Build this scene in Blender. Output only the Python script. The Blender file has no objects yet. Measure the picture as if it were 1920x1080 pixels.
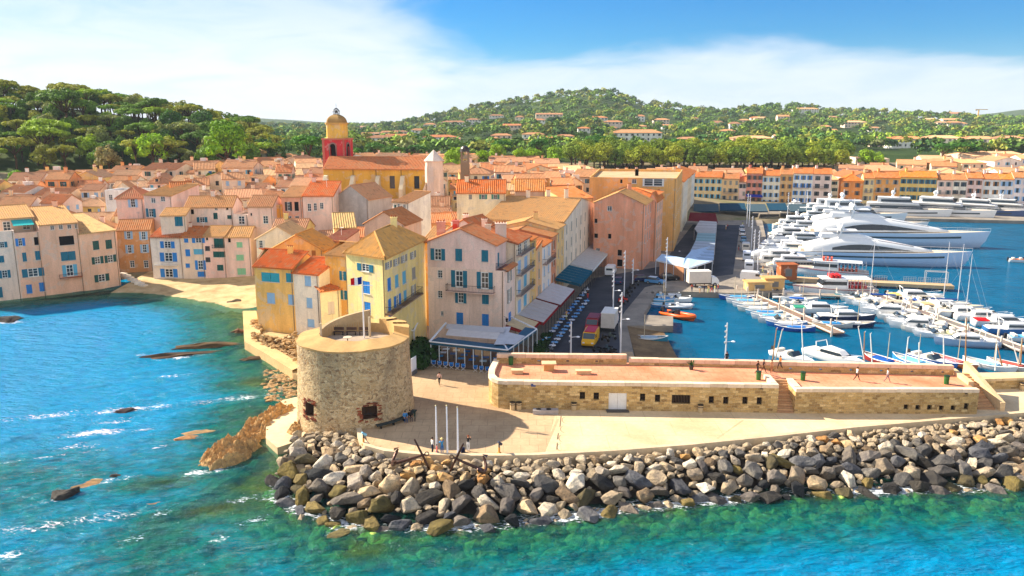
import bpy, bmesh, math, random
import numpy as np
from mathutils import Vector, Matrix, noise as mnoise
from mathutils.geometry import tessellate_polygon
random.seed(7); RNG = np.random.default_rng(7)
S = bpy.context.scene; COL = S.collection
R = math.radians; PI = math.pi
# ------------------------------------------------------------ camera, sky, sun, exposure
CAM_H = 35.0; FPX = 1500.0; PITCH = math.atan(315.0 / 1500.0)
cam_d = bpy.data.cameras.new('camera'); cam = bpy.data.objects.new('camera', cam_d); COL.objects.link(cam)
cam_d.sensor_width = 36.0; cam_d.lens = 36.0 * FPX / 1920.0
cam_d.clip_start = 0.5; cam_d.clip_end = 30000.0
cam.location = (0, 0, CAM_H); cam.rotation_euler = (PI / 2 - PITCH, 0, 0)
S.camera = cam
SUN_TO = Vector((-0.906, 0.42, 0.65)).normalized()      # towards the sun
SUN_EL = math.asin(SUN_TO.z); SUN_AZ = math.atan2(SUN_TO.x, SUN_TO.y)
sun_d = bpy.data.lights.new('sun', 'SUN'); sun_d.energy = 3.4; sun_d.angle = R(0.6); sun_d.color = (1.0, 0.90, 0.74)
sun = bpy.data.objects.new('sun', sun_d); COL.objects.link(sun)
sun.rotation_euler = SUN_TO.to_track_quat('Z', 'Y').to_euler(); sun.location = (-200, 100, 300)
W = bpy.data.worlds.new('World'); S.world = W; W.use_nodes = True
def build_world():
 nt = W.node_tree; N = nt.nodes; L = nt.links; N.clear()
 def nd(t, **k):
  n = N.new(t)
  for a, b in k.items(): setattr(n, a, b)
  return n
 out = nd('ShaderNodeOutputWorld'); bg = nd('ShaderNodeBackground'); L.new(bg.outputs[0], out.inputs[0])
 bg.inputs['Strength'].default_value = 0.065
 sky = nd('ShaderNodeTexSky', sky_type='NISHITA', sun_disc=False)
 sky.sun_elevation = SUN_EL; sky.sun_rotation = SUN_AZ; sky.altitude = 30; sky.air_density = 1.0
 sky.dust_density = 0.2; sky.ozone_density = 3.0
 hs = nd('ShaderNodeHueSaturation'); hs.inputs['Saturation'].default_value = 1.5; hs.inputs['Hue'].default_value = 0.485; hs.inputs['Value'].default_value = 1.0
 L.new(sky.outputs[0], hs.inputs['Color'])
 tn = nd('ShaderNodeMix', data_type='RGBA', blend_type='MULTIPLY'); tn.inputs[0].default_value = 1.0; L.new(hs.outputs[0], tn.inputs[6]); tn.inputs[7].default_value = (0.13, 0.42, 0.68, 1)
 tc = nd('ShaderNodeTexCoord'); sp = nd('ShaderNodeSeparateXYZ'); L.new(tc.outputs['Generated'], sp.inputs[0])
 def mth(op, a, b=None, c=None, clamp=False):
  m = nd('ShaderNodeMath', operation=op, use_clamp=clamp)
  for i, v in enumerate((a, b, c)):
   if v is None: continue
   if isinstance(v, (int, float)): m.inputs[i].default_value = v
   else: L.new(v, m.inputs[i])
  return m.outputs[0]
 def sstep(x, a, b):
  m = nd('ShaderNodeMapRange', interpolation_type='SMOOTHSTEP'); L.new(x, m.inputs[0])
  m.inputs[1].default_value = a; m.inputs[2].default_value = b
  return m.outputs[0]
 x, y, z = sp.outputs
 az = mth('ARCTAN2', x, y)                        # azimuth, radians, 0 = +Y, positive to +X
 el = mth('ARCSINE', z)
 cmb = nd('ShaderNodeCombineXYZ'); L.new(mth('MULTIPLY', az, 2.2), cmb.inputs[0]); L.new(mth('MULTIPLY', el, 9.0), cmb.inputs[1])
 n1 = nd('ShaderNodeTexNoise'); n1.inputs['Scale'].default_value = 1.7; n1.inputs['Detail'].default_value = 7; n1.inputs['Roughness'].default_value = 0.55
 n1.inputs['Distortion'].default_value = 0.35; L.new(cmb.outputs[0], n1.inputs['Vector'])
 nn = mth('MULTIPLY', mth('SUBTRACT', n1.outputs[0], 0.5), 0.36)
 edge = mth('ADD', mth('MULTIPLY', el, 0.9), mth('ADD', az, nn))
 left = mth('MULTIPLY', sstep(edge, 0.07, -0.11), mth('SUBTRACT', 1.0, mth('MULTIPLY', sstep(el, 0.03, 0.17), 0.42)))
 rim = mth('ADD', mth('MULTIPLY', mth('SINE', mth('MULTIPLY', mth('ADD', az, 0.1), 5.2)), 0.016), 0.062)
 bank = sstep(mth('SUBTRACT', mth('ADD', el, mth('MULTIPLY', nn, 0.25)), rim), 0.012, -0.02)
 bank = mth('MULTIPLY', bank, 0.76)
 low = sstep(el, 0.10, -0.02)
 cl = mth('MAXIMUM', left, mth('MAXIMUM', bank, mth('MULTIPLY', low, 0.45)), clamp=True)
 st = nd('ShaderNodeTexNoise'); st.inputs['Scale'].default_value = 3.2; st.inputs['Detail'].default_value = 8; st.inputs['Roughness'].default_value = 0.62; st.inputs['Distortion'].default_value = 0.8; L.new(cmb.outputs[0], st.inputs['Vector'])
 wisp = sstep(st.outputs[0], 0.25, 0.62); cl = mth('MULTIPLY', cl, mth('ADD', mth('MULTIPLY', wisp, 0.24), 0.76))
 n2 = nd('ShaderNodeTexNoise'); n2.inputs['Scale'].default_value = 1.6; n2.inputs['Detail'].default_value = 5; L.new(tc.outputs['Generated'], n2.inputs['Vector'])
 rear = mth('MULTIPLY', sstep(y, 0.35, -0.15), sstep(n2.outputs[0], 0.38, 0.56))
 cl = mth('MAXIMUM', cl, mth('MULTIPLY', rear, 0.95), clamp=True)
 mx = nd('ShaderNodeMix', data_type='RGBA'); L.new(cl, mx.inputs[0]); L.new(tn.outputs[2], mx.inputs[6])
 mx.inputs[7].default_value = (5.0, 5.2, 5.5, 1)
 L.new(mx.outputs[2], bg.inputs['Color'])
build_world()
S.view_settings.view_transform = 'Standard'; S.view_settings.look = 'None'; S.view_settings.gamma = 1.0
S.view_settings.use_curve_mapping = False; S.view_settings.exposure = 1.7
S.render.engine = 'CYCLES'
S.cycles.use_denoising = True
W.cycles.sampling_method = 'MANUAL'; W.cycles.sample_map_resolution = 512
S.cycles.max_bounces = 6; S.cycles.diffuse_bounces = 3; S.cycles.glossy_bounces = 3; S.cycles.transparent_max_bounces = 8
S.cycles.transmission_bounces = 3; S.cycles.caustics_reflective = False; S.cycles.caustics_refractive = False
S.cycles.sample_clamp_indirect = 6.0
# ------------------------------------------------------------ measuring: rays through the photograph's pixels onto real planes
CP, SP = math.cos(PITCH), math.sin(PITCH)
def ray(px, py):
 u = (px - 960) / FPX; v = (py - 540) / FPX
 return Vector((u, CP - v * SP, -SP - v * CP))
def G(px, py, z=0.0):
 d = ray(px, py); t = (z - CAM_H) / d.z
 return Vector((d.x * t, d.y * t, z))
def P(px, py, Y):
 d = ray(px, py); t = Y / d.y
 return Vector((d.x * t, Y, CAM_H + d.z * t))
def pix(p):
 x, y, z = p[0], p[1], p[2] - CAM_H
 f = y * CP - z * SP; u = y * SP + z * CP
 return 960 + FPX * x / f, 540 - FPX * u / f
# ------------------------------------------------------------ materials
def lin(c): return c / 12.92 if c <= 0.04045 else ((c + 0.055) / 1.055) ** 2.4
def rgb(r, g, b): return (lin(r / 255), lin(g / 255), lin(b / 255), 1.0)
class NT:
 def __init__(s, name):
  s.m = bpy.data.materials.new(name); s.m.use_nodes = True; s.t = s.m.node_tree; s.N = s.t.nodes; s.L = s.t.links; s.N.clear()
  s.out = s.N.new('ShaderNodeOutputMaterial')
 def n(s, t, ins=None, **k):
  x = s.N.new(t)
  for a, b in k.items(): setattr(x, a, b)
  for a, b in (ins or {}).items():
   if hasattr(b, 'node'): s.L.new(b, x.inputs[a])
   else: x.inputs[a].default_value = b
  return x
 def math(s, op, a, b=0.0, clamp=False):
  return s.n('ShaderNodeMath', {0: a, 1: b}, operation=op, use_clamp=clamp).outputs[0]
 def noise(s, vec, scale, detail=4, rough=0.55, dist=0.0):
  return s.n('ShaderNodeTexNoise', {'Vector': vec, 'Scale': scale, 'Detail': detail, 'Roughness': rough, 'Distortion': dist}).outputs[0]
 def ramp(s, fac, stops, interp='LINEAR'):
  r = s.n('ShaderNodeValToRGB', {0: fac}); e = r.color_ramp; e.interpolation = interp
  while len(e.elements) < len(stops): e.elements.new(0.5)
  for q, (p, c) in zip(e.elements, stops): q.position = p; q.color = c
  return r.outputs[0]
 def rng(s, x, a, b, c=0.0, d=1.0, smooth=False):
  return s.n('ShaderNodeMapRange', {0: x, 1: a, 2: b, 3: c, 4: d}, interpolation_type='SMOOTHSTEP' if smooth else 'LINEAR').outputs[0]
 def mix(s, f, a, b, mode='MIX'):
  x = s.N.new('ShaderNodeMix'); x.data_type = 'RGBA'; x.blend_type = mode
  for i, v in ((0, f), (6, a), (7, b)):
   if hasattr(v, 'node'): s.L.new(v, x.inputs[i])
   else: x.inputs[i].default_value = v
  return x.outputs[2]
 def bsdf(s, color, rough=0.8, spec=0.3, metal=0.0, normal=None, **k):
  ins = {'Base Color': color, 'Roughness': rough, 'Specular IOR Level': spec, 'Metallic': metal}
  if normal is not None: ins['Normal'] = normal
  ins.update(k)
  return s.n('ShaderNodeBsdfPrincipled', ins).outputs[0]
 def bump(s, h, strength, dist):
  return s.n('ShaderNodeBump', {'Height': h, 'Strength': strength, 'Distance': dist}).outputs[0]
 def end(s, sh): s.L.new(sh, s.out.inputs[0]); return s.m
def grey(v): return (v, v, v, 1)
def surf(name, color=None, rough=0.8, spec=0.25, metal=0.0, stain=0.25, sscale=0.5, fine=0.12, fscale=6.0, bump=0.0, bscale=8.0, bdist=0.02, streak=False, patch=0.0):
 """plain painted, stone or plaster surface: colour (the object's own colour when None) with wear and fine grain"""
 t = NT(name)
 co = t.n('ShaderNodeTexCoord').outputs['Object']; oi = t.n('ShaderNodeObjectInfo')
 v = t.n('ShaderNodeVectorMath', {0: co, 1: t.n('ShaderNodeCombineXYZ', {0: t.math('MULTIPLY', oi.outputs['Random'], 37.0), 1: t.math('MULTIPLY', oi.outputs['Random'], 91.0)}).outputs[0]}, operation='ADD').outputs[0]
 c = oi.outputs['Color'] if color is None else color
 if stain:
  sv = t.n('ShaderNodeMapping', {'Vector': v, 'Scale': (1, 1, 0.25)}).outputs[0] if streak else v
  a = t.noise(sv, sscale, 5, 0.6)
  c = t.mix(1.0, c, t.n('ShaderNodeCombineColor', {i: t.rng(a, 0.25, 0.75, 1 - stain * k, 1 + stain * 0.35) for i, k in ((0, 0.9), (1, 1.0), (2, 1.1))}).outputs[0], 'MULTIPLY')
 if patch:
  pn = t.noise(v, 0.55, 3, 0.5, 0.6); pm = t.rng(pn, 0.56, 0.585, 0, patch); c = t.mix(pm, c, t.mix(0.6, c, (0.62, 0.56, 0.5, 1))); sk = t.noise(t.n('ShaderNodeMapping', {'Vector': v, 'Scale': (2.2, 2.2, 0.12)}).outputs[0], 1.0, 4, 0.6); c = t.mix(t.rng(sk, 0.56, 0.72, 0, patch), c, t.mix(0.5, c, (0.25, 0.2, 0.17, 1)))
 if fine:
  b = t.noise(v, fscale, 3, 0.6)
  c = t.mix(1.0, c, t.n('ShaderNodeCombineColor', {i: t.rng(b, 0.3, 0.7, 1 - fine, 1 + fine) for i in range(3)}).outputs[0], 'MULTIPLY')
 nrm = t.bump(t.noise(v, bscale, 4, 0.6), bump, bdist) if bump else None
 return t.end(t.bsdf(c, rough, spec, metal, nrm))
M = {}
M['plaster'] = surf('plaster', None, 0.9, 0.12, stain=0.3, sscale=0.45, fine=0.08, fscale=5, bump=0.25, bscale=14, bdist=0.01, streak=True, patch=0.5)
M['paint'] = surf('paint', None, 0.55, 0.35, stain=0.12, sscale=1.5, fine=0.05, fscale=9)
M['gloss'] = surf('gloss_paint', None, 0.35, 0.35, stain=0.05, sscale=1.5, fine=0.02, fscale=9)
M['cloth'] = surf('cloth', None, 0.95, 0.05, stain=0.15, sscale=1.2, fine=0.08, fscale=12, bump=0.3, bscale=3, bdist=0.05)
M['wood'] = surf('wood', None, 0.7, 0.2, stain=0.25, sscale=2.0, fine=0.2, fscale=14)
M['concrete'] = surf('concrete', None, 0.9, 0.15, stain=0.28, sscale=0.25, fine=0.1, fscale=3.0, bump=0.2, bscale=10, bdist=0.01)
M['metal'] = surf('metal', None, 0.4, 0.5, metal=0.6, stain=0.1, fine=0.05)
M['skin'] = surf('skin', None, 0.6, 0.3, stain=0.0, fine=0.05)
def m_glass():
 t = NT('window_glass')
 oi = t.n('ShaderNodeObjectInfo')
 c = t.mix(oi.outputs['Random'], (0.012, 0.02, 0.03, 1), (0.05, 0.075, 0.09, 1))
 return t.end(t.bsdf(c, 0.08, 0.6))
M['glass'] = m_glass()
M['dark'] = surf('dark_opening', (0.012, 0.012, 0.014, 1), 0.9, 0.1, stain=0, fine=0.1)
def m_roof():
 t = NT('clay_roof_tiles')
 uv = t.n('ShaderNodeUVMap').outputs[0]; sep = t.n('ShaderNodeSeparateXYZ', {0: uv}); oi = t.n('ShaderNodeObjectInfo')
 fu = t.math('FLOOR', t.math('DIVIDE', sep.outputs[0], 0.42)); fv = t.math('FLOOR', t.math('DIVIDE', sep.outputs[1], 0.5))
 cell = t.n('ShaderNodeCombineXYZ', {0: fu, 1: fv, 2: t.math('MULTIPLY', oi.outputs['Random'], 50.0)}).outputs[0]
 wn = t.n('ShaderNodeTexWhiteNoise', {'Vector': cell}, noise_dimensions='3D').outputs[0]
 big = t.noise(t.n('ShaderNodeCombineXYZ', {0: sep.outputs[0], 1: sep.outputs[1], 2: t.math('MULTIPLY', oi.outputs['Random'], 70.0)}).outputs[0], 0.45, 4, 0.6)
 c = oi.outputs['Color']
 c = t.mix(t.rng(wn, 0, 1, 0.0, 0.55), c, t.mix(0.5, c, (0.32, 0.15, 0.06, 1)))
 c = t.mix(t.rng(wn, 0.8, 0.95, 0, 0.3), c, (0.5, 0.34, 0.2, 1))
 c = t.mix(t.rng(wn, 0.1, 0.0, 0, 0.5), c, (0.13, 0.07, 0.045, 1))
 c = t.mix(t.rng(big, 0.5, 0.75, 0, 0.5), c, (0.40, 0.27, 0.14, 1))
 c = t.mix(t.rng(big, 0.45, 0.25, 0, 0.35), c, (0.14, 0.085, 0.05, 1))
 fr = t.math('FRACT', t.math('DIVIDE', sep.outputs[1], 0.5))
 nrm = t.bump(fr, 0.5, 0.03)
 return t.end(t.bsdf(c, 0.9, 0.12, 0, nrm))
M['roof'] = m_roof()
def m_masonry(name, cols, bw, bh, mortar, msize=0.02, bumpd=0.05, world_scale=1.0, rub=0.5):
 """coursed stone, laid by distance along the wall (u) and height (v) in metres"""
 t = NT(name)
 uv = t.n('ShaderNodeUVMap').outputs[0]
 wob = t.noise(uv, 0.8, 3)
 uvw = t.n('ShaderNodeVectorMath', {0: uv, 1: t.n('ShaderNodeCombineXYZ', {0: t.math('MULTIPLY', t.math('SUBTRACT', wob, 0.5), 0.3), 1: t.math('MULTIPLY', t.math('SUBTRACT', t.noise(uv, 1.3, 3), 0.5), rub)}).outputs[0]}, operation='ADD').outputs[0]
 br = t.n('ShaderNodeTexBrick', {'Vector': uvw, 'Color1': grey(0), 'Color2': grey(1), 'Mortar': grey(0.5), 'Scale': 1.0, 'Mortar Size': msize, 'Mortar Smooth': 0.4, 'Bias': 0.0, 'Brick Width': bw, 'Row Height': bh}, offset=0.5)
 c = t.ramp(br.outputs[0], [(i / (len(cols) - 1), q) for i, q in enumerate(cols)])
 fine = t.noise(uv, 9.0, 4, 0.65); big = t.noise(uv, 0.22, 4, 0.6)
 c = t.mix(1.0, c, t.n('ShaderNodeCombineColor', {i: t.rng(fine, 0.3, 0.7, 0.68, 1.22) for i in range(3)}).outputs[0], 'MULTIPLY')
 c = t.mix(1.0, c, t.n('ShaderNodeCombineColor', {i: t.rng(big, 0.3, 0.7, 0.72, 1.15) for i in range(3)}).outputs[0], 'MULTIPLY')
 c = t.mix(br.outputs[1], c, mortar)
 h = t.math('ADD', t.math('MULTIPLY', br.outputs[1], -1.0), t.math('MULTIPLY', fine, 0.8))
 return t.end(t.bsdf(c, 0.92, 0.1, 0, t.bump(h, 0.8, bumpd)))
M['rampart'] = m_masonry('coursed_ochre_stone', [rgb(164, 130, 84), rgb(222, 184, 120), rgb(194, 154, 96), rgb(238, 204, 144)], 0.62, 0.3, rgb(202, 174, 128))
def m_rubble():
 """the round tower's rubble: pale mortar thick with dark and pale field stones"""
 t = NT('rubble_tower_stone')
 uv = t.n('ShaderNodeUVMap').outputs[0]
 uvd = t.n('ShaderNodeVectorMath', {0: uv, 1: t.n('ShaderNodeTexNoise', {'Vector': uv, 'Scale': 1.6, 'Detail': 3}).outputs['Color']}, operation='ADD').outputs[0]
 mp = t.n('ShaderNodeMapping', {'Vector': uvd, 'Scale': (2.4, 4.2, 1)}).outputs[0]
 vo = t.n('ShaderNodeTexVoronoi', {'Vector': mp, 'Scale': 1.0}, voronoi_dimensions='2D'); cellv = t.n('ShaderNodeSeparateColor', {0: vo.outputs['Color']}).outputs[0]
 edge = t.n('ShaderNodeTexVoronoi', {'Vector': mp, 'Scale': 1.0}, voronoi_dimensions='2D', feature='DISTANCE_TO_EDGE').outputs['Distance']
 c = t.ramp(cellv, [(0.0, rgb(150, 120, 88)), (0.3, rgb(198, 164, 120)), (0.6, rgb(226, 194, 146)), (0.85, rgb(184, 146, 100)), (1.0, rgb(240, 214, 168))])
 fine = t.noise(uv, 11, 4, 0.7); big = t.noise(t.n('ShaderNodeMapping', {'Vector': uv, 'Scale': (0.35, 0.16, 1)}).outputs[0], 1.0, 5, 0.6)
 c = t.mix(t.rng(edge, 0.14, 0.03), c, rgb(224, 200, 160))
 c = t.mix(t.rng(fine, 0.56, 0.66, 0, 0.85), c, rgb(104, 80, 58))
 c = t.mix(t.rng(big, 0.52, 0.7, 0, 0.5), c, rgb(120, 104, 88))
 c = t.mix(t.rng(big, 0.48, 0.3, 0, 0.45), c, rgb(218, 182, 128))
 h = t.math('ADD', t.rng(edge, 0.0, 0.2), t.math('MULTIPLY', fine, 1.2))
 return t.end(t.bsdf(c, 0.95, 0.08, 0, t.bump(h, 0.9, 0.07)))
M['rubble'] = m_rubble()
def m_rock():
 t = NT('boulder_rock')
 co = t.n('ShaderNodeTexCoord').outputs['Object']; oi = t.n('ShaderNodeObjectInfo')
 v = t.n('ShaderNodeVectorMath', {0: co, 1: t.n('ShaderNodeCombineXYZ', {0: t.math('MULTIPLY', oi.outputs['Random'], 60.0), 1: t.math('MULTIPLY', oi.outputs['Random'], 23.0)}).outputs[0]}, operation='ADD').outputs[0]
 a = t.noise(v, 1.6, 6, 0.65, 0.3); b = t.noise(v, 7, 5, 0.7)
 c = t.mix(1.0, oi.outputs['Color'], t.n('ShaderNodeCombineColor', {i: t.rng(a, 0.3, 0.7, lo, hi) for i, lo, hi in ((0, 0.5, 1.35), (1, 0.5, 1.28), (2, 0.56, 1.15))}).outputs[0], 'MULTIPLY')
 c = t.mix(t.rng(b, 0.5, 0.62, 0, 0.7), c, t.mix(0.5, c, (0.06, 0.05, 0.045, 1)))
 h = t.math('ADD', a, t.math('MULTIPLY', b, 0.5))
 return t.end(t.bsdf(c, 0.88, 0.2, 0, t.bump(h, 1.0, 0.3)))
M['rock'] = m_rock()
def m_world(name, cols, scale, fine=0.12, rough=0.92, spec=0.1, bump=0.3, bdist=0.03, joints=None, jcol=None):
 """large ground sheets: several tones mixed by noise over the ground"""
 t = NT(name)
 co = t.n('ShaderNodeNewGeometry').outputs['Position']
 a = t.noise(co, scale, 6, 0.6, 0.2); b = t.noise(co, 2.2, 4, 0.65)
 c = t.ramp(a, [(0.3 + 0.4 * i / max(1, len(cols) - 1), q) for i, q in enumerate(cols)])
 c = t.mix(1.0, c, t.n('ShaderNodeCombineColor', {i: t.rng(b, 0.3, 0.7, 1 - fine, 1 + fine) for i in range(3)}).outputs[0], 'MULTIPLY')
 if joints:
  bk = t.n('ShaderNodeTexBrick', {'Vector': co, 'Scale': 1.0, 'Mortar Size': 0.03, 'Brick Width': joints[0], 'Row Height': joints[1]}).outputs[1]
  c = t.mix(t.math('MULTIPLY', bk, 0.6), c, jcol)
 return t.end(t.bsdf(c, rough, spec, 0, t.bump(t.noise(co, 6, 4, 0.6), bump, bdist)))
M['plaza'] = m_world('plaza_paving', [rgb(168, 138, 104), rgb(190, 160, 124), rgb(204, 174, 136)], 0.16, 0.09, joints=(1.8, 1.8), jcol=rgb(148, 120, 92))
M['promenade'] = m_world('promenade_concrete', [rgb(192, 164, 124), rgb(216, 190, 150), rgb(228, 206, 168)], 0.13, 0.09, joints=(5.0, 4.0), jcol=rgb(178, 150, 112))
M['terracotta'] = m_world('terrace_terracotta', [rgb(198, 122, 86), rgb(218, 144, 108), rgb(230, 164, 130)], 0.22, 0.14, joints=(1.4, 1.4), jcol=rgb(170, 104, 74))
M['asphalt'] = m_world('asphalt', [rgb(58, 60, 66), rgb(70, 72, 78), rgb(84, 84, 88)], 0.15, 0.12, rough=0.85)
M['quaystone'] = m_world('quay_stone', [rgb(120, 112, 104), rgb(146, 136, 124), rgb(164, 152, 136)], 0.2, 0.1)
M['slipstone'] = m_world('slip_stone', [rgb(96, 76, 56), rgb(128, 104, 76), rgb(150, 124, 88)], 0.3, 0.15)
M['sand'] = m_world('beach_sand', [rgb(164, 136, 96), rgb(192, 164, 120), rgb(206, 180, 138)], 0.35, 0.12, bump=0.5, bdist=0.08)
M['soil'] = m_world('town_ground', [rgb(110, 100, 80), rgb(140, 126, 100), rgb(96, 104, 62)], 0.05, 0.15)
M['woodland'] = m_world('woodland_ground', [rgb(38, 58, 26), rgb(60, 82, 34), rgb(88, 102, 46)], 0.03, 0.25, bump=0.8, bdist=1.0)
M['bark'] = surf('bark', rgb(92, 70, 52), 0.95, 0.05, stain=0.3, sscale=1, fine=0.25, fscale=4)
def m_leaf():
 t = NT('foliage'); oi = t.n('ShaderNodeObjectInfo'); at = t.n('ShaderNodeAttribute', attribute_name='tone')
 k = t.rng(at.outputs['Fac'], 0, 1, 0.7, 1.7)
 c = t.mix(1.0, oi.outputs['Color'], t.n('ShaderNodeCombineColor', {0: k, 1: k, 2: t.math('MULTIPLY', k, 0.9)}).outputs[0], 'MULTIPLY')
 d = t.bsdf(c, 0.7, 0.2)
 tr = t.n('ShaderNodeBsdfTranslucent', {'Color': t.mix(1.0, c, (1.3, 1.25, 0.5, 1), 'MULTIPLY')}).outputs[0]
 return t.end(t.n('ShaderNodeMixShader', {0: 0.25, 1: d, 2: tr}).outputs[0])
M['leaf'] = m_leaf()
def m_leafc():
 t = NT('woodland_foliage'); at = t.n('ShaderNodeAttribute', attribute_name='leafcol')
 return t.end(t.bsdf(at.outputs['Color'], 0.75, 0.15))
M['leafc'] = m_leafc()
# ------------------------------------------------------------ mesh and object helpers
class MB:
 """collects geometry; build() links it as ONE mesh object"""
 def __init__(s): s.v = []; s.f = []; s.mi = []; s.uv = {}; s.cur = 0
 def add(s, vs, fs, mi=None):
  o = len(s.v); s.v += [tuple(q) for q in vs]
  for f in fs: s.f.append(tuple(i + o for i in f)); s.mi.append(s.cur if mi is None else mi)
  return o
 def quad(s, a, b, c, d, uv=None, mi=None):
  s.add([a, b, c, d], [(0, 1, 2, 3)], mi)
  if uv: s.uv[len(s.f) - 1] = uv
 def poly(s, pts, mi=None): s.add(pts, [tuple(range(len(pts)))], mi)
 def box(s, c, size, rz=0.0, mi=None, taper=1.0):
  x, y, z = (q / 2 for q in size); ca, sa = math.cos(rz), math.sin(rz); vs = []
  for dz in (-z, z):
   k = taper if dz > 0 else 1.0
   for dx, dy in ((-x, -y), (x, -y), (x, y), (-x, y)):
    dx *= k; dy *= k
    vs.append((c[0] + dx * ca - dy * sa, c[1] + dx * sa + dy * ca, c[2] + dz))
  s.add(vs, [(3, 2, 1, 0), (4, 5, 6, 7), (0, 1, 5, 4), (1, 2, 6, 5), (2, 3, 7, 6), (3, 0, 4, 7)], mi)
 def prism(s, pts, z0, z1, mi=None, cap=True):
  """pts counter-clockwise from above; z0/z1 numbers or functions of (x, y)"""
  n = len(pts); f0 = z0 if callable(z0) else (lambda x, y: z0); f1 = z1 if callable(z1) else (lambda x, y: z1)
  vs = [(p[0], p[1], f0(p[0], p[1])) for p in pts] + [(p[0], p[1], f1(p[0], p[1])) for p in pts]
  fs = [(i, (i + 1) % n, n + (i + 1) % n, n + i) for i in range(n)]
  if cap:
   tri = tessellate_polygon([[Vector((p[0], p[1], 0)) for p in pts]])
   for a, b, c in tri:
    A, B, D = pts[a], pts[b], pts[c]
    if (B[0] - A[0]) * (D[1] - A[1]) - (B[1] - A[1]) * (D[0] - A[0]) < 0: b, c = c, b
    fs += [(n + a, n + b, n + c), (a, c, b)]
  s.add(vs, fs, mi)
 def tube(s, pts, r, n=6, mi=None, cap=True):
  pts = [Vector(p) for p in pts]; rs = r if isinstance(r, (list, tuple)) else [r] * len(pts); vs = []; fs = []
  for i, p in enumerate(pts):
   d = (pts[min(i + 1, len(pts) - 1)] - pts[max(i - 1, 0)]).normalized()
   a = d.cross(Vector((0, 0, 1)));
   if a.length < 1e-3: a = Vector((1, 0, 0))
   a.normalize(); b = d.cross(a)
   for k in range(n):
    t = 2 * PI * k / n; vs.append(p + (a * math.cos(t) + b * math.sin(t)) * rs[i])
  for i in range(len(pts) - 1):
   for k in range(n):
    q = (k + 1) % n; fs.append((i * n + k, (i + 1) * n + k, (i + 1) * n + q, i * n + q))
  if cap: fs += [tuple(range(n)), tuple(reversed(range((len(pts) - 1) * n, len(pts) * n)))]
  s.add(vs, fs, mi)
 def lathe(s, prof, n=16, c=(0, 0, 0), mi=None, cap=True):
  vs = []; fs = []
  for r, z in prof:
   for k in range(n):
    t = 2 * PI * k / n; vs.append((c[0] + r * math.cos(t), c[1] + r * math.sin(t), c[2] + z))
  for i in range(len(prof) - 1):
   for k in range(n):
    q = (k + 1) % n; fs.append((i * n + k, i * n + q, (i + 1) * n + q, (i + 1) * n + k))
  if cap: fs += [tuple(reversed(range(n))), tuple(range((len(prof) - 1) * n, len(prof) * n))]
  s.add(vs, fs, mi)
 def loft(s, rings, mi=None, closed=True, cap0=False, cap1=False):
  n = len(rings[0]); vs = [p for r in rings for p in r]; fs = []
  for i in range(len(rings) - 1):
   for k in range(n if closed else n - 1):
    q = (k + 1) % n; fs.append((i * n + k, i * n + q, (i + 1) * n + q, (i + 1) * n + k))
  if cap0: fs.append(tuple(reversed(range(n))))
  if cap1: fs.append(tuple(range((len(rings) - 1) * n, len(rings) * n)))
  s.add(vs, fs, mi)
 def mesh(s, name, mats, origin=(0, 0, 0), smooth=False):
  me = bpy.data.meshes.new(name); ox, oy, oz = origin
  me.from_pydata([(a - ox, b - oy, c - oz) for a, b, c in s.v], [], s.f)
  mats = mats if isinstance(mats, (list, tuple)) else [mats]
  for m in mats: me.materials.append(M[m] if isinstance(m, str) else m)
  if len(mats) > 1: me.polygons.foreach_set('material_index', s.mi)
  if smooth: me.polygons.foreach_set('use_smooth', [True] * len(s.f))
  if s.uv:
   ul = me.uv_layers.new(name='UVMap')
   for fi, u in s.uv.items():
    ls = me.polygons[fi].loop_start
    for k, q in enumerate(u): ul.data[ls + k].uv = q
  me.update(); return me
 def build(s, name, mats, parent=None, color=None, smooth=False, origin=None):
  o_ = origin if origin is not None else (parent['o'] if parent is not None and 'o' in parent else (0, 0, 0))
  return put(s.mesh(name, mats, o_, smooth), name, parent, color)
def put(me, name, parent=None, color=None, loc=None, rz=0.0, scale=None):
 o = bpy.data.objects.new(name, me); COL.objects.link(o)
 if parent is not None: o.parent = parent
 if color is not None: o.color = color
 if loc is not None: o.location = loc
 if rz: o.rotation_euler = (0, 0, rz)
 if scale is not None: o.scale = scale
 return o
def tag(o, label, cat, group=None):
 o['label'] = label; o['category'] = cat
 if group: o['group'] = group
 return o
def thing(name, label, cat, loc=(0, 0, 0), rz=0.0, group=None, keep=True):
 """Empty at the base of a thing; with keep, its parts are given in world coordinates"""
 o = bpy.data.objects.new(name, None); COL.objects.link(o); o.location = loc; o.rotation_euler = (0, 0, rz); o.empty_display_size = 0.5
 if keep: o['o'] = tuple(loc)
 return tag(o, label, cat, group)
def structure(o): o['kind'] = 'structure'; return o
def stuff(o): o['kind'] = 'stuff'; return o
def kids_index():
 d = {}
 for o in COL.objects:
  if o.parent: d.setdefault(o.parent.name, []).append(o)
 return d
def copy_tree(o, kids, parent=None):
 c = o.copy(); COL.objects.link(c); c.parent = parent
 for ch in kids.get(o.name, ()): copy_tree(ch, kids, c)
 return c
def ordinal(n):
 w = ['', 'first', 'second', 'third', 'fourth', 'fifth', 'sixth', 'seventh', 'eighth', 'ninth', 'tenth', 'eleventh', 'twelfth']
 return w[n] if n < len(w) else f"{n}{'th' if 10 <= n % 100 <= 20 else {1: 'st', 2: 'nd', 3: 'rd'}.get(n % 10, 'th')}"
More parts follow.
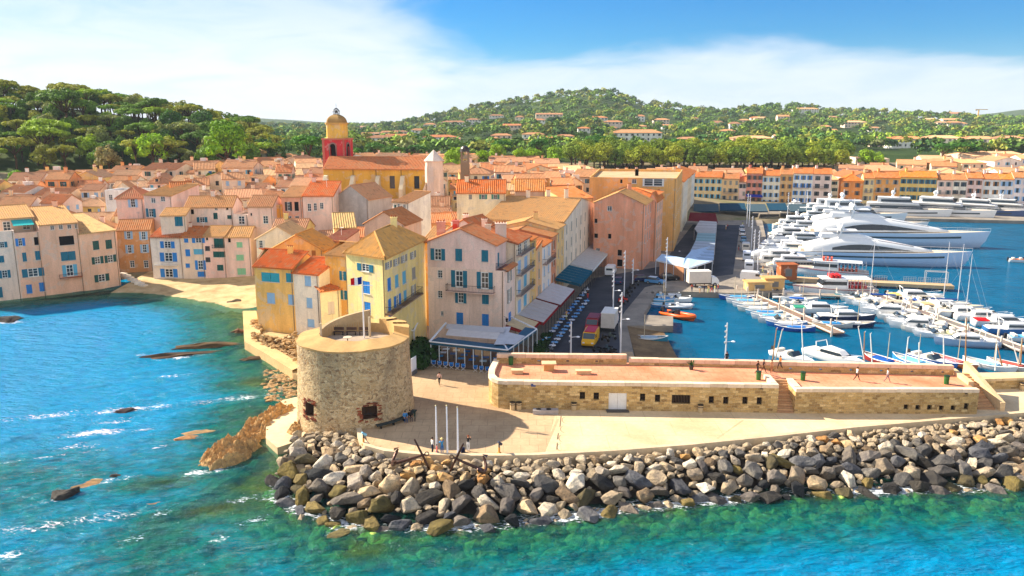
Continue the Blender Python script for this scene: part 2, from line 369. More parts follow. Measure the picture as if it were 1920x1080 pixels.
# ============================================================ THE SETTING
Z_PLAZA = 2.2; Z_QUAY = 1.1
def xy(v): return (v.x, v.y)
EDGE_PX = [(668, 806), (672, 826), (684, 840), (720, 850), (780, 856), (860, 859), (940, 859), (1000, 858), (1150, 850), (1300, 838), (1450, 823), (1600, 806), (1750, 793), (1920, 778)]
EDGE = [xy(G(a, b, Z_PLAZA)) for a, b in EDGE_PX] + [(75, 89.0), (120, 98.0)]          # promenade edge over the rocks
WATER_PX = [(512, 905), (535, 938), (575, 962), (640, 980), (720, 988), (800, 990), (900, 986), (1000, 976), (1100, 964), (1200, 950), (1300, 940), (1450, 930), (1600, 921), (1750, 916), (1920, 912)]
BREAK = [xy(G(a, b, 0)) for a, b in WATER_PX] + [(70, 76.0), (120, 84.0)]              # waterline of the rocks
SHORE = [(-300, 120), (-140, 142), xy(G(0, 566, 0)), xy(G(120, 556, 0)), xy(G(215, 548, 0)), xy(G(262, 548, 0)), xy(G(330, 556, 0)), xy(G(395, 566, 0)), xy(G(438, 578, 0)),
  xy(G(452, 600, 0)), xy(G(455, 640, 0)), xy(G(500, 668, 0)), xy(G(545, 700, 0)), (-25.5, 95), (-25.5, 89), xy(G(505, 775, 0)), xy(G(505, 825, 0)), xy(G(540, 850, 0))] + BREAK
QUAY = [(-23, 98), (16.9, 98.2), (17.9, 112), (19.4, 130.6), xy(G(1262, 611, Z_QUAY)), xy(G(1262, 593, Z_QUAY)), xy(G(1206, 590, Z_QUAY)), xy(G(1233, 545, Z_QUAY)),
  xy(G(1395, 550, Z_QUAY)), xy(G(1468, 546, Z_QUAY)), xy(G(1453, 520, Z_QUAY)), xy(G(1428, 408, Z_QUAY)), xy(G(1500, 404, Z_QUAY)), xy(G(1920, 414, Z_QUAY)), (300, 262), (300, 440), (-23, 440)]
def seg_dist(X, Y, poly, closed=False):
 d = np.full(X.shape, 1e9); n = len(poly)
 for i in range(n if closed else n - 1):
  ax, ay = poly[i]; bx, by = poly[(i + 1) % n]; dx, dy = bx - ax, by - ay; l2 = dx * dx + dy * dy + 1e-9
  t = np.clip(((X - ax) * dx + (Y - ay) * dy) / l2, 0, 1)
  d = np.minimum(d, np.hypot(X - ax - t * dx, Y - ay - t * dy))
 return d
_ft = np.random.default_rng(3).random((256, 256))
def vnoise(x, y, s):
 """smooth value noise, 0..1, with wavelength s"""
 x = np.asarray(x, float) / s + 1000.37; y = np.asarray(y, float) / s + 1000.71; i = np.floor(x).astype(int); j = np.floor(y).astype(int); fx = x - i; fy = y - j
 fx = fx * fx * (3 - 2 * fx); fy = fy * fy * (3 - 2 * fy); g = lambda a, b: _ft[a & 255, b & 255]
 return (g(i, j) * (1 - fx) + g(i + 1, j) * fx) * (1 - fy) + (g(i, j + 1) * (1 - fx) + g(i + 1, j + 1) * fx) * fy
def fbm(x, y, s): return 0.5 * vnoise(x, y, s) + 0.27 * vnoise(x, y, s * 0.47) + 0.15 * vnoise(x, y, s * 0.21) + 0.08 * vnoise(x, y, s * 0.1)
def sm(x, a, b): t = np.clip((x - a) / (b - a), 0, 1); return t * t * (3 - 2 * t)
def grid_mesh(name, X, Y, Z, mats, keep=None, smooth=True, attrs=None):
 ny, nx = X.shape; me = bpy.data.meshes.new(name)
 co = np.stack([X, Y, Z], -1).reshape(-1, 3); idx = np.arange(nx * ny).reshape(ny, nx)
 q = np.stack([idx[:-1, :-1], idx[:-1, 1:], idx[1:, 1:], idx[1:, :-1]], -1).reshape(-1, 4)
 if keep is not None: q = q[keep.reshape(-1)]
 me.vertices.add(len(co)); me.vertices.foreach_set('co', co.ravel())
 me.loops.add(q.size); me.loops.foreach_set('vertex_index', q.ravel().astype(np.int32))
 me.polygons.add(len(q)); me.polygons.foreach_set('loop_start', np.arange(0, q.size, 4, dtype=np.int32))
 me.polygons.foreach_set('use_smooth', np.full(len(q), smooth))
 for k, a in (attrs or {}).items():
  at = me.attributes.new(k, 'FLOAT', 'POINT'); at.data.foreach_set('value', a.ravel().astype(np.float32))
 me.update(calc_edges=True); me.validate()
 for m in (mats if isinstance(mats, list) else [mats]): me.materials.append(M[m] if isinstance(m, str) else m)
 return me
SEA_ROCKS = [((352, 822), 2.2, 0.9, 0.35, 0.3, rgb(176, 132, 86)), ((375, 808), 2.6, 1.0, 0.05, 0.3, rgb(170, 140, 96)), ((122, 928), 1.6, 1.3, 0.8, 0.4, rgb(62, 62, 58)), ((230, 772), 1.8, 0.7, 0.4, 0.5, rgb(58, 56, 54)),
   ((215, 893), 1.0, 0.6, 0.2, 0.2, rgb(60, 58, 52)), ((345, 664), 6.0, 1.3, 0.55, 0.35, rgb(92, 72, 50)), ((390, 648), 6.5, 1.5, 0.6, 0.3, rgb(104, 82, 54)), ((478, 672), 2.6, 1.0, 0.35, 0.3, rgb(96, 74, 48)),
   ((12, 600), 3.2, 2.2, 0.7, 0.1, rgb(52, 50, 48)), ((443, 567), 2.2, 1.4, 0.7, 0.2, rgb(92, 78, 58)), ((446, 622), 1.6, 1.2, 0.7, 0.1, rgb(120, 84, 58)), ((634, 1000), 1.6, 1.0, 0.12, 0.6, rgb(120, 110, 70)), ((160, 905), 3.0, 1.2, -0.05, 0.35, rgb(150, 124, 82)), ((265, 945), 2.0, 1.2, -0.1, 0.35, rgb(140, 120, 80))]
FOAM_PX = [((175, 812), 5.5, 1.4, 0.3), ((235, 768), 5.0, 1.5, 0.35), ((262, 805), 2.2, 0.7, 0.3), ((300, 838), 1.6, 0.6, 0.3), ((205, 900), 4.0, 0.9, 0.35), ((365, 888), 2.0, 1.3, 0.3), ((410, 880), 3.0, 0.9, 0.45),
  ((520, 940), 3.0, 1.0, -0.35), ((560, 960), 2.5, 0.9, -0.2), ((634, 998), 1.5, 1.0, 0.2), ((20, 1040), 2.0, 1.0, 0.3), ((10, 605), 5.0, 1.6, 0.2), ((345, 668), 5.5, 1.2, 0.35), ((450, 938), 2.0, 0.8, 0.4), ((870, 975), 2.2, 0.9, 0.2), ((1000, 965), 2.5, 0.9, 0.15), ((1220, 940), 4.0, 1.0, 0.1), ((1490, 916), 3.0, 0.8, 0.1), ((640, 978), 1.8, 0.8, 0.1), ((480, 975), 2.4, 0.8, 0.5), ((265, 665), 2.5, 0.5, 0.3), ((420, 690), 2.5, 0.4, 0.2), ((120, 980), 1.8, 0.5, 0.3)]
FOAM_SOFT = [((300, 760), 41.2, 1.8, 0.3), ((210, 790), 4.0, 1.6, .3), ((150, 835), 3.0, 1.5, .3), ((330, 705), 4.0, 1.2, .3), ((60, 860), 21.2, .5, .35), ((90, 940), 2.2, 1.2, .35), ((300, 960), 2.4, 1.2, .4), ((420, 1010), 2.0, 1.2, .4), ((250, 1010), 2.0, 1.2, .3), ((60, 990), 21.2, 1.5, .35)]
def blobs(X, Y, lst):
 o = np.zeros(X.shape)
 for (q, a, b, t) in lst:
  c = G(*q, 0); dx, dy = X - c.x, Y - c.y; u = dx * math.cos(t) + dy * math.sin(t); v = -dx * math.sin(t) + dy * math.cos(t)
  o = np.maximum(o, np.exp(-(u / a) ** 2 - (v / b) ** 2))
 return o
def sea_depth(X, Y):
 d = seg_dist(X, Y, SHORE)
 n = fbm(X, Y, 9.0); n2 = fbm(X + 300, Y, 3.2)
 dep = 0.15 + 0.30 * d + np.where(d > 5, (d - 5) * 0.28, 0)
 cov = sm(X, 2, -18) * sm(Y, 90, 74)                         # the weedy shoal off the head of the breakwater
 dep = np.minimum(dep, 6.5)
 dep = dep * (1 - cov) + np.minimum(dep, 0.9 + 3.6 * n + 1.4 * n2) * cov
 bay = blobs(X, Y, [((490, 715), 6, 3.0, 0.2), ((430, 590), 7, 3.0, 0.3), ((690, 1030), 3.6, 2.4, 0.5), ((400, 955), 5, 2.0, 0.3), ((500, 905), 4, 3.0, 0.2), ((300, 905), 4, 1.5, 0.3)])
 dep = dep * (1 - 0.93 * bay) + 0.1
 dep = np.maximum(dep + (n2 - 0.5) * 1.6 * sm(dep, 0.4, 2.5), 0.05)
 har = (X > 17) & (Y > 97.5)
 dep = np.where(har, 7.0, dep)
 slip = har & (X < 28.5) & (Y < 131)
 dep = np.where(slip, np.clip((X - 19 + 2.2 * (fbm(X, Y, 6) - .5)) * 0.35, 0.02, 7), dep)
 return dep
def m_sea():
 t = NT('sea_water')
 pos = t.n('ShaderNodeNewGeometry').outputs['Position']
 dep = t.n('ShaderNodeAttribute', attribute_name='depth').outputs['Fac']; fo = t.n('ShaderNodeAttribute', attribute_name='foam').outputs['Fac']; hb = t.n('ShaderNodeAttribute', attribute_name='basin').outputs['Fac']
 n = t.noise(pos, 0.16, 5, 0.6, 0.4); n2 = t.noise(pos, 0.7, 4, 0.6)
 dd = t.math('ADD', dep, t.math('MULTIPLY', t.math('SUBTRACT', n, 0.5), 2.2))
 c = t.ramp(t.rng(dd, 0.0, 7.5), [(0.0, (0.13, 0.15, 0.035, 1)), (0.13, (0.012, 0.19, 0.135, 1)), (0.3, (0.0, 0.185, 0.165, 1)), (0.5, (0.0, 0.20, 0.29, 1)), (0.72, (0.0, 0.225, 0.42, 1)), (1.0, (0.0, 0.25, 0.50, 1))])
 sh_ = t.rng(dep, 6.0, 2.0, 0.1, 0.9)
 c = t.mix(t.math('MULTIPLY', t.rng(n2, 0.42, 0.6), sh_), c, (0.0, 0.09, 0.125, 1))
 n3 = t.noise(pos, 0.55, 5, 0.65, 0.8)
 c = t.mix(t.math('MULTIPLY', t.rng(n3, 0.56, 0.72, 0, 0.85), sh_), c, (0.012, 0.26, 0.22, 1))
 c = t.mix(hb, c, t.mix(t.rng(n, 0.35, 0.65), (0.0, 0.085, 0.17, 1), (0.0, 0.115, 0.225, 1)))
 clear = t.n('ShaderNodeBsdfTransparent', {'Color': (0.5, 0.86, 0.78, 1)}).outputs[0]
 a = t.math('SUBTRACT', 1.0, t.math('POWER', 2.718, t.math('MULTIPLY', dep, -0.45)), True)
 mp = t.n('ShaderNodeMapping', {'Vector': pos, 'Rotation': (0, 0, 0.5), 'Scale': (0.55, 1.5, 1)}).outputs[0]
 h = t.math('ADD', t.math('ADD', t.math('MULTIPLY', t.noise(mp, 0.5, 3, 0.5), 1.0), t.math('MULTIPLY', t.noise(mp, 1.3, 4, 0.6, 0.3), 0.55)), t.math('MULTIPLY', t.noise(pos, 4.5, 3, 0.6), 0.12))
 nrm = t.n('ShaderNodeBump', {'Height': h, 'Strength': t.rng(hb, 0, 1, 0.85, 0.16), 'Distance': 1.25}).outputs[0]
 body = t.n('ShaderNodeBsdfDiffuse', {'Color': c, 'Normal': nrm}).outputs[0]
 sh = t.n('ShaderNodeMixShader', {0: t.rng(a, 0, 1, 0.12, 1.0), 1: clear, 2: body}).outputs[0]
 gl = t.n('ShaderNodeBsdfGlossy', {'Color': grey(1), 'Roughness': t.rng(hb, 0, 1, 0.075, 0.05), 'Normal': nrm}).outputs[0]
 fr = t.n('ShaderNodeFresnel', {'IOR': 1.33, 'Normal': nrm}).outputs[0]
 sh = t.n('ShaderNodeMixShader', {0: t.math('MULTIPLY', fr, t.rng(hb, 0, 1, 0.40, 0.38), True), 1: sh, 2: gl}).outputs[0]
 vo = t.n('ShaderNodeTexVoronoi', {'Vector': t.n('ShaderNodeVectorMath', {0: mp, 1: t.n('ShaderNodeTexNoise', {'Vector': pos, 'Scale': 0.9, 'Detail': 4}).outputs['Color']}, operation='ADD').outputs[0], 'Scale': 1.9}, feature='DISTANCE_TO_EDGE').outputs['Distance']
 fn = t.noise(mp, 1.1, 6, 0.7, 0.5)
 fn2 = t.noise(mp, 3.6, 4, 0.7, 0.4)
 lace = t.math('ADD', t.math('ADD', t.rng(vo, 0.2, 0.0, 0, 0.42), t.rng(fn, 0.32, 0.7, 0, 0.5)), t.rng(fn2, 0.35, 0.68, 0, 0.55))
 fm = t.rng(t.math('ADD', fo, t.math('MULTIPLY', lace, 0.62)), 0.92, 1.22, 0, 0.92, True)
 foam = t.bsdf((0.86, 0.9, 0.92, 1), 0.7, 0.2, 0, nrm)
 sh = t.n('ShaderNodeMixShader', {0: fm, 1: sh, 2: foam}).outputs[0]
 return t.end(sh)
M['sea'] = m_sea()
M['seabed'] = m_world('seabed', [rgb(70, 84, 30), rgb(112, 118, 48), rgb(150, 138, 70), rgb(84, 92, 44)], 0.5, 0.35, bump=1.0, bdist=0.4)
def build_sea():
 xs = np.concatenate([np.arange(-300, -130, 6.0), np.arange(-130, -60, 1.4), np.arange(-60, 70, 0.7), np.arange(70, 310, 2.0)])
 ys = np.concatenate([np.arange(20, 56, 3.0), np.arange(56, 104, 0.6), np.arange(104, 180, 1.2), np.arange(180, 340, 4.0)])
 X, Y = np.meshgrid(xs, ys); dep = sea_depth(X, Y); d = seg_dist(X, Y, SHORE)
 foam = np.maximum(blobs(X, Y, FOAM_PX) * (0.5 + 0.3 * vnoise(X, Y, 1.6)), blobs(X, Y, FOAM_SOFT) * (0.36 + 0.3 * vnoise(X, Y, 1.3)))
 db = seg_dist(X, Y, BREAK); foam = np.maximum(foam, np.exp(-(db / 1.5) ** 2) * (0.42 + 0.4 * vnoise(X, Y, 4.5)))
 foam = np.maximum(foam, 0.30 * sm(vnoise(X, Y, 2.3) * vnoise(X, Y, 11), 0.45, 0.75) * sm(Y, 110, 70))
 har = ((X > 17) & (Y > 97.5)).astype(float); foam = foam * (1 - har)
 ur = X * .88 + Y * .48; vr = -X * .48 + Y * .88; Z = (0.42 * (fbm(ur * .6, vr * 1.6, 3.6) - 0.5) + .2 * (vnoise(ur * .8, vr * 1.7, 1.7) - .5)) * sm(dep, .1, 1.5) * (1 - har)
 structure(put(grid_mesh('sea', X, Y, Z, 'sea', attrs={'depth': dep, 'foam': foam, 'basin': har}), 'sea'))
 n = fbm(X, Y, 2.0); Zb = -dep - 0.05 + (n - 0.5) * 0.5 * np.clip(dep, 0, 1); Zb = np.minimum(Zb, -0.02)
 structure(put(grid_mesh('seabed', X, Y, Zb, 'seabed'), 'seabed'))
build_sea()
# ---- quays, plaza and promenade
def zq(x, y): return Z_PLAZA if y < 101 else (Z_PLAZA + (Z_QUAY - Z_PLAZA) * min(1, (y - 101) / 14.0))
def sheet(name, pts, z, mat, dz=0.0, step=None):
 m = MB(); f = z if callable(z) else (lambda x, y: z)
 tri = tessellate_polygon([[Vector((p[0], p[1], 0)) for p in pts]])
 fs = []
 for a, b, c in tri:
  A, B, D = pts[a], pts[b], pts[c]
  if (B[0] - A[0]) * (D[1] - A[1]) - (B[1] - A[1]) * (D[0] - A[0]) < 0: b, c = c, b
  fs.append((a, b, c))
 m.add([(p[0], p[1], f(p[0], p[1]) + dz) for p in pts], fs)
 return structure(m.build(name, mat))
def build_quays():
 m = MB(); m.prism(QUAY, -3.0, Z_QUAY); structure(m.build('quay', 'quaystone'))
 body = [(-25.0, 91)] + [(p[0] + (0.3 if i < 3 else 0), p[1] + 0.25) for i, p in enumerate(EDGE)] + [(120, 104), (60, 101.5), (17.3, 100.6), (17.0, 101.0), (-24, 101.0)]
 m = MB(); m.prism(body, -2.5, Z_PLAZA - 0.006); structure(m.build('breakwater_body', 'promenade'))
 bx = 3.6
 left = [(-23, 91)] + [p for p in EDGE if p[0] < bx] + [(bx - 0.4, EDGE[7][1] + 0.1), (5.2, 88.0), (5.2, 101), (-23, 101)]
 sheet('plaza', left, Z_PLAZA, 'plaza')
 right = [(bx - 0.4, EDGE[7][1] + 0.1)] + [p for p in EDGE if p[0] > bx] + [(118, 103), (60, 101), (5.2, 101), (5.2, 88)]
 sheet('promenade', right, Z_PLAZA, 'promenade')
 m = MB(); m.quad((-24, 101, Z_PLAZA), (17.0, 101, Z_PLAZA), (18.0, 115, Z_QUAY + .02), (-24, 115, Z_QUAY + .02)); structure(m.build('plaza_ramp', 'plaza'))
 st = [(4.0, 101), (15.0, 101), (16.2, 115), (17.9, 131), (20.2, 140), (27.5, 162), (33, 168), (49.5, 176), (75, 262), (60, 264), (35, 186), (18, 172), (14.4, 160), (9.0, 136), (3.2, 115)]
 sheet('street', st, zq, 'asphalt', 0.03)
 m = MB()   # slipway: stone slope into the basin
 m.quad((17.3, 101, 1.08), (31, 101, -.95), (31, 130.7, -.85), (19.3, 130.7, 1.0)); structure(m.build('slipway', 'slipstone'))
 wall = MB(); inner = []
 for i, p in enumerate(EDGE):
  a = EDGE[max(0, i - 1)]; b = EDGE[min(len(EDGE) - 1, i + 1)]; d = Vector((b[0] - a[0], b[1] - a[1], 0)).normalized(); inner.append((p[0] - d.y * 0.55, p[1] + d.x * 0.55))
 for i in range(len(EDGE) - 1):
  a, b, c, d = EDGE[i], EDGE[i + 1], inner[i + 1], inner[i]; h = Z_PLAZA + 0.28
  lo = lambda q: (q[0], q[1], -0.5); hi = lambda q: (q[0], q[1], h)
  wall.quad(lo(a), lo(b), hi(b), hi(a)); wall.quad(hi(a), hi(b), hi(c), hi(d)); wall.quad((d[0], d[1], h), (c[0], c[1], h), (c[0], c[1], 2), (d[0], d[1], 2))
 w = thing('promenade_kerb', 'pale concrete kerb wall edging the promenade above the boulders', 'kerb', (0, 80, 0))
 wall.build('kerb_wall', 'concrete', w, rgb(212, 190, 156))
 m = MB()
 for px0, px1 in ((1020, 1046), (1345, 1393), (1758, 1772)):
  a = G(px0, 846 if px0 < 1100 else (822 if px0 < 1500 else 787), Z_PLAZA + .004); b = G(px1, 786 if px0 < 1100 else (788 if px0 < 1500 else 778), Z_PLAZA + .004)
  m.quad((a.x - .14, a.y, a.z), (a.x + .14, a.y, a.z), (b.x + .14, b.y, b.z), (b.x - .14, b.y, b.z))
 structure(m.build('paving_joint', 'plaza'))
 m = MB()
 for (a, b) in (((1052, 780), (1050, 800)), ((1047, 812), (1045, 824)), ((1045, 830), (1044, 843))):
  A, B = G(*a, Z_PLAZA + .006), G(*b, Z_PLAZA + .006); m.quad((A.x - .06, A.y, A.z), (A.x + .06, A.y, A.z), (B.x + .06, B.y, B.z), (B.x - .06, B.y, B.z))
 for k in range(4):
  c = G(1062 - 3 * k, 788 + 17 * k, Z_PLAZA + .006); pts = []
  for j in range(9):
   a = PI / 2 + PI * j / 8; pts.append((c.x + 0.5 * math.cos(a), c.y + 1.0 * math.sin(a)))
  for p, q in zip(pts, pts[1:]): m.quad((p[0], p[1], c.z), (p[0] + .06, p[1], c.z), (q[0] + .06, q[1], c.z), (q[0], q[1], c.z))
 structure(m.build('promenade_marking', surf('marking_paint', rgb(120, 100, 80), 0.9, 0.1)))
build_quays()
# ---- beach, walled sea path, and the ledge below the round tower
def build_beach():
 px = [(228, 516), (262, 550), (330, 558), (395, 568), (438, 580), (455, 600), (470, 560), (486, 524), (475, 505), (400, 500), (300, 498), (228, 495)]
 pts = [xy(G(a, b, 0.0)) for a, b in px]
 X, Y = np.meshgrid(np.arange(-98, -38, 1.0), np.arange(128, 200, 1.0)); d = seg_dist(X, Y, SHORE)
 inside = np.zeros(X.shape, bool); n = len(SHORE)
 side = Y - np.interp(X, [p[0] for p in SHORE[:9]], [p[1] for p in SHORE[:9]])
 Z = np.where(side > -1, 0.05 + np.clip(side, -1, 30) * 0.06 + 0.25 * (fbm(X, Y, 4) - .5), -0.6)
 Z = np.minimum(Z, 1.6)
 keep = (side[:-1, :-1] > -3) & (X[:-1, :-1] < -43) & (X[:-1, :-1] > -84)
 structure(put(grid_mesh('beach', X, Y, Z, 'sand', keep=keep), 'beach'))
 m = MB(); pl = [(455, 583), (458, 640), (500, 664), (548, 694)]; w = []
 for i, q in enumerate(pl):
  w.append(G(*q, 1.3))
 off = [Vector((2.4, 0.2, 0)), Vector((2.2, 1.6, 0)), Vector((1.0, 2.2, 0)), Vector((1.0, 2.2, 0))]
 for i in range(3):
  a, b, c, d = w[i], w[i + 1], w[i + 1] + off[i + 1], w[i] + off[i]
  m.quad(a, b, c, d); dn = Vector((0, 0, -3.3)); m.quad(b, a, a + dn, b + dn); m.quad(d, c, c + dn, d + dn)
 p = thing('sea_path', 'narrow pale walled path bending from the beach to the round tower', 'path', (-44, 120, 0)); p['kind'] = 'structure'
 m.build('path_wall', 'concrete', p, rgb(214, 182, 130))
 m = MB(); m.prism([xy(w[1] + off[1]), xy(w[3]), (-25, 101), (-24, 140), (-46, 140), (-45.5, 135)], -2, 0.9); structure(m.build('rubble_ground', 'sand'))
 m = MB(); led = [(500, 772), (498, 818), (520, 838), (560, 830), (590, 800), (556, 742), (530, 748)]
 m.prism([xy(G(a, b, 0.9)) for a, b in led], -1.5, lambda x, y: 0.75 + 0.16 * max(0, x + 25.5)); structure(m.build('tower_ledge', 'promenade'))
build_beach()
# ---- terrain: the town's rise, the wooded hill, the far hills
L1 = np.array([(-600, 110), (-250, 130), (0, 158), (60, 172), (120, 168), (200, 178), (300, 190), (400, 218), (470, 234), (505, 256), (540, 286), (620, 303), (3000, 330)], float)
L2 = np.array([(-1500, 235), (300, 240), (560, 238), (640, 244), (740, 232), (800, 220), (880, 203), (940, 192), (1000, 186), (1050, 174), (1100, 169), (1150, 174), (1200, 192), (1270, 201), (1340, 208), (1450, 199), (1500, 198), (1560, 205), (1700, 211), (1800, 217), (1920, 221), (2600, 226), (4000, 240)], float)
L3 = np.array([(-1500, 235), (400, 226), (480, 222), (540, 225), (600, 231), (700, 240), (1700, 232), (1820, 217), (1920, 206), (2100, 204), (4000, 230)], float)
def terrain(X, Y):
 X = np.asarray(X, float); Y = np.asarray(Y, float); px = 960 + 1533 * X / Y
 z = 0.9 + 12.5 * sm(Y, 172, 300) * sm(X, 95, -5) + 7 * sm(Y, 300, 430) * (1 - sm(X, 95, -5))
 z = np.maximum(z, 0.9 + 12.0 * sm(Y, 330, 430))
 z1 = CAM_H + (225 - np.interp(px, L1[:, 0], L1[:, 1])) / 1533 * 400 - 9.0
 t = sm(Y, 285, 400); back = 1 - 0.85 * sm(Y, 415, 620)
 z = np.maximum(z, z + (np.maximum(z1, z) - z) * t * back)
 z2 = CAM_H + (225 - np.interp(px, L2[:, 0], L2[:, 1])) / 1533 * 1500 - 9.0
 t2 = np.clip((Y - 470) / 1030, 0, 1) ** 1.7
 z = np.where(Y > 470, np.maximum(z, 12 + (z2 - 12) * t2 * (1 - 0.6 * sm(Y, 1520, 2300))), z)
 z3 = CAM_H + (225 - np.interp(px, L3[:, 0], L3[:, 1])) / 1533 * 3600
 z = np.where(Y > 2000, np.maximum(z, z3 * sm(Y, 2200, 3600)), z)
 z = z + (fbm(X, Y, 90) - 0.5) * 9 * sm(Y, 420, 800)
 z = np.where((X > 20) & (Y < 262 + 0.15 * np.abs(X)), -4.0, z)
 return np.where((Y < 172), -4.0, z)
def build_terrain():
 ys = np.concatenate([np.arange(150, 470, 7.0), 470 * 1.035 ** np.arange(0, 75)]); a = np.linspace(-1.3, 1.5, 240)
 A, Yg = np.meshgrid(a, ys); Xg = A * Yg; Z = terrain(Xg, Yg)
 cut = (Yg[:-1, :-1] <= 424) & ~((Z[:-1, :-1] > 14.5) & (Xg[:-1, :-1] < -60))
 structure(put(grid_mesh('hills', Xg, Yg, Z, 'woodland', keep=~cut), 'hills'))
 structure(put(grid_mesh('town_ground', Xg, Yg, Z, 'soil', keep=cut), 'town_ground'))
build_terrain()
# ============================================================ BOULDERS OF THE BREAKWATER
def rock_mesh(name, seed, n=16, squash=(1, 0.8, 0.62), bev=0.13, rough=0.12, fine=True):
 rnd = random.Random(seed); bm = bmesh.new()
 for i in range(n):
  v = Vector((rnd.gauss(0, 1), rnd.gauss(0, 1), rnd.gauss(0, 1))).normalized(); k = rnd.uniform(0.82, 1.08)
  bm.verts.new((v.x * squash[0] * k, v.y * squash[1] * k, v.z * squash[2] * k))
 h = bmesh.ops.convex_hull(bm, input=bm.verts); bmesh.ops.delete(bm, geom=[g for g in h['geom_interior'] if isinstance(g, bmesh.types.BMVert)], context='VERTS')
 bmesh.ops.bevel(bm, geom=list(bm.edges), offset=bev, segments=1, affect='EDGES', clamp_overlap=True)
 bmesh.ops.triangulate(bm, faces=bm.faces)
 if fine: bmesh.ops.subdivide_edges(bm, edges=[e for e in bm.edges if e.calc_length() > .3], cuts=1, use_grid_fill=True); bmesh.ops.triangulate(bm, faces=bm.faces)
 for v in bm.verts: v.co *= 1 + rough * mnoise.noise(v.co * 2.3 + Vector((seed, 0, 0))) + (.07 * mnoise.noise(v.co * 5.5 + Vector((seed, 4, 0))) if fine else 0)
 me = bpy.data.meshes.new(name); bm.to_mesh(me); bm.free(); me.materials.append(M['rock']); return me
ROCKS = [rock_mesh('boulder', 100 + i, 13 + i % 5, (1, random.uniform(.66, .95), random.uniform(.52, .82))) for i in range(14)]
def lerp2(poly, t):
 n = len(poly) - 1; f = min(max(t, 0), 0.99999) * n; i = int(f); a, b = poly[i], poly[i + 1]; f -= i
 return (a[0] + (b[0] - a[0]) * f, a[1] + (b[1] - a[1]) * f)
def resample(poly, n):
 d = [0.0]
 for a, b in zip(poly, poly[1:]): d.append(d[-1] + math.hypot(b[0] - a[0], b[1] - a[1]))
 t = np.linspace(0, d[-1], n); return list(zip(np.interp(t, d, [p[0] for p in poly]), np.interp(t, d, [p[1] for p in poly])))
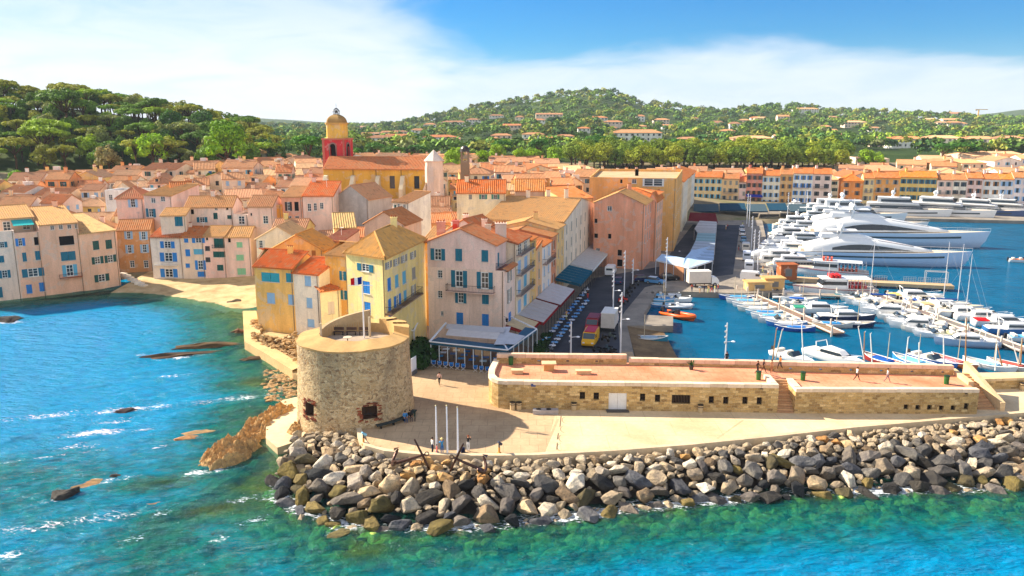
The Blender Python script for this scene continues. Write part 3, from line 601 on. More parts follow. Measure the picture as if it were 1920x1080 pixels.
def build_breakwater():
 root = thing('rock_breakwater', 'breakwater of big pale and dark boulders heaped below the promenade', 'breakwater', (10, 72, 0))
 top = resample([xy(G(560, 812, 1.9)), xy(G(610, 812, 1.9)), xy(G(660, 812, 1.9))] + [(p[0], p[1] - 0.3) for p in EDGE[1:-1]], 80)
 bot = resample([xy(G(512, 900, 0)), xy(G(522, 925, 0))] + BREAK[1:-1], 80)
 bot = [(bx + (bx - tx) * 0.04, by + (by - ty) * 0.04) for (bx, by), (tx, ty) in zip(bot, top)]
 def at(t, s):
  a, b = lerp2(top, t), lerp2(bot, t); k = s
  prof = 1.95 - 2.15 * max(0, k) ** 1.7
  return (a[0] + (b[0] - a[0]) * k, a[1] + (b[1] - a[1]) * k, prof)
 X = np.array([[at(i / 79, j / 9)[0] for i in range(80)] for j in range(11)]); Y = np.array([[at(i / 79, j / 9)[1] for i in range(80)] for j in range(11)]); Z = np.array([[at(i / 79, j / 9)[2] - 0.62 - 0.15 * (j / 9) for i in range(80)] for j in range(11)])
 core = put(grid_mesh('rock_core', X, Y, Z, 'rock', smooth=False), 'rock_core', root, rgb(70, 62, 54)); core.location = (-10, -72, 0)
 rnd = random.Random(11); pts = []
 def try_pts(n, smin, smax, rmin, rmax):
  for _ in range(n):
   s = rnd.uniform(smin, smax); t = rnd.random(); x, y, z = at(t, s); r = rnd.uniform(rmin, rmax)
   if x > 62: continue
   if all((x - q[0]) ** 2 + (y - q[1]) ** 2 + 1.3 * (z - q[2]) ** 2 > (0.63 * (r + q[3])) ** 2 for q in pts): pts.append((x, y, z, r, s))
 try_pts(2200, 0.45, 1.02, 1.2, 1.5); try_pts(4500, 0.3, 1.03, 0.85, 1.1); try_pts(6000, 0.03, 1.03, 0.6, 0.85); try_pts(7000, 0.0, 0.8, 0.36, 0.56); try_pts(2500, 0.0, 1.02, 0.25, 0.4)
 pale = [rgb(206, 190, 164), rgb(222, 208, 184), rgb(190, 172, 146), rgb(214, 188, 150), rgb(176, 164, 148), rgb(230, 218, 196)]
 tan = [rgb(204, 158, 96), rgb(216, 172, 112), rgb(190, 140, 84), rgb(210, 184, 140)]
 dark = [rgb(120, 112, 102), rgb(98, 94, 90), rgb(138, 118, 94), rgb(154, 132, 104), rgb(92, 90, 88), rgb(162, 146, 124), rgb(122, 118, 112), rgb(176, 158, 132)]
 wet = [rgb(128, 112, 62), rgb(112, 100, 58), rgb(92, 84, 60), rgb(70, 66, 60), rgb(132, 116, 70), rgb(58, 56, 54), rgb(50, 52, 54)]
 blue = [rgb(92, 94, 100), rgb(112, 112, 114), rgb(78, 80, 86), rgb(130, 122, 114), rgb(104, 98, 94), rgb(142, 130, 116)]
 def colour(q):
  x, y, z, r, s = q; u = rnd.random(); px = pix((x, y, z))[0]
  if s > 0.86: return rnd.choice(wet if u < 0.7 else blue)
  if 755 < px < 910 and s < 0.4: return rnd.choice(tan if u < 0.8 else pale)
  if px < 840: return rnd.choice(pale if u < (0.9 if s < .5 else .3) else (dark if u < .6 or s < .5 else wet))
  if s > 0.42: return rnd.choice(blue if u < 0.36 else (dark if u < .74 else (wet if u < .86 else pale)))
  return rnd.choice(pale if u < 0.68 else (tan if u < 0.78 else dark))
 pts.sort(key=lambda q: -q[3] * (1.0 + 0.25 * (q[4] < .9)))
 fill = MB()
 for i, q in enumerate(pts):
  me = rnd.choice(ROCKS); c = colour(q); sx = q[3] * rnd.uniform(0.95, 1.3); sy = q[3] * rnd.uniform(0.85, 1.1); sz = q[3] * rnd.uniform(0.8, 1.1)
  rot = Matrix.Rotation(rnd.uniform(0, 6.28), 4, 'Z') @ Matrix.Rotation(rnd.uniform(-.5, .5), 4, 'X') @ Matrix.Rotation(rnd.uniform(-.4, .4), 4, 'Y')
  if i < 300:
   o = put(me, 'boulder', root, c); o.rotation_euler = rot.to_euler(); o.scale = (sx, sy, sz); o.location = (q[0] - 10, q[1] - 72, q[2] + 0.05 * q[3])
  else:
   mm = Matrix.Translation((q[0], q[1], q[2])) @ rot @ Matrix.Diagonal((sx, sy, sz, 1)); o0 = len(fill.v)
   fill.v += [tuple(mm @ v.co) for v in me.vertices]
   for p in me.polygons: fill.f.append(tuple(o0 + k for k in p.vertices)); fill.mi.append(0)
 stuff(fill.build('rock_fill', 'rock', root, rgb(186, 168, 140)))
 sub = MB()                                      # boulders wholly under water at the foot
 for k in range(700):
  t = rnd.random(); a = at(t, 1.0); b = at(t, 0.6); dx, dy = a[0] - b[0], a[1] - b[1]; l = math.hypot(dx, dy); e = rnd.uniform(0.1, 6.5); r = rnd.uniform(0.4, 1.2)
  x, y = a[0] + dx / l * e, a[1] + dy / l * e; z = -0.12 - 0.24 * e - r * 0.3 + rnd.uniform(-.2, .2); me = rnd.choice(ROCKS)
  mm = Matrix.Translation((x, y, min(z, -0.3 - r * .2))) @ Matrix.Rotation(rnd.uniform(0, 6.28), 4, 'Z') @ Matrix.Diagonal((r * 1.2, r, r * .8, 1)); o0 = len(sub.v)
  sub.v += [tuple(mm @ v.co) for v in me.vertices]
  for p in me.polygons: sub.f.append(tuple(o0 + q for q in p.vertices)); sub.mi.append(0)
 stuff(sub.build('sunken_boulder_bed', 'rock', root, rgb(176, 204, 104)))
build_breakwater()
def build_promontory():
 a = G(372, 888, 0); b = G(536, 762, 0.5); d = Vector((b.x - a.x, b.y - a.y, 0)); Lh = d.length; d.normalize(); n = Vector((-d.y, d.x, 0))
 us = np.linspace(-0.08, 1.05, 150); vs = np.linspace(-1, 1, 70); U, Vv = np.meshgrid(us, vs)
 wid = 2.3 + 1.3 * np.sin(np.clip(U, 0, 1) * PI) + 0.5 * (fbm(U * 30, U * 0 + 5, 6) - .5)
 X = a.x + d.x * Lh * U + n.x * wid * Vv; Y = a.y + d.y * Lh * U + n.y * wid * Vv
 prof = np.clip(1 - np.abs(Vv + 0.12) ** 1.7, 0, 1) * sm(U, -0.08, 0.3) * (1 - 0.4 * sm(U, 0.75, 1.05))
 rid = np.abs(2 * fbm(X * 1.0 + 40, Y * 1.0, 2.6) - 1); rid2 = np.abs(2 * fbm(U * 26 + 9 * Vv, Vv * 5 + U * 4, 2.2) - 1)
 rid3 = np.abs(2 * fbm(X * 1.0, Y * 1.0 + 70, 1.1) - 1)
 Z = -0.95 + prof * (2.3 + 0.5 * np.sin(U * 9)) + (1.6 * rid2 + 1.5 * rid + 1.0 * rid3 - 1.15) * np.clip(prof * 1.6, 0, 1)
 o = put(grid_mesh('rock_promontory', X, Y, Z, 'rock', smooth=False), 'rock_promontory', None, rgb(212, 172, 116))
 tag(o, 'knobbly ochre rock spur running into the sea beside the round tower', 'rock')
 a = G(572, 800, 1.0); X, Y = np.meshgrid(np.linspace(a.x - 2.4, a.x + 1.2, 30), np.linspace(a.y - 3.2, a.y + 1.2, 30)); r = np.hypot((X - a.x + .6) / 1.9, (Y - a.y + 1) / 2.3)
 Z = -0.6 + 2.6 * np.clip(1 - r ** 2, -0.3, 1) + 1.1 * (np.abs(2 * fbm(X * 3, Y * 3, 2.2) - 1) - .4)
 o = put(grid_mesh('rock_outcrop', X, Y, Z, 'rock', smooth=False), 'rock_outcrop', None, rgb(208, 166, 108)); tag(o, 'small ochre rock outcrop hugging the foot of the round tower', 'rock')
 names = {0: 'flat tan rock breaking the surface off the ochre spur', 1: 'pale submerged rock slab beside the flat tan rock', 2: 'round dark boulder standing alone in the choppy blue water', 3: 'small dark rock amid the white foam of the bay', 4: 'tiny dark rock in the foam below the lone round boulder', 5: 'long low dark reef off the walled path, its seaward half', 6: 'long low brown reef off the walled path, its shoreward half', 7: 'low brown rock close under the walled path', 8: 'black rock cluster awash below the blue-shuttered pink house', 9: 'dark rock at the end of the beach', 10: 'reddish boulder at the bend of the walled path', 11: 'olive rock under a burst of foam off the boulders', 12: 'pale brown rock shelf awash near the lone round boulder', 13: 'pale sunken rock below the brown rock shelf'}
 for i, (q, l, w, h, t, c) in enumerate(SEA_ROCKS):
  g = G(*q, 0); me = rock_mesh('sea_rock', 300 + i, 26, (1, 1, 1), 0.06, 0.3); o = put(me, 'sea_rock', None, c, (g.x, g.y, -0.25), t, (l, w, h + 0.3)); tag(o, names[i], 'rock')
 rnd = random.Random(4); r2 = thing('shore_rubble', 'loose brown and pale stones piled below the yellow houses', 'rocks', (-36, 115, 0)); f2 = MB()
 k = 0
 for _ in range(5000):
  x, y = rnd.uniform(-46, -24), rnd.uniform(97, 134)
  if y < 96: continue
  px, py = pix((x, y, 0.8)); inland = x > np.interp(y, [96, 107, 114, 121, 138], [-25.5, -29.5, -34.8, -40.8, -46.0])
  sea = (not inland) and py > 682 and px > 495
  if not (inland or sea) or px > 556 or k > 900: continue
  if inland and y > 123 and x > -41: continue
  r = rnd.uniform(0.22, 0.6) if inland else rnd.uniform(0.2, 0.7); z = 0.95 + rnd.uniform(0, 1.3) * (0.5 + 0.5 * math.sin(x * .8 + y)) if inland else -0.15; k += 1
  me = rnd.choice(ROCKS)
  if k <= 120 and r > 0.38:
   put(me, 'stone', r2, rnd.choice([rgb(206, 172, 122), rgb(180, 144, 98), rgb(150, 116, 78), rgb(222, 196, 150)] if inland else [rgb(96, 74, 52), rgb(130, 104, 72), rgb(178, 160, 132)]), (x + 36, y - 115, z), rnd.uniform(0, 6), (r * 1.3, r, r * .8))
  else:
   mm = Matrix.Translation((x, y, z)) @ Matrix.Rotation(rnd.uniform(0, 6.28), 4, 'Z') @ Matrix.Diagonal((r * 1.3, r, r * .8, 1)); o0 = len(f2.v); f2.v += [tuple(mm @ v.co) for v in me.vertices]
   for p in me.polygons: f2.f.append(tuple(o0 + q for q in p.vertices)); f2.mi.append(0)
 stuff(f2.build('small_stone_fill', 'rock', r2, rgb(188, 152, 104)))
build_promontory()
# ============================================================ WALLS WITH REAL OPENINGS
def facade(mb, a, b, z0, z1, holes=(), depth=0.22, mi=0, uv0=0.0, reveal_mi=None):
 """vertical wall a->b (outside on the right of the direction a->b); holes = (s0, s1, h0, h1) cut with reveals"""
 a = Vector((a[0], a[1], 0)); b = Vector((b[0], b[1], 0)); u = b - a; Lw = u.length; u.normalize(); inn = Vector((-u.y, u.x, 0)) * depth
 hs = [(max(.02, h[0]), min(Lw - .02, h[1]), max(z0 + .01, h[2]), min(z1 - .02, h[3])) for h in holes]; hs = [h for h in hs if h[1] - h[0] > .05 and h[3] - h[2] > .05]
 ss = sorted({0.0, Lw, *[h[0] for h in hs], *[h[1] for h in hs]}); zs = sorted({z0, z1, *[h[2] for h in hs], *[h[3] for h in hs]})
 def pt(s, z): return a + u * s + Vector((0, 0, z))
 for i in range(len(ss) - 1):
  s0, s1 = ss[i], ss[i + 1]
  if s1 - s0 < 1e-4: continue
  sm_ = (s0 + s1) / 2; run = None
  for j in range(len(zs) - 1):
   zm = (zs[j] + zs[j + 1]) / 2; hit = any(h[0] < sm_ < h[1] and h[2] < zm < h[3] for h in hs)
   if not hit and run is None: run = zs[j]
   if hit or j == len(zs) - 2:
    top = zs[j] if hit else zs[j + 1]
    if run is not None and top > run: mb.quad(pt(s0, run), pt(s1, run), pt(s1, top), pt(s0, top), [(uv0 + s0, run), (uv0 + s1, run), (uv0 + s1, top), (uv0 + s0, top)], mi)
    run = None
 for s0, s1, h0, h1 in hs:
  A, B, C_, D = pt(s0, h0), pt(s1, h0), pt(s1, h1), pt(s0, h1); q = [(0, 0), (0.3, 0), (0.3, 0.3), (0, 0.3)]; r = mi if reveal_mi is None else reveal_mi
  for e, f in ((A, B), (B, C_), (C_, D), (D, A)): mb.quad(e, f, f + inn, e + inn, q, r)
 return hs
def hit_wall(a, b, px, py):
 """where the sight line through a pixel meets the wall plane a->b: distance along it, height"""
 a = Vector((a[0], a[1], 0)); b = Vector((b[0], b[1], 0)); u = (b - a).normalized(); n = Vector((u.y, -u.x, 0)); d = ray(px, py)
 t = (n.dot(a)) / n.dot(d); h = d * t; return (h - a).dot(u), CAM_H + d.z * t
# ============================================================ ROUND TOWER
TC = Vector((-18.05, 88.0, 0)); TR0, TR1, TZ = 6.75, 6.3, 10.9
def build_tower():
 root = thing('round_tower', 'round rubble stone tower with flat terrace top beside the sea', 'tower', (TC.x, TC.y, 1.5))
 segs = 120; zs = [0.6, 2.0, 3.4, 3.9, 5.2, 5.6, 7, 9, TZ]
 def rad(z): return TR1 + (TR0 - TR1) * max(0, (1 - (z - 1) / 8)) ** 1.2
 def onto(px, py):
  d = ray(px, py); best = None
  for r in [6.55]:
   A = d.x ** 2 + d.y ** 2; B = -2 * (d.x * TC.x + d.y * TC.y); Cc = TC.x ** 2 + TC.y ** 2 - r * r; t = (-B - math.sqrt(max(0, B * B - 4 * A * Cc))) / (2 * A)
   best = (math.atan2(d.y * t - TC.y, d.x * t - TC.x), CAM_H + d.z * t)
  return best
 wins = [(580, 763, 0.11, 3.25, 4.75), (693, 763, 0.13, 3.3, 4.7)]
 angs = []
 for px, py, hw, a0, a1 in wins: angs.append((onto(px, py)[0], hw, a0, a1))
 th = sorted({2 * PI * k / segs for k in range(segs)} | {(a + s * h) % (2 * PI) for a, h, _, _ in angs for s in (-1, 1)}); zl = sorted({*zs, *[w[2] for w in angs], *[w[3] for w in angs]})
 m = MB(); pt = lambda t, z, dr=0: Vector((TC.x + (rad(z) + dr) * math.cos(t), TC.y + (rad(z) + dr) * math.sin(t), z))
 isw = lambda t, z: any(abs(((t - a + PI) % (2 * PI)) - PI) < h and z0 < z < z1 for a, h, z0, z1 in angs)
 for i in range(len(th)):
  t0 = th[i]; t1 = th[(i + 1) % len(th)]; t1 = t1 if t1 > t0 else t1 + 2 * PI
  if t1 - t0 < 1e-5: continue
  for j in range(len(zl) - 1):
   if isw((t0 + t1) / 2, (zl[j] + zl[j + 1]) / 2): continue
   m.quad(pt(t0, zl[j]), pt(t1, zl[j]), pt(t1, zl[j + 1]), pt(t0, zl[j + 1]), [(t0 * 6.5, zl[j]), (t1 * 6.5, zl[j]), (t1 * 6.5, zl[j + 1]), (t0 * 6.5, zl[j + 1])])
 m.build('wall', 'rubble', root)
 for a, h, z0, z1 in angs:                              # embrasures with broken brick edges
  e = MB(); p = [pt(a - h, z0), pt(a + h, z0), pt(a + h, z1), pt(a - h, z1)]; inn = -Vector((math.cos(a), math.sin(a), 0)) * 1.1
  for i in range(4): e.quad(p[i], p[(i + 1) % 4], p[(i + 1) % 4] + inn * (1 if i != 0 else 0.8), p[i] + inn)
  e.quad(*[q + inn for q in p]); w = e.build('embrasure', 'concrete', root, rgb(96, 70, 54))
  rnd = random.Random(int(a * 100))
  for k in range(34):
   s = rnd.uniform(0, 4); i = int(s); f = s - i; q = p[i].lerp(p[(i + 1) % 4], f); c = (p[0] + p[2]) / 2; q = q + (q - c).normalized() * rnd.uniform(0.05, 0.45)
   b = MB(); b.box((0, 0, 0), (0.34, 0.16, 0.13)); me = bpy.data.meshes.get('tower_brick') or b.mesh('tower_brick', 'concrete')
   t = math.atan2(q.y - TC.y, q.x - TC.x); pp = pt(t, q.z, 0.01); o = put(me, 'brick', root, rnd.choice([rgb(142, 74, 50), rgb(158, 88, 60), rgb(120, 66, 48), rgb(112, 58, 42)])); o.location = pp - Vector((TC.x, TC.y, 1.5)); o.rotation_euler = (0, rnd.uniform(-.1, .1), t + PI / 2)
 g = MB(); a, h, z0, z1 = angs[1]                       # barred light in the front embrasure
 c = pt(a, (z0 + z1) / 2 + 0.1, -0.75); tv = Vector((-math.sin(a), math.cos(a), 0))
 for k in (-1, 0, 1): g.tube([c + tv * 0.28 * k - Vector((0, 0, .5)), c + tv * 0.28 * k + Vector((0, 0, .5))], 0.03, 5)
 for k in (-1, 1): g.tube([c - tv * .45 + Vector((0, 0, .5 * k)), c + tv * .45 + Vector((0, 0, .5 * k))], 0.05, 5)
 g.build('window_grille', 'metal', root, rgb(60, 58, 56))
 rim = MB(); n = 96; IC = TC + Vector((0.25, 0.9, 0))
 def inner(t): return Vector((IC.x + 4.25 * math.cos(t), IC.y + 4.0 * math.sin(t), 0))
 hz = lambda t: 0.05 * math.sin(5 * t) + 0.04 * math.sin(11 * t + 1)
 zi = TZ + 0.35; floor_z = TZ - 0.75
 for k in range(n):
  t0, t1 = 2 * PI * k / n, 2 * PI * (k + 1) / n
  o0, o1 = pt(t0, TZ, 0.06), pt(t1, TZ, 0.06); i0, i1 = inner(t0), inner(t1)
  o0.z += hz(t0); o1.z += hz(t1); i0.z = zi + hz(t0 * 1); i1.z = zi + hz(t1 * 1)
  rim.quad(o0, o1, i1, i0); f0, f1 = i0.copy(), i1.copy(); f0.z = f1.z = floor_z; rim.quad(i0, i1, f1, f0)
  q0, q1 = pt(t0, TZ - 0.18, 0.02), pt(t1, TZ - 0.18, 0.02); rim.quad(q0, q1, o1, o0)
 rim.build('rim', M['concrete'], root, rgb(196, 158, 104))
 fl = MB(); fl.poly([(inner(2 * PI * k / 64).x, inner(2 * PI * k / 64).y, floor_z + .01) for k in range(64)]); fl.build('terrace_floor', 'concrete', root, rgb(176, 158, 138))
 w = MB(); n = 22
 for k in range(n):
  t0 = R(168) - R(88) * k / n; t1 = R(168) - R(88) * (k + 1) / n; z0_, z1_ = zi + 1.5 * (k / n) + .05, zi + 1.5 * ((k + 1) / n) + .05
  A, B = inner(t0), inner(t1); o = Vector((math.cos(t0), math.sin(t0), 0)) * 0.5; o2 = Vector((math.cos(t1), math.sin(t1), 0)) * 0.5
  lo = Vector((0, 0, floor_z)); h0 = Vector((0, 0, z0_)); h1 = Vector((0, 0, z1_))
  w.quad(B + lo, A + lo, A + h0, B + h1); w.quad(A + h0, A + o + h0, B + o2 + h1, B + h1); w.quad(A + o + lo, B + o2 + lo, B + o2 + h1, A + o + h0)
  if k == n - 1: w.quad(B + lo, B + h1, B + o2 + h1, B + o2 + lo)
 w.build('parapet_screen', 'concrete', root, rgb(186, 160, 122))
 w = MB()
 for k in range(8):
  t0 = R(62) - R(62) * k / 8; t1 = R(62) - R(62) * (k + 1) / 8; z = TZ + 0.95 + 0.1 * math.sin(k * 2.1)
  a0, a1 = pt(t0, TZ, 0.03), pt(t1, TZ, 0.03); b0, b1 = inner(t0), inner(t1)
  for q in (a0, a1, b0, b1): q.z = z
  w.quad(a0, b0, b1, a1); d = Vector((0, 0, 1.3)); w.quad(a1 - d, a0 - d, a0, a1); w.quad(b0 - d, b1 - d, b1, b0)
  if k == 7: w.quad(a1 - d, a1, b1, b1 - d)
  if k == 0: w.quad(b0 - d, b0, a0, a0 - d)
 w.build('corner_block', 'concrete', root, rgb(204, 164, 106))
 m = MB(); ps = [(602, 628, 9.6), (692, 588, 9.8)]
 for px, py, ln in ps:
  q = P(px, py, TC.y + (2.5 if px > 650 else -0.5)); m.tube([(q.x, q.y, floor_z), (q.x, q.y, floor_z + 2.4)], 0.13, 8)
 m.build('post', 'concrete', root, rgb(206, 190, 160))
 tb = thing('terrace_table', 'small round table on the terrace of the round tower', 'table', (TC.x - 0.6, TC.y - 0.4, floor_z)); q = MB(); q.lathe([(0.5, 0.72), (0.5, 0.78)], 12, (TC.x - .6, TC.y - .4, floor_z)); q.build('table_top', 'paint', tb, rgb(220, 200, 170)); q = MB(); q.tube([(TC.x - .6, TC.y - .4, floor_z), (TC.x - .6, TC.y - .4, floor_z + .73)], 0.06, 6); q.build('leg', 'metal', tb, rgb(90, 84, 80))
 for k in range(3):
  bp = TC + Vector((-2.4 + 1.5 * k, 3.3, 0)); ch = thing('terrace_bench', f'dark slatted bench under the tower parapet, {ordinal(k + 1)} from the sea', 'bench', (bp.x, bp.y, floor_z), group='benches on the tower')
  q = MB(); q.box((bp.x, bp.y, floor_z + .42), (1.2, .4, .06)); q.build('seat', 'wood', ch, rgb(80, 64, 56)); q = MB(); q.box((bp.x, bp.y + .22, floor_z + .75), (1.2, .06, .35)); q.build('backrest', 'wood', ch, rgb(90, 70, 60))
  q = MB(); q.box((bp.x - .5, bp.y, floor_z + .2), (.08, .36, .4)); q.build('leg', 'metal', ch, rgb(50, 50, 50)); q = MB(); q.box((bp.x + .5, bp.y, floor_z + .2), (.08, .36, .4)); q.build('leg', 'metal', ch, rgb(50, 50, 50))
 b = G(683, 634, floor_z); top = P(678, 518, b.y)
 f = thing('tower_flagstaff', 'white flagstaff with a tricolour flag on the round tower', 'flagpole', (b.x, b.y, floor_z))
 q = MB(); q.tube([(b.x, b.y, floor_z), (b.x, b.y, top.z)], [0.1, 0.05], 8); q.build('pole', 'paint', f, rgb(240, 240, 240)); zy = P(680, 535, b.y).z
 q = MB(); q.tube([(b.x - 1.6, b.y, zy), (b.x + 1.2, b.y, zy)], 0.035, 6); q.build('yard', 'paint', f, rgb(240, 240, 240))
 for k, c in enumerate((rgb(20, 40, 120), rgb(240, 240, 240), rgb(200, 24, 34))):
  q = MB()
  for j in range(4):
   x0 = -(k * .42 + j * .105); x1 = x0 - .105; w0, w1 = 0.12 * math.sin(x0 * 5), 0.12 * math.sin(x1 * 5); dz = -0.18 * abs(x0); dz1 = -0.18 * abs(x1)
   q.quad((b.x + x0 - .05, b.y + w0, top.z - .9 + dz), (b.x + x0 - .05, b.y + w0, top.z - .05 + dz), (b.x + x1 - .05, b.y + w1, top.z - .05 + dz1), (b.x + x1 - .05, b.y + w1, top.z - .9 + dz1))
  q.build('flag_stripe', 'cloth', f, c)
build_tower()
# ============================================================ RAMPART WITH TERRACE
RZ1, RZ2 = 5.15, 4.75
def build_rampart():
 root = thing('rampart', 'long low ochre stone rampart with terracotta terrace along the promenade', 'rampart', (25, 90, Z_PLAZA))
 F = [(-2.75, 92.5), (-2.75, 90.4), (-2.35, 89.1), (-1.6, 88.3), (-0.6, 88.0)]            # rounded corner, from behind to the front
 A, B = (-0.6, 88.0), xy(G(1457, 774, Z_PLAZA)); C_, D = xy(G(1489, 775, Z_PLAZA)), xy(G(1831, 776, Z_PLAZA))
 back = [(53.6, 93.4), (14.6, 96.4), (-2.2, 97.0)]
 wx = [(1092, 742, 10, 14), (1118, 743, 10, 14), (1205, 745, 10, 14), (1233, 747, 10, 14), (1334, 750, 10, 14), (1361, 751, 10, 14), (1397, 751, 10, 14), (1424, 752, 10, 14)]
 def spec(a, b, px, py, w, h):
  s0, _ = hit_wall(a, b, px - w / 2, py); s1, _ = hit_wall(a, b, px + w / 2, py); _, z1 = hit_wall(a, b, px, py - h / 2); _, z0 = hit_wall(a, b, px, py + h / 2); return (s0, s1, z0, z1)
 h1 = [spec(A, B, *w) for w in wx] + [spec(A, B, 1158, 753, 34, 32), spec(A, B, 1277, 749, 35, 17)] + [spec(A, B, *q, 7, 6) for q in ((972, 713), (1192, 719), (1428, 727))]
 h2 = [spec(C_, D, *w, 9, 9) for w in ((1699, 763), (1721, 764), (1743, 764), (1765, 765), (1787, 765))] + [spec(C_, D, 1812, 762, 9, 12)] + [spec(C_, D, *q, 6, 5) for q in ((1530, 728), (1664, 733), (1812, 737))]
 m = MB(); u = 0
 for a, b in zip([(-2.2, 97.0)] + F, F): facade(m, a, b, 1.9, RZ1, uv0=u); u += math.hypot(b[0] - a[0], b[1] - a[1])
 H1 = facade(m, A, B, 1.9, RZ1, h1, 0.45, uv0=u); u += 40
 H2 = facade(m, C_, D, 1.9, RZ2, h2, 0.45, uv0=u); u += 30
 nb, nc = (B[0] + .1, B[1] + 3.6), (C_[0] + .1, C_[1] + 3.6)
 facade(m, B, nb, 1.9, RZ1, uv0=u); facade(m, nc, C_, 1.9, RZ2, uv0=u + 5)
 Rr = (D[0] + .6, D[1] + 4.0); facade(m, D, Rr, 1.9, RZ2, uv0=u + 9); facade(m, Rr, back[0], 1.9, RZ2, uv0=u + 14)
 facade(m, back[0], back[1], 0.5, RZ2, uv0=u + 20); facade(m, back[1], back[2], 0.5, RZ1, uv0=u + 60)
 m.build('wall', 'rampart', root)
 f = MB(); fx = [(p[0] + .25, p[1] + (.1 if i else 0)) for i, p in enumerate(F)]
 def flat(pts, z): tri = tessellate_polygon([[Vector((p[0], p[1], 0)) for p in pts]]); f.add([(p[0], p[1], z) for p in pts], [t if (pts[t[1]][0] - pts[t[0]][0]) * (pts[t[2]][1] - pts[t[0]][1]) - (pts[t[1]][1] - pts[t[0]][1]) * (pts[t[2]][0] - pts[t[0]][0]) > 0 else (t[0], t[2], t[1]) for t in tri])
 flat([(-2.2, 97), *F, B, nb, (nb[0], 96)] + [(14.6, 96.4)], RZ1 + .02)
 f.quad((nb[0], nb[1], RZ1 + .02), (nc[0], nc[1], RZ2 + .02), (nc[0], 95.4, RZ2 + .02), (nb[0], 95.6, RZ1 + .02))
 flat([(nc[0], nc[1]), C_, D, Rr, back[0], (nc[0], 95.4)], RZ2 + .02)
 f.build('terrace_floor', 'terracotta', root)
 dk = MB()
 for (a, b, hs) in ((A, B, H1), (C_, D, H2)):
  uu = (Vector((b[0], b[1], 0)) - Vector((a[0], a[1], 0))).normalized(); inn = Vector((-uu.y, uu.x, 0)); a3 = Vector((a[0], a[1], 0))
  for (s0, s1, z0, z1) in hs:
   w = s1 - s0; back_ = inn * 0.44; p = lambda s, z, k=back_: a3 + uu * s + k + Vector((0, 0, z))
   if w > 1.7 and z1 - z0 > 1.5:                       # white steel double door
    q = MB(); k = inn * .12; q.quad(p(s0, z0, k), p((s0 + s1) / 2 - .01, z0, k), p((s0 + s1) / 2 - .01, z1, k), p(s0, z1, k)); q.quad(p((s0 + s1) / 2 + .01, z0, k), p(s1, z0, k), p(s1, z1, k), p((s0 + s1) / 2 + .01, z1, k)); dr = q.build('door', 'paint', root, rgb(236, 232, 226))
    q = MB(); c = p(s1 - .55, z1 - .35, inn * .1); q.box(c, (.4, .05, .25)); q.build('door_sign', 'paint', dr, rgb(120, 110, 110)); q = MB(); c = p((s0 + s1) / 2, z0 + .02, -inn * .35); q.box((c.x, c.y, Z_PLAZA + .06), (w + .5, .8, .12)); q.build('door_step', 'concrete', root, rgb(90, 86, 84))
   elif w > 1.7:
    for k2 in range(12):
     q = MB(); s = s0 + (k2 + .5) * w / 12; q.box(p(s, (z0 + z1) / 2, inn * .15), (.05, .05, z1 - z0)); q.build('bar', 'metal', root, rgb(86, 70, 56))
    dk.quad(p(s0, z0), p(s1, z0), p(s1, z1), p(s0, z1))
   else:
    q = MB(); c = p((s0 + s1) / 2, (z0 + z1) / 2, inn * .2)
    if z1 - z0 > .5:
     for e in (-1, 0, 1): q.box(c + uu * e * w * .28, (.035, .035, z1 - z0))
     q.box(c, (w, .035, .04)); q.build('window_bars', 'metal', root, rgb(60, 44, 36))
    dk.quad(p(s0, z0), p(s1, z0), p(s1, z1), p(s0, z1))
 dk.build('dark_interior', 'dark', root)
 pl = MB(); s0, z0 = hit_wall(A, B, 1000, 722); c = Vector((A[0], A[1], 0)).lerp(Vector((B[0], B[1], 0)), s0 / math.hypot(B[0] - A[0], B[1] - A[1])); pl.box((c.x, c.y - .03, z0), (.55, .05, .35)); pl.build('plaque', 'paint', root, rgb(70, 84, 130))
 def coping(path, z, w, h, ln, inset, col, jitter=.02):
  pts = [Vector((p[0], p[1], 0)) for p in path]; rnd = random.Random(len(path) * 7 + int(z * 10))
  for a, b in zip(pts, pts[1:]):
   d = b - a; n = max(1, round(d.length / ln)); u_ = d.normalized(); nn = Vector((-u_.y, u_.x, 0))
   for k in range(n):
    c = a + d * ((k + .5) / n) + nn * inset; q = MB(); L_ = d.length / n - .03; q.box((c.x, c.y, z + h / 2 + rnd.uniform(-jitter, jitter)), (L_ if n > 1 else L_ + .12, w, h), math.atan2(u_.y, u_.x)); k_ = rnd.uniform(.93, 1.04)
    q.build('coping_stone', 'concrete', root, tuple(v * k_ for v in col[:3]) + (1,))
 cc = rgb(242, 216, 186)
 coping([(-2.2, 97.0)] + F + [B], RZ1, .75, .42, 1.9, .32, cc); coping([C_, D], RZ2, .75, .40, 1.9, .32, cc)
 coping([(B[0] - .38, B[1] + .7), (nb[0] - .38, nb[1])], RZ1, .72, .46, 3.2, 0, cc); coping([(C_[0] + .4, C_[1] + .7), (nc[0] + .4, nc[1])], RZ2, .72, .46, 3.2, 0, cc)
 def parapet(a, b, z0, z1):
  q = MB(); a3, b3 = Vector((a[0], a[1], 0)), Vector((b[0], b[1], 0)); u_ = (b3 - a3).normalized(); nn = Vector((u_.y, -u_.x, 0)) * .5
  facade(q, (a3 + nn)[:2], (b3 + nn)[:2], z0, z1, [(k, k + .35, z0 + .3, z0 + .5) for k in np.arange(1.5, (b3 - a3).length - 1, 3.6)], .3); q.build('parapet', 'rampart', root)
 for a, b, z in (((-1.9, 96.6), (14.3, 96.1), RZ1), ((14.6, 96.0), (53.4, 93.0), RZ2)):
  parapet(a, b, z, z + .75)
  coping([a, b], z + .72, .72, .5, 1.85, -.1, rgb(238, 206, 174))
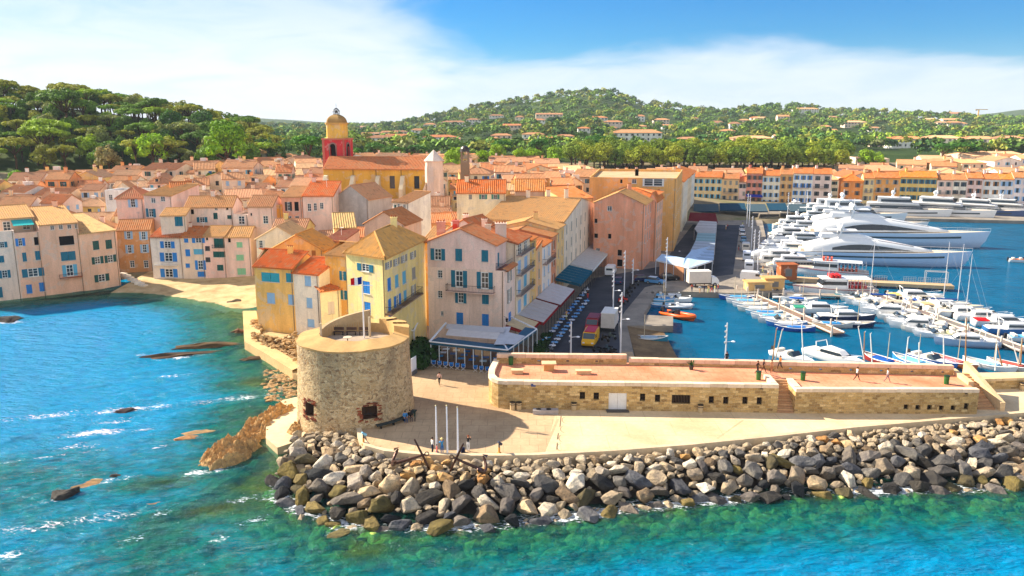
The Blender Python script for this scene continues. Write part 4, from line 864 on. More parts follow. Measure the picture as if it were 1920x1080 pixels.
 def flight(a, b, z0, z1, depth, n=14):
  a3, b3 = Vector((*a, 0)), Vector((*b, 0)); u_ = (b3 - a3).normalized(); inn = Vector((-u_.y, u_.x, 0)); ang = math.atan2(u_.y, u_.x); w = (b3 - a3).length
  for k in range(n):
   c = (a3 + b3) / 2 + inn * (depth * (k + .5) / n); z = z0 + (z1 - z0) * (k + 1) / n; q = MB(); q.box((c.x, c.y, (z0 - .2 + z) / 2), (w - .02, depth / n + .02, z - z0 + .2), ang); q.build('step', 'concrete', root, rgb(206, 162, 118) if k % 2 else rgb(192, 148, 108))
 flight(B, C_, Z_PLAZA, RZ1 - .1, 3.6)
 E0 = xy(G(1834, 768, Z_PLAZA)); E1 = xy(G(1866, 768, Z_PLAZA)); flight(E0, E1, Z_PLAZA, RZ2 - .05, 6.0, 14)
 for p0, p1, off, dz in ((E1, None, .35, .55),):
  q = MB(); a3 = Vector((E1[0] + off, E1[1] - .3, 0)); b3 = a3 + Vector((-.6, 7.2, 0))
  w_ = Vector((.55, 0, 0)); za, zb = Z_PLAZA + .95, RZ2 + 1.2
  lo = Vector((0, 0, 1.9))
  v = [a3 + lo, a3 + w_ + lo, b3 + w_ + lo, b3 + lo, a3 + Vector((0, 0, za)), a3 + w_ + Vector((0, 0, za)), b3 + w_ + Vector((0, 0, zb)), b3 + Vector((0, 0, zb))]
  q.add(v, [(3, 2, 1, 0), (4, 5, 6, 7), (0, 1, 5, 4), (1, 2, 6, 5), (2, 3, 7, 6), (3, 0, 4, 7)]); q.build('stair_wall', 'concrete', root, rgb(228, 196, 150))
 q = MB(); a3 = Vector((E0[0] - .2, E0[1] + 1.2, 0)); q.box((a3.x, a3.y + 2.5, (1.9 + RZ2 + .45) / 2), (.6, 5.2, RZ2 + .45 - 1.9), -.12); q.build('stair_wall', 'concrete', root, rgb(228, 196, 150))
 s = thing('harbour_wall', 'low pale stone wall going on beyond the rampart stairs', 'wall', (70, 95, Z_PLAZA)); q = MB(); a, b = (54.8, 94.3), (110, 100); facade(q, a, b, 1.9, 3.3); q.build('wall', 'rampart', s)
 for k in range(28):
  x = 55.8 + 2 * k; q = MB(); q.box((x, 94.65 + (x - 54.8) * .1033, 3.45), (1.96, .9, .32), .103); q.build('coping_stone', 'concrete', s, rgb(226, 196, 150))
build_rampart()
# ============================================================ THINGS ON THE PLAZA, PROMENADE AND TERRACE
def at_terrace(px, py, z=None):
 return G(px, py, (RZ1 if px < 1475 else RZ2) + .02)
def bin_beige(px, py, label):
 g = G(px, py, Z_PLAZA); o = thing('litter_bin', label, 'bin', g, group='beige litter bins'); m = MB(); m.lathe([(.3, 0), (.33, .85)], 14, g); m.build('body', 'concrete', o, rgb(212, 186, 142)); m = MB(); m.lathe([(.34, .85), (.34, .95), (.2, .97)], 14, g); m.build('lid', 'metal', o, rgb(60, 54, 50)); m = MB(); m.lathe([(.335, .62), (.345, .64), (.345, .7), (.335, .72)], 14, g); m.build('band', 'metal', o, rgb(90, 76, 60))
bin_beige(961, 768, 'beige litter bin at the rounded corner, one of a pair, nearer the corner'); bin_beige(973, 768, 'beige litter bin of the pair, nearer the concrete block'); bin_beige(1076, 769, 'lone beige litter bin beside the white door of the rampart'); bin_beige(1313, 773, 'beige litter bin beside the barred gate of the rampart'); bin_beige(1916, 731, 'beige litter bin under the low harbour wall')
def bin_green(px, py, label, g=None):
 g = at_terrace(px, py); o = thing('green_bin', label, 'bin', g, group='green bins on the terrace'); m = MB(); m.lathe([(.27, 0), (.31, .95)], 10, g); m.build('body', 'paint', o, rgb(44, 104, 44)); m = MB(); m.lathe([(.33, .95), (.33, 1.05), (.1, 1.1)], 10, g); m.build('lid', 'paint', o, rgb(30, 60, 34))
bin_green(958, 684, 'dark green bin in the rounded corner of the terrace'); bin_green(1422, 712, 'green bin at the stair head, on the side of the round tower'); bin_green(1505, 713, 'dark green bin at the stair head, beyond the steps'); bin_green(1774, 720, 'green bin near the end stairs of the terrace')
def palm_pot(px, py, label):
 g = at_terrace(px, py); o = thing('potted_plant', label, 'plant', g); m = MB(); m.lathe([(.22, 0), (.3, .5)], 10, g); m.build('pot', 'paint', o, rgb(60, 58, 50)); m = MB(); rnd = random.Random(px)
 for k in range(40):
  a = rnd.uniform(0, 6.28); e = rnd.uniform(.3, 1.3); b = Vector((g.x, g.y, g.z + .5)); d = Vector((math.cos(a) * math.cos(e), math.sin(a) * math.cos(e), math.sin(e))); s = Vector((-math.sin(a), math.cos(a), 0)) * .06; m.quad(b - s, b + s, b + d * .75 + s * .3, b + d * .75 - s * .3)
 m.build('leaves', 'leaf', o, rgb(50, 96, 50))
palm_pot(1296, 693, 'spiky green potted plant against the terrace parapet')
def block(px, py, size, label, z0=0, rz=0, col=rgb(228, 196, 150)):
 g = at_terrace(px, py); o = thing('stone_bench', label, 'bench', g); m = MB(); m.box((g.x, g.y, g.z + size[2] / 2 - .06), (size[0] - .16, size[1] - .16, size[2] - .12)); m.build('base', 'concrete', o, tuple(c * .85 for c in col[:3]) + (1,)); m = MB(); m.box((g.x, g.y, g.z + size[2] - .06), (size[0], size[1], .12)); m.build('slab', 'concrete', o, col)
block(970, 700, (1.5, .9, .5), 'squat stone bench beside the terrace corner bin'); block(1094, 701, (1.9, .75, .5), 'long stone bench by the front coping of the terrace')
g = at_terrace(1029, 694); o = thing('stone_table', 'stone slab table on a block pedestal on the terrace', 'table', g); m = MB(); m.box((g.x, g.y, g.z + .42), (1.25, .8, .84)); m.build('pedestal', 'concrete', o, rgb(214, 168, 108)); m = MB(); m.box((g.x, g.y, g.z + .92), (1.75, 1.3, .16)); m.build('table_top', 'concrete', o, rgb(230, 198, 152))
g = G(1023, 775, Z_PLAZA); o = thing('concrete_block', 'low grey concrete block with two round holes against the rampart', 'block', g); m = MB(); m.box((g.x, g.y, g.z + .25), (2.9, .8, .5)); m.build('block_body', 'concrete', o, rgb(176, 168, 164))
for dx in (-.8, .35):
 m = MB(); m.lathe([(.3, .5), (.3, .53), (.22, .53), (.22, .505)], 14, (g.x + dx, g.y, g.z)); m.build('ring', 'concrete', o, rgb(60, 56, 54))
for k, (px, py, top) in enumerate(((819, 849, 762), (839, 853, 762), (859, 855, 765))):
 g = G(px, py, Z_PLAZA); t = P(px - 2, top, g.y); o = thing('white_flagpole', f'bare white flagpole behind the anchors, {ordinal(k + 1)} from the round tower', 'flagpole', g, group='flagpoles on the plaza')
 m = MB(); m.tube([g, (g.x, g.y, t.z)], [.11, .06], 8); m.build('pole', 'paint', o, rgb(240, 240, 244)); m = MB(); m.lathe([(.2, 0), (.2, .12), (.12, .16)], 10, g); m.build('base', 'metal', o, rgb(120, 120, 124)); m = MB(); m.lathe([(.02, 0), (.09, .05), (.09, .1), (.02, .16)], 8, (g.x, g.y, t.z)); m.build('finial', 'metal', o, rgb(200, 190, 150))
def anchor(px, py, rz, label, tilt):
 g = G(px, py, 2.0); o = thing('anchor', label, 'anchor', g, rz, 'old anchors', keep=False); o.scale = (1.25, 1.25, 1.25); rust = rgb(84, 56, 44)
 q = MB(); q.tube([(0, 0, .2), (2.6 * math.cos(tilt), 0, .2 + 2.6 * math.sin(tilt))], [.14, .09], 8); q.build('shank', 'metal', o, rust)
 q = MB(); pts = [(-.1 - .55 * math.cos(a) + .55, 1.25 * math.sin(a), .25 + .45 * (1 - math.cos(a)) * 2) for a in np.linspace(-1.3, 1.3, 13)]; q.tube(pts, [.05] + [.12] * 11 + [.05], 8); q.build('arms', 'metal', o, rust)
 for s in (-1, 1):
  q = MB(); p = Vector(pts[0 if s < 0 else -1]); q.add([p + Vector((.1, .05 * s, .12)), p + Vector((-.35, -.28, -.02)), p + Vector((-.35, .28, -.02)), p + Vector((-.3, 0, -.14))], [(0, 1, 2), (0, 3, 1), (0, 2, 3), (1, 3, 2)]); q.build('fluke', 'metal', o, rust)
 c = Vector((2.35 * math.cos(tilt), 0, .2 + 2.35 * math.sin(tilt))); q = MB(); q.tube([c + Vector((.5, -.1, -1.1)), c, c + Vector((-.6, .1, 1.3))], [.07, .1, .07], 8); q.build('stock', 'metal', o, rust)
 q = MB(); e = Vector((2.7 * math.cos(tilt), 0, .2 + 2.7 * math.sin(tilt))); q.tube([e + Vector((.16 * math.cos(a), 0, .16 * math.sin(a))) for a in np.linspace(0, 6.28, 11)], .04, 6); q.build('ring', 'metal', o, rust)
anchor(738, 874, R(4), 'rusty old anchor with its stock crossing near the round tower', R(16)); anchor(908, 888, R(172), 'rusty old anchor lying on the tan boulders below the flagpoles', R(22))
def scope(px, py, label, c1):
 g = G(px, py, Z_PLAZA); o = thing('viewing_telescope', label, 'telescope', g, group='coin telescopes'); m = MB(); m.lathe([(.22, 0), (.22, .2), (.1, .25), (.1, .75)], 10, g); m.build('pedestal', 'paint', o, rgb(214, 150, 70)); m = MB(); m.tube([(g.x, g.y, g.z + .75), (g.x, g.y, g.z + 1.15)], .08, 8); m.build('yoke', 'metal', o, rgb(80, 80, 84)); m = MB(); m.tube([(g.x + .2, g.y + .2, g.z + 1.0), (g.x - .1, g.y - .25, g.z + 1.45)], [.16, .1], 8); m.build('barrel', 'paint', o, c1)
scope(682, 834, 'pale blue viewing telescope at the bend of the plaza wall', rgb(130, 200, 230)); scope(936, 852, 'dark viewing telescope at the plaza edge near the shadow tip', rgb(50, 56, 80))
o = thing('tower_bench', 'long dark bench curving round the foot of the round tower', 'bench', (TC.x, TC.y, Z_PLAZA)); m = MB(); l = MB()
for k in range(12):
 t0, t1 = R(-62 + 4.2 * k), R(-62 + 4.2 * (k + 1)); a = lambda r, t, z: (TC.x + r * math.cos(t), TC.y + r * math.sin(t), z); z = Z_PLAZA + .45
 m.quad(a(6.8, t0, z), a(7.35, t0, z), a(7.35, t1, z), a(6.8, t1, z)); m.quad(a(7.35, t0, z - .12), a(7.35, t1, z - .12), a(7.35, t1, z), a(7.35, t0, z))
 if k % 3 == 1: q = MB(); q.box(a(7.15, t0, Z_PLAZA + .2), (.1, .3, .4), t0 + PI / 2); q.build('leg', 'metal', o, rgb(40, 44, 44))
m.build('seat', 'wood', o, rgb(52, 60, 58))
g = G(778, 790, Z_PLAZA); o = thing('notice_board', 'small dark green notice board beside the round tower', 'sign', g); m = MB(); m.box((g.x, g.y, g.z + .9), (.05, .7, .9), .3); m.build('panel', 'paint', o, rgb(40, 70, 60)); m = MB(); m.tube([(g.x, g.y, g.z), (g.x, g.y, g.z + .5)], .05, 6); m.build('post', 'metal', o, rgb(50, 50, 50))
g = G(776, 702, Z_PLAZA); o = thing('notice_sign', 'tall white notice panel leaning behind the round tower', 'sign', g); m = MB(); m.box((g.x, g.y, g.z + 1.2), (.08, 1.6, 2.3), -.3); m.build('panel', 'paint', o, rgb(232, 238, 246)); m = MB(); m.box((g.x + .1, g.y, g.z + .3), (.06, 1.7, .6), -.3); m.build('stand', 'metal', o, rgb(120, 124, 130))
# ============================================================ PEOPLE
def person_mesh(kind):
 """one continuous body grown over a posed skeleton, with a head, hands and feet"""
 H = 1.72
 J = {'hip': (0, 0, .93, .135), 'waist': (0, .01, 1.08, .115), 'chest': (0, 0, 1.3, .14), 'neck': (0, .0, 1.47, .055), 'head': (0, -.015, 1.6, .095), 'crown': (0, -.005, 1.69, .075)}
 for s, n in ((-1, 'l'), (1, 'r')):
  J.update({f'sh{n}': (s * .17, 0, 1.42, .07), f'el{n}': (s * .23, .03, 1.15, .048), f'wr{n}': (s * .24, -.05, .92, .034), f'hd{n}': (s * .235, -.07, .82, .04),
    f'th{n}': (s * .09, 0, .86, .095), f'kn{n}': (s * .1, -.02, .5, .062), f'an{n}': (s * .1, .03, .09, .042), f'to{n}': (s * .11, -.13, .035, .038)})
 def mv(k, x, y, z): J[k] = (x, y, z, J[k][3])
 if kind == 'walk':
  mv('knl', -.1, -.16, .52); mv('anl', -.1, -.3, .12); mv('tol', -.1, -.46, .1); mv('knr', .1, .06, .5); mv('anr', .1, .34, .14); mv('tor', .1, .24, .04)
  mv('ell', -.23, .14, 1.18); mv('wrl', -.23, .12, .94); mv('hdl', -.22, .1, .85); mv('elr', .23, -.1, 1.18); mv('wrr', .22, -.26, 1.0); mv('hdr', .21, -.33, .95)
 if kind == 'photo':
  mv('ell', -.22, -.16, 1.24); mv('wrl', -.1, -.34, 1.42); mv('hdl', -.06, -.38, 1.5); mv('elr', .22, -.16, 1.24); mv('wrr', .1, -.34, 1.42); mv('hdr', .06, -.38, 1.5)
 if kind == 'sit':
  dz = -.42
  for k, v in list(J.items()):
   if k[:2] not in ('kn', 'an', 'to'): J[k] = (v[0], v[1] + .05, v[2] + dz, v[3])
  for s, n in ((-1, 'l'), (1, 'r')):
   mv('th' + n, s * .1, -.02, .5); mv('kn' + n, s * .12, -.42, .5); mv('an' + n, s * .12, -.42, .09); mv('to' + n, s * .12, -.57, .035); mv('el' + n, s * .24, -.06, .76); mv('wr' + n, s * .16, -.28, .62); mv('hd' + n, s * .13, -.37, .6)
 E = [('hip', 'waist'), ('waist', 'chest'), ('chest', 'neck'), ('neck', 'head'), ('head', 'crown')]
 for n in 'lr': E += [('chest', 'sh' + n), ('sh' + n, 'el' + n), ('el' + n, 'wr' + n), ('wr' + n, 'hd' + n), ('hip', 'th' + n), ('th' + n, 'kn' + n), ('kn' + n, 'an' + n), ('an' + n, 'to' + n)]
 keys = list(J); me = bpy.data.meshes.new('tmp'); me.from_pydata([J[k][:3] for k in keys], [(keys.index(a), keys.index(b)) for a, b in E], [])
 o = bpy.data.objects.new('tmp', me); COL.objects.link(o); o.modifiers.new('s', 'SKIN'); ss = o.modifiers.new('d', 'SUBSURF'); ss.levels = 1
 for i, k in enumerate(keys):
  sv = me.skin_vertices[0].data[i]; r = J[k][3]; sv.radius = (r, r * (.72 if k in ('hip', 'waist', 'chest') else 1)); sv.use_root = (k == 'hip')
 dg = bpy.context.evaluated_depsgraph_get(); dg.update(); out = bpy.data.meshes.new_from_object(o.evaluated_get(dg)); bpy.data.objects.remove(o); out.name = 'person_' + kind
 out.polygons.foreach_set('use_smooth', [True] * len(out.polygons))
 base = -.42 if kind == 'sit' else 0; J0 = J
 for m in ('skin',) * 3: out.materials.append(M[m])
 for p in out.polygons:
  c = p.center; near = min(keys, key=lambda k: (c - Vector(J0[k][:3])).length_squared / (J0[k][3] ** 2 + .004))
  if near[:2] in ('hd', 'wr', 'to') or near in ('head', 'crown', 'neck'): i = 0
  elif near in ('chest', 'waist') or near[:2] in ('sh', 'el'): i = 1
  elif near == 'hip' or near[:2] == 'th': i = 2
  else: i = 3
  p.material_index = min(i, 2) if i < 3 else 2
 return out, (J0['head'], J0['crown'])
PEOPLE = {k: person_mesh(k) for k in ('stand', 'walk', 'photo', 'sit')}
_pm = {}
def flatmat(c, rough=.85):
 k = tuple(round(x, 3) for x in c)
 if k not in _pm: _pm[k] = surf('clothing', c, rough, .1, stain=.1, sscale=3, fine=.05)
 return _pm[k]
SKIN = rgb(200, 150, 118)
def person(kind, loc, rz, shirt, bottom, label, hair=rgb(52, 38, 28), hat=None, group=None, scale=1.0, skin=SKIN):
 me, (hd, cr) = PEOPLE[kind]; o = put(me, 'person', None, None, loc, rz, (scale,) * 3)
 for i, c in enumerate((skin, shirt, bottom)): o.material_slots[i].link = 'OBJECT'; o.material_slots[i].material = flatmat(c)
 m = MB(); rings = []
 for k in range(5):
  e = -0.25 + 1.8 * k / 4; r = .112 * math.cos(min(e, 1.5)); z = hd[2] + .035 + .1 * math.sin(e); rings.append([(hd[0] + r * math.cos(t), hd[1] + .018 + r * 1.05 * math.sin(t), z) for t in np.linspace(0, 2 * PI, 11)[:-1]])
 m.loft(rings, cap1=True); m.build('hair', flatmat(hair), o)
 f = MB(); f.add([(hd[0], hd[1] - .125, hd[2] - .005), (hd[0] - .018, hd[1] - .085, hd[2] - .02), (hd[0] + .018, hd[1] - .085, hd[2] - .02), (hd[0], hd[1] - .09, hd[2] + .03)], [(0, 1, 2), (0, 3, 1), (0, 2, 3)]); f.build('nose', flatmat(skin), o)
 if hat: m = MB(); m.lathe([(.2, .0), (.2, .015), (.105, .02), (.095, .1), (.03, .12)], 12, (hd[0], hd[1] + .01, hd[2] + .07)); m.build('hat', flatmat(hat), o)
 tag(o, label, 'person', group)
 return o
def on_plaza(px, py): return G(px, py, Z_PLAZA + .002)
NAVY, WHITE, BLACK = rgb(36, 44, 66), rgb(232, 230, 226), rgb(34, 32, 34)
person('walk', on_plaza(824, 722), R(200), rgb(226, 190, 180), BLACK, 'person in pale top and long dark skirt crossing the empty plaza')
person('stand', on_plaza(811, 850), R(120), WHITE, NAVY, 'person in white shirt and dark trousers beside the first flagpole')
person('stand', on_plaza(819, 853), R(-60), rgb(224, 120, 110), rgb(200, 100, 90), 'small child in pink between two adults at the flagpoles', scale=.66)
person('photo', on_plaza(829, 852), R(-150), rgb(70, 150, 205), rgb(60, 110, 170), 'person in blue shirt and straw hat facing the child', hat=rgb(222, 200, 140))
person('photo', on_plaza(878, 846), R(150), BLACK, WHITE, 'person in black top and white shorts holding up a camera', hair=rgb(150, 80, 50))
person('sit', G(760, 791, Z_PLAZA + .0), R(20), rgb(80, 150, 210), rgb(50, 80, 120), 'person in light blue seated on the tower bench')
person('sit', G(769, 789, Z_PLAZA + .0), R(25), BLACK, rgb(60, 50, 50), 'person in black seated on the tower bench')
t_ = at_terrace
person('stand', t_(1362, 684), R(180), BLACK, rgb(40, 36, 40), 'person in black leaning on the terrace parapet over the water', skin=rgb(180, 130, 100))
person('walk', t_(1420, 702), R(60), rgb(60, 40, 36), BLACK, 'person in dark clothes walking next to the stair head bin', skin=rgb(170, 110, 80))
person('walk', t_(1431, 699), R(80), rgb(70, 50, 50), rgb(90, 60, 40), 'person in brown top walking behind the stair head group')
person('stand', t_(1446, 700), R(30), rgb(206, 150, 110), rgb(190, 130, 90), 'bare chested person in tan shorts at the stair head', skin=rgb(206, 150, 110))
person('walk', t_(1462, 692), R(-60), rgb(216, 130, 60), rgb(40, 36, 40), 'person in orange top by the parapet above the stairs')
person('walk', t_(1606, 714), R(95), WHITE, BLACK, 'person in white shirt and black shorts strolling along the terrace')
person('walk', t_(1663, 717), R(80), rgb(236, 226, 220), rgb(120, 110, 120), 'person in pale shirt and grey shorts strolling near the terrace end')
g = on_plaza(868, 848); o = thing('backpack', 'dark backpack standing on the plaza beside the last flagpole', 'backpack', g); m = MB(); m.box((g.x, g.y, g.z + .25), (.42, .3, .5), .3, taper=.8); m.build('bag_body', 'cloth', o, rgb(36, 44, 70)); m = MB(); m.box((g.x, g.y - .18, g.z + .16), (.3, .1, .24), .3, taper=.9); m.build('pocket', 'cloth', o, rgb(30, 36, 58))
# ============================================================ HOUSES
def _unit():
 U = {}
 m = MB(); b = .09
 for c, s in (((b / 2, .1, .5), (b, .08, 1)), ((1 - b / 2, .1, .5), (b, .08, 1)), ((.5, .1, b / 2 * .7), (1 - 2 * b, .08, b * .7)), ((.5, .1, 1 - b / 2 * .7), (1 - 2 * b, .08, b * .7)), ((.5, .1, .5), (.06, .07, 1 - b)), ((.29, .1, .36), (.4, .05, .035)), ((.71, .1, .36), (.4, .05, .035)), ((.29, .1, .68), (.4, .05, .035)), ((.71, .1, .68), (.4, .05, .035))): m.box(c, s)
 U['frame'] = m.mesh('window_frame', 'paint')
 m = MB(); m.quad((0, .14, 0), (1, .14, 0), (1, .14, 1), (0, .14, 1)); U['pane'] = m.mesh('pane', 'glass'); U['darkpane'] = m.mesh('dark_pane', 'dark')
 m = MB(); m.box((.5, -.03, .5), (.96, .05, .985))
 for k in range(6): m.box((.5, -.063, .12 + .152 * k), (.74, .02, .06))
 U['shutter'] = m.mesh('shutter', 'paint')
 m = MB(); m.box((.5, -.06, .5), (1.0, .12, 1.0)); U['sill'] = m.mesh('sill', 'plaster')
 return U
UM = _unit()
SH = {'t': rgb(22, 112, 138), 'b': rgb(40, 128, 205), 'p': rgb(150, 188, 222), 'g': rgb(18, 84, 80), 'm': rgb(142, 200, 156), 's': rgb(150, 148, 140), 'w': rgb(140, 92, 60), 'e': rgb(80, 140, 120), 'l': rgb(96, 176, 206), 'k': rgb(60, 60, 60), 'd': rgb(176, 120, 60)}
TRIM = rgb(226, 216, 204)
def window(root, a, b, s0, s1, z0, z1, kind, col, near):
 """fills one opening of wall a->b; returns the window part"""
 o_ = Vector(root['o']); a3 = Vector((a[0], a[1], 0)); u = (Vector((b[0], b[1], 0)) - a3).normalized(); ang = math.atan2(u.y, u.x); w, h = s1 - s0, z1 - z0
 base = a3 + u * s0 + Vector((0, 0, z0)) - o_
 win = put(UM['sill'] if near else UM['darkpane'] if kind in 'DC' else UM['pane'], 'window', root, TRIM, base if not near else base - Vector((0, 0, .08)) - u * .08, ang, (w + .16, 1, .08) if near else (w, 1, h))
 def sub(me, name, c, x, wd, zz, hh, y=0.0):
  o = bpy.data.objects.new(name, UM[me]); COL.objects.link(o); o.parent = win; o.color = c
  sx, sz = (w + .16, .08) if near else (w, h); x0 = x + (.08 if near else 0); z_ = zz + (.08 if near else 0)
  o.location = (x0 / sx, y, z_ / sz); o.scale = (wd / sx, 1, hh / sz)
 c = SH.get(col, col) if isinstance(col, str) else col
 if kind == 'C': sub('shutter', 'shutter', c, 0, w / 2, 0, h, .1); sub('shutter', 'shutter', c, w / 2, w / 2, 0, h, .1)
 elif kind in 'OP':
  if near: sub('pane', 'pane', (1, 1, 1, 1), 0, w, 0, h); sub('frame', 'frame', rgb(235, 235, 230), 0, w, 0, h)
  if kind == 'O': q = .55 * w if w > .8 else .5; sub('shutter', 'shutter', c, -q, q, 0, h); sub('shutter', 'shutter', c, w, q, 0, h)
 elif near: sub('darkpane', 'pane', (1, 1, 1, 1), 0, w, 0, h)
 return win
def slope(mb, a, b, up, top, pitch=.42, hgt=.12):
 """tiled slope from eave a->b; up = unit vector up the slope; top = [(u 0..1, length up the slope)]"""
 Lw = (b - a).length; n = max(2, int(Lw / pitch)); vs = []; us = [t[0] for t in top]; ls = [t[1] for t in top]; nrm = (b - a).normalized().cross(up).normalized()
 for i in range(2 * n + 1):
  f = i / (2 * n); e = nrm * (hgt if i % 2 else 0); p = a.lerp(b, f) + e; l = float(np.interp(f, us, ls)); vs += [p, p + up * l]
 o = len(mb.v); mb.v += [tuple(q) for q in vs]
 for i in range(2 * n):
  k = 2 * i; mb.f.append((o + k, o + k + 2, o + k + 3, o + k + 1)); mb.mi.append(0); f0, f1 = i / (2 * n) * Lw, (i + 1) / (2 * n) * Lw
  mb.uv[len(mb.f) - 1] = [(f0, 0), (f1, 0), (f1, float(np.interp((i + 1) / (2 * n), us, ls))), (f0, float(np.interp(i / (2 * n), us, ls)))]
 d = Vector((0, 0, -.14)); q = [(0, 0)] * 4; inn = Vector((up.x, up.y, 0)).normalized() * .5
 mb.quad(a + d, b + d, b, a, q); mb.quad(a + d + inn, b + d + inn, b + d, a + d, q)
def chimney(root, roof, p, size, h, col, caps=3):
 o_ = Vector(root['o']); m = MB(); m.box((p.x, p.y, p.z + h / 2 - .5), (size[0], size[1], h + 1.0)); m.box((p.x, p.y, p.z + h + .05), (size[0] + .14, size[1] + .14, .1))
 c = m.build('chimney', 'plaster', roof, col, origin=o_)
 for k in range(caps):
  q = MB(); x = p.x + (k - (caps - 1) / 2) * size[0] / caps; q.lathe([(.09, 0), (.11, .28)], 8, (x, p.y, p.z + h + .1)); q.build('chimney_pot', 'concrete', roof, rgb(170, 96, 62), origin=o_)
def house(label, plan, zb, ze, wall, roof=('gx', 1.6), rcol=rgb(196, 116, 62), wins=(), auto=(), name='house', cat='house', chims=(), near=True, group=None, ov=.38, wmat='plaster', seed=0):
 k_ = .06 if max(wall[:3]) - min(wall[:3]) > .5 else .3; wall = tuple(min(.92, (c + (.9 - c) * k_) * w_) for c, w_ in zip(wall[:3], (1.16, 1.09, 1.0))) + (1,)
 p = [Vector((q[0], q[1], 0)) for q in plan]; cen = sum(p, Vector()) / len(p); root = thing(name, label, cat, (cen.x, cen.y, zb), group=group)
 kind, rise = roof[0], roof[1]; rnd = random.Random(seed or hash(label) & 0xffff)
 specs = {0: [], 1: [], 2: [], 3: []}
 for (e, px, py, w, h, k, c) in wins:
  a, b = p[e], p[(e + 1) % 4]; Lw = (b - a).length
  s0, _ = hit_wall(a, b, px - w / 2, py); s1, _ = hit_wall(a, b, px + w / 2, py); _, z1 = hit_wall(a, b, px, py - h / 2); _, z0 = hit_wall(a, b, px, py + h / 2)
  if s1 < s0: s0, s1 = s1, s0
  if k == 'O': q = (s1 - s0) * .26; s0 += q; s1 -= q
  s0, s1 = max(.12, s0), min(Lw - .12, s1); z0, z1 = max(zb + .1, z0), min(ze - .1, z1)
  if s1 - s0 > .2 and z1 - z0 > .2: specs[e].append((s0, s1, z0, z1, k, c))
 for (e, n, rows, w, h, k, c) in auto:           # a regular facade: n bays, rows = sill heights below the eave
  a, b = p[e], p[(e + 1) % 4]; Lw = (b - a).length
  for r in rows:
   for i in range(n):
    s = Lw * (i + .5) / n + rnd.uniform(-.15, .15); kk = k if len(k) == 1 else rnd.choice(k); ww = w; z0 = ze - r - h
    if kk == 'C': ww = w * 1.05
    if z0 < zb + .3 or s - w / 2 < .2 or s + w / 2 > Lw - .2: continue
    specs[e].append((s - ww / 2, s + ww / 2, z0, z0 + h, kk, c))
 m = MB(); rot = p if kind in ('gx', 'sf', 'flat') or (kind == 'hip' and (p[1] - p[0]).length > (p[2] - p[1]).length) else p[1:] + p[:1]
 up_extra = {}
 for e in range(4):
  clean = []
  for s in specs[e]:
   if all(s[1] < t[0] - .02 or s[0] > t[1] + .02 or s[3] < t[2] - .02 or s[2] > t[3] + .02 for t in clean): clean.append(s)
  specs[e] = clean; zt = ze
  facade(m, p[e], p[(e + 1) % 4], zb, zt, [s[:4] for s in clean], .2, uv0=e * 20)
  for s in clean: window(root, p[e], p[(e + 1) % 4], *s, near)
 R4 = rot; E_ = Vector((0, 0, ze)); top = Vector((0, 0, ze + rise)); rm = MB(); ridge = []
 f0, f1, f2, f3 = (q + E_ for q in R4)
 if kind in ('gx', 'gy'):
  ma, mb_ = (R4[3] + R4[0]) / 2 + top, (R4[1] + R4[2]) / 2 + top
  m.poly([f1, f2, mb_]); m.poly([f3, f0, ma])
  g = (f1 - f0).normalized() * .18
  for a, b, r0, r1 in ((f0, f1, ma, mb_), (f2, f3, mb_, ma)):
   up = (r0 - a); run = Vector((up.x, up.y, 0)); u_ = (b - a).normalized(); run -= u_ * run.dot(u_); hor = run.length; upv = (run.normalized() * hor + Vector((0, 0, rise))).normalized(); l = math.hypot(hor, rise)
   s_ = -1 if a is f2 else 1; a2 = a - upv * ov - g * s_ + Vector((0, 0, .05)); b2 = b - upv * ov + g * s_ + Vector((0, 0, .05)); slope(rm, a2, b2, upv, [(0, l + ov + .02), (1, l + ov + .02)])
  ridge.append((ma - g + Vector((0, 0, .1)), mb_ + g + Vector((0, 0, .1))))
  for a, r_, b, s_ in ((f1, mb_, f2, 1), (f3, ma, f0, -1)):          # verge boards closing the gable edges
   for q0, q1 in ((a, r_), (b, r_)):
    d = (q0 - q1).normalized() * ov; k = g * s_; A, B = q0 + d + k + Vector((0, 0, .05)), q1 + k + Vector((0, 0, .07)); dn = Vector((0, 0, -.16)); rm.quad(A + dn, B + dn, B, A, [(0, 0)] * 4)
  peak = (ma + mb_) / 2
 elif kind == 'sf':
  b2_, b3_ = R4[2] + top, R4[3] + top; m.poly([f1, f2, b2_]); m.poly([f3, f0, b3_]); m.quad(f2, f3, b3_, b2_)
  up = b3_ - f0; u_ = (f1 - f0).normalized(); run = Vector((up.x, up.y, 0)); run -= u_ * run.dot(u_); upv = (run + Vector((0, 0, rise))).normalized(); l = math.hypot(run.length, rise); g = u_ * .15
  slope(rm, f0 - upv * ov - g + Vector((0, 0, .05)), f1 - upv * ov + g + Vector((0, 0, .05)), upv, [(0, l + ov + .15), (1, l + ov + .15)])
  ridge.append((b3_ + Vector((0, 0, .1)), b2_ + Vector((0, 0, .1)))); peak = (b2_ + b3_) / 2 - run * .2 - Vector((0, 0, rise * .2))
  for q0, q1, s_ in ((f1, b2_, 1), (f0, b3_, -1)): k = g * s_ + Vector((0, 0, .06)); dn = Vector((0, 0, -.16)); rm.quad(q0 + k + dn - upv * ov, q1 + k + dn, q1 + k, q0 + k - upv * ov, [(0, 0)] * 4)
 elif kind == 'hip':
  L_, D_ = (f1 - f0).length, (f3 - f0).length; ins = min(D_ / 2, L_ * .48); u_ = (f1 - f0).normalized(); ra, rb = (R4[3] + R4[0]) / 2 + top + u_ * ins, (R4[1] + R4[2]) / 2 + top - u_ * ins
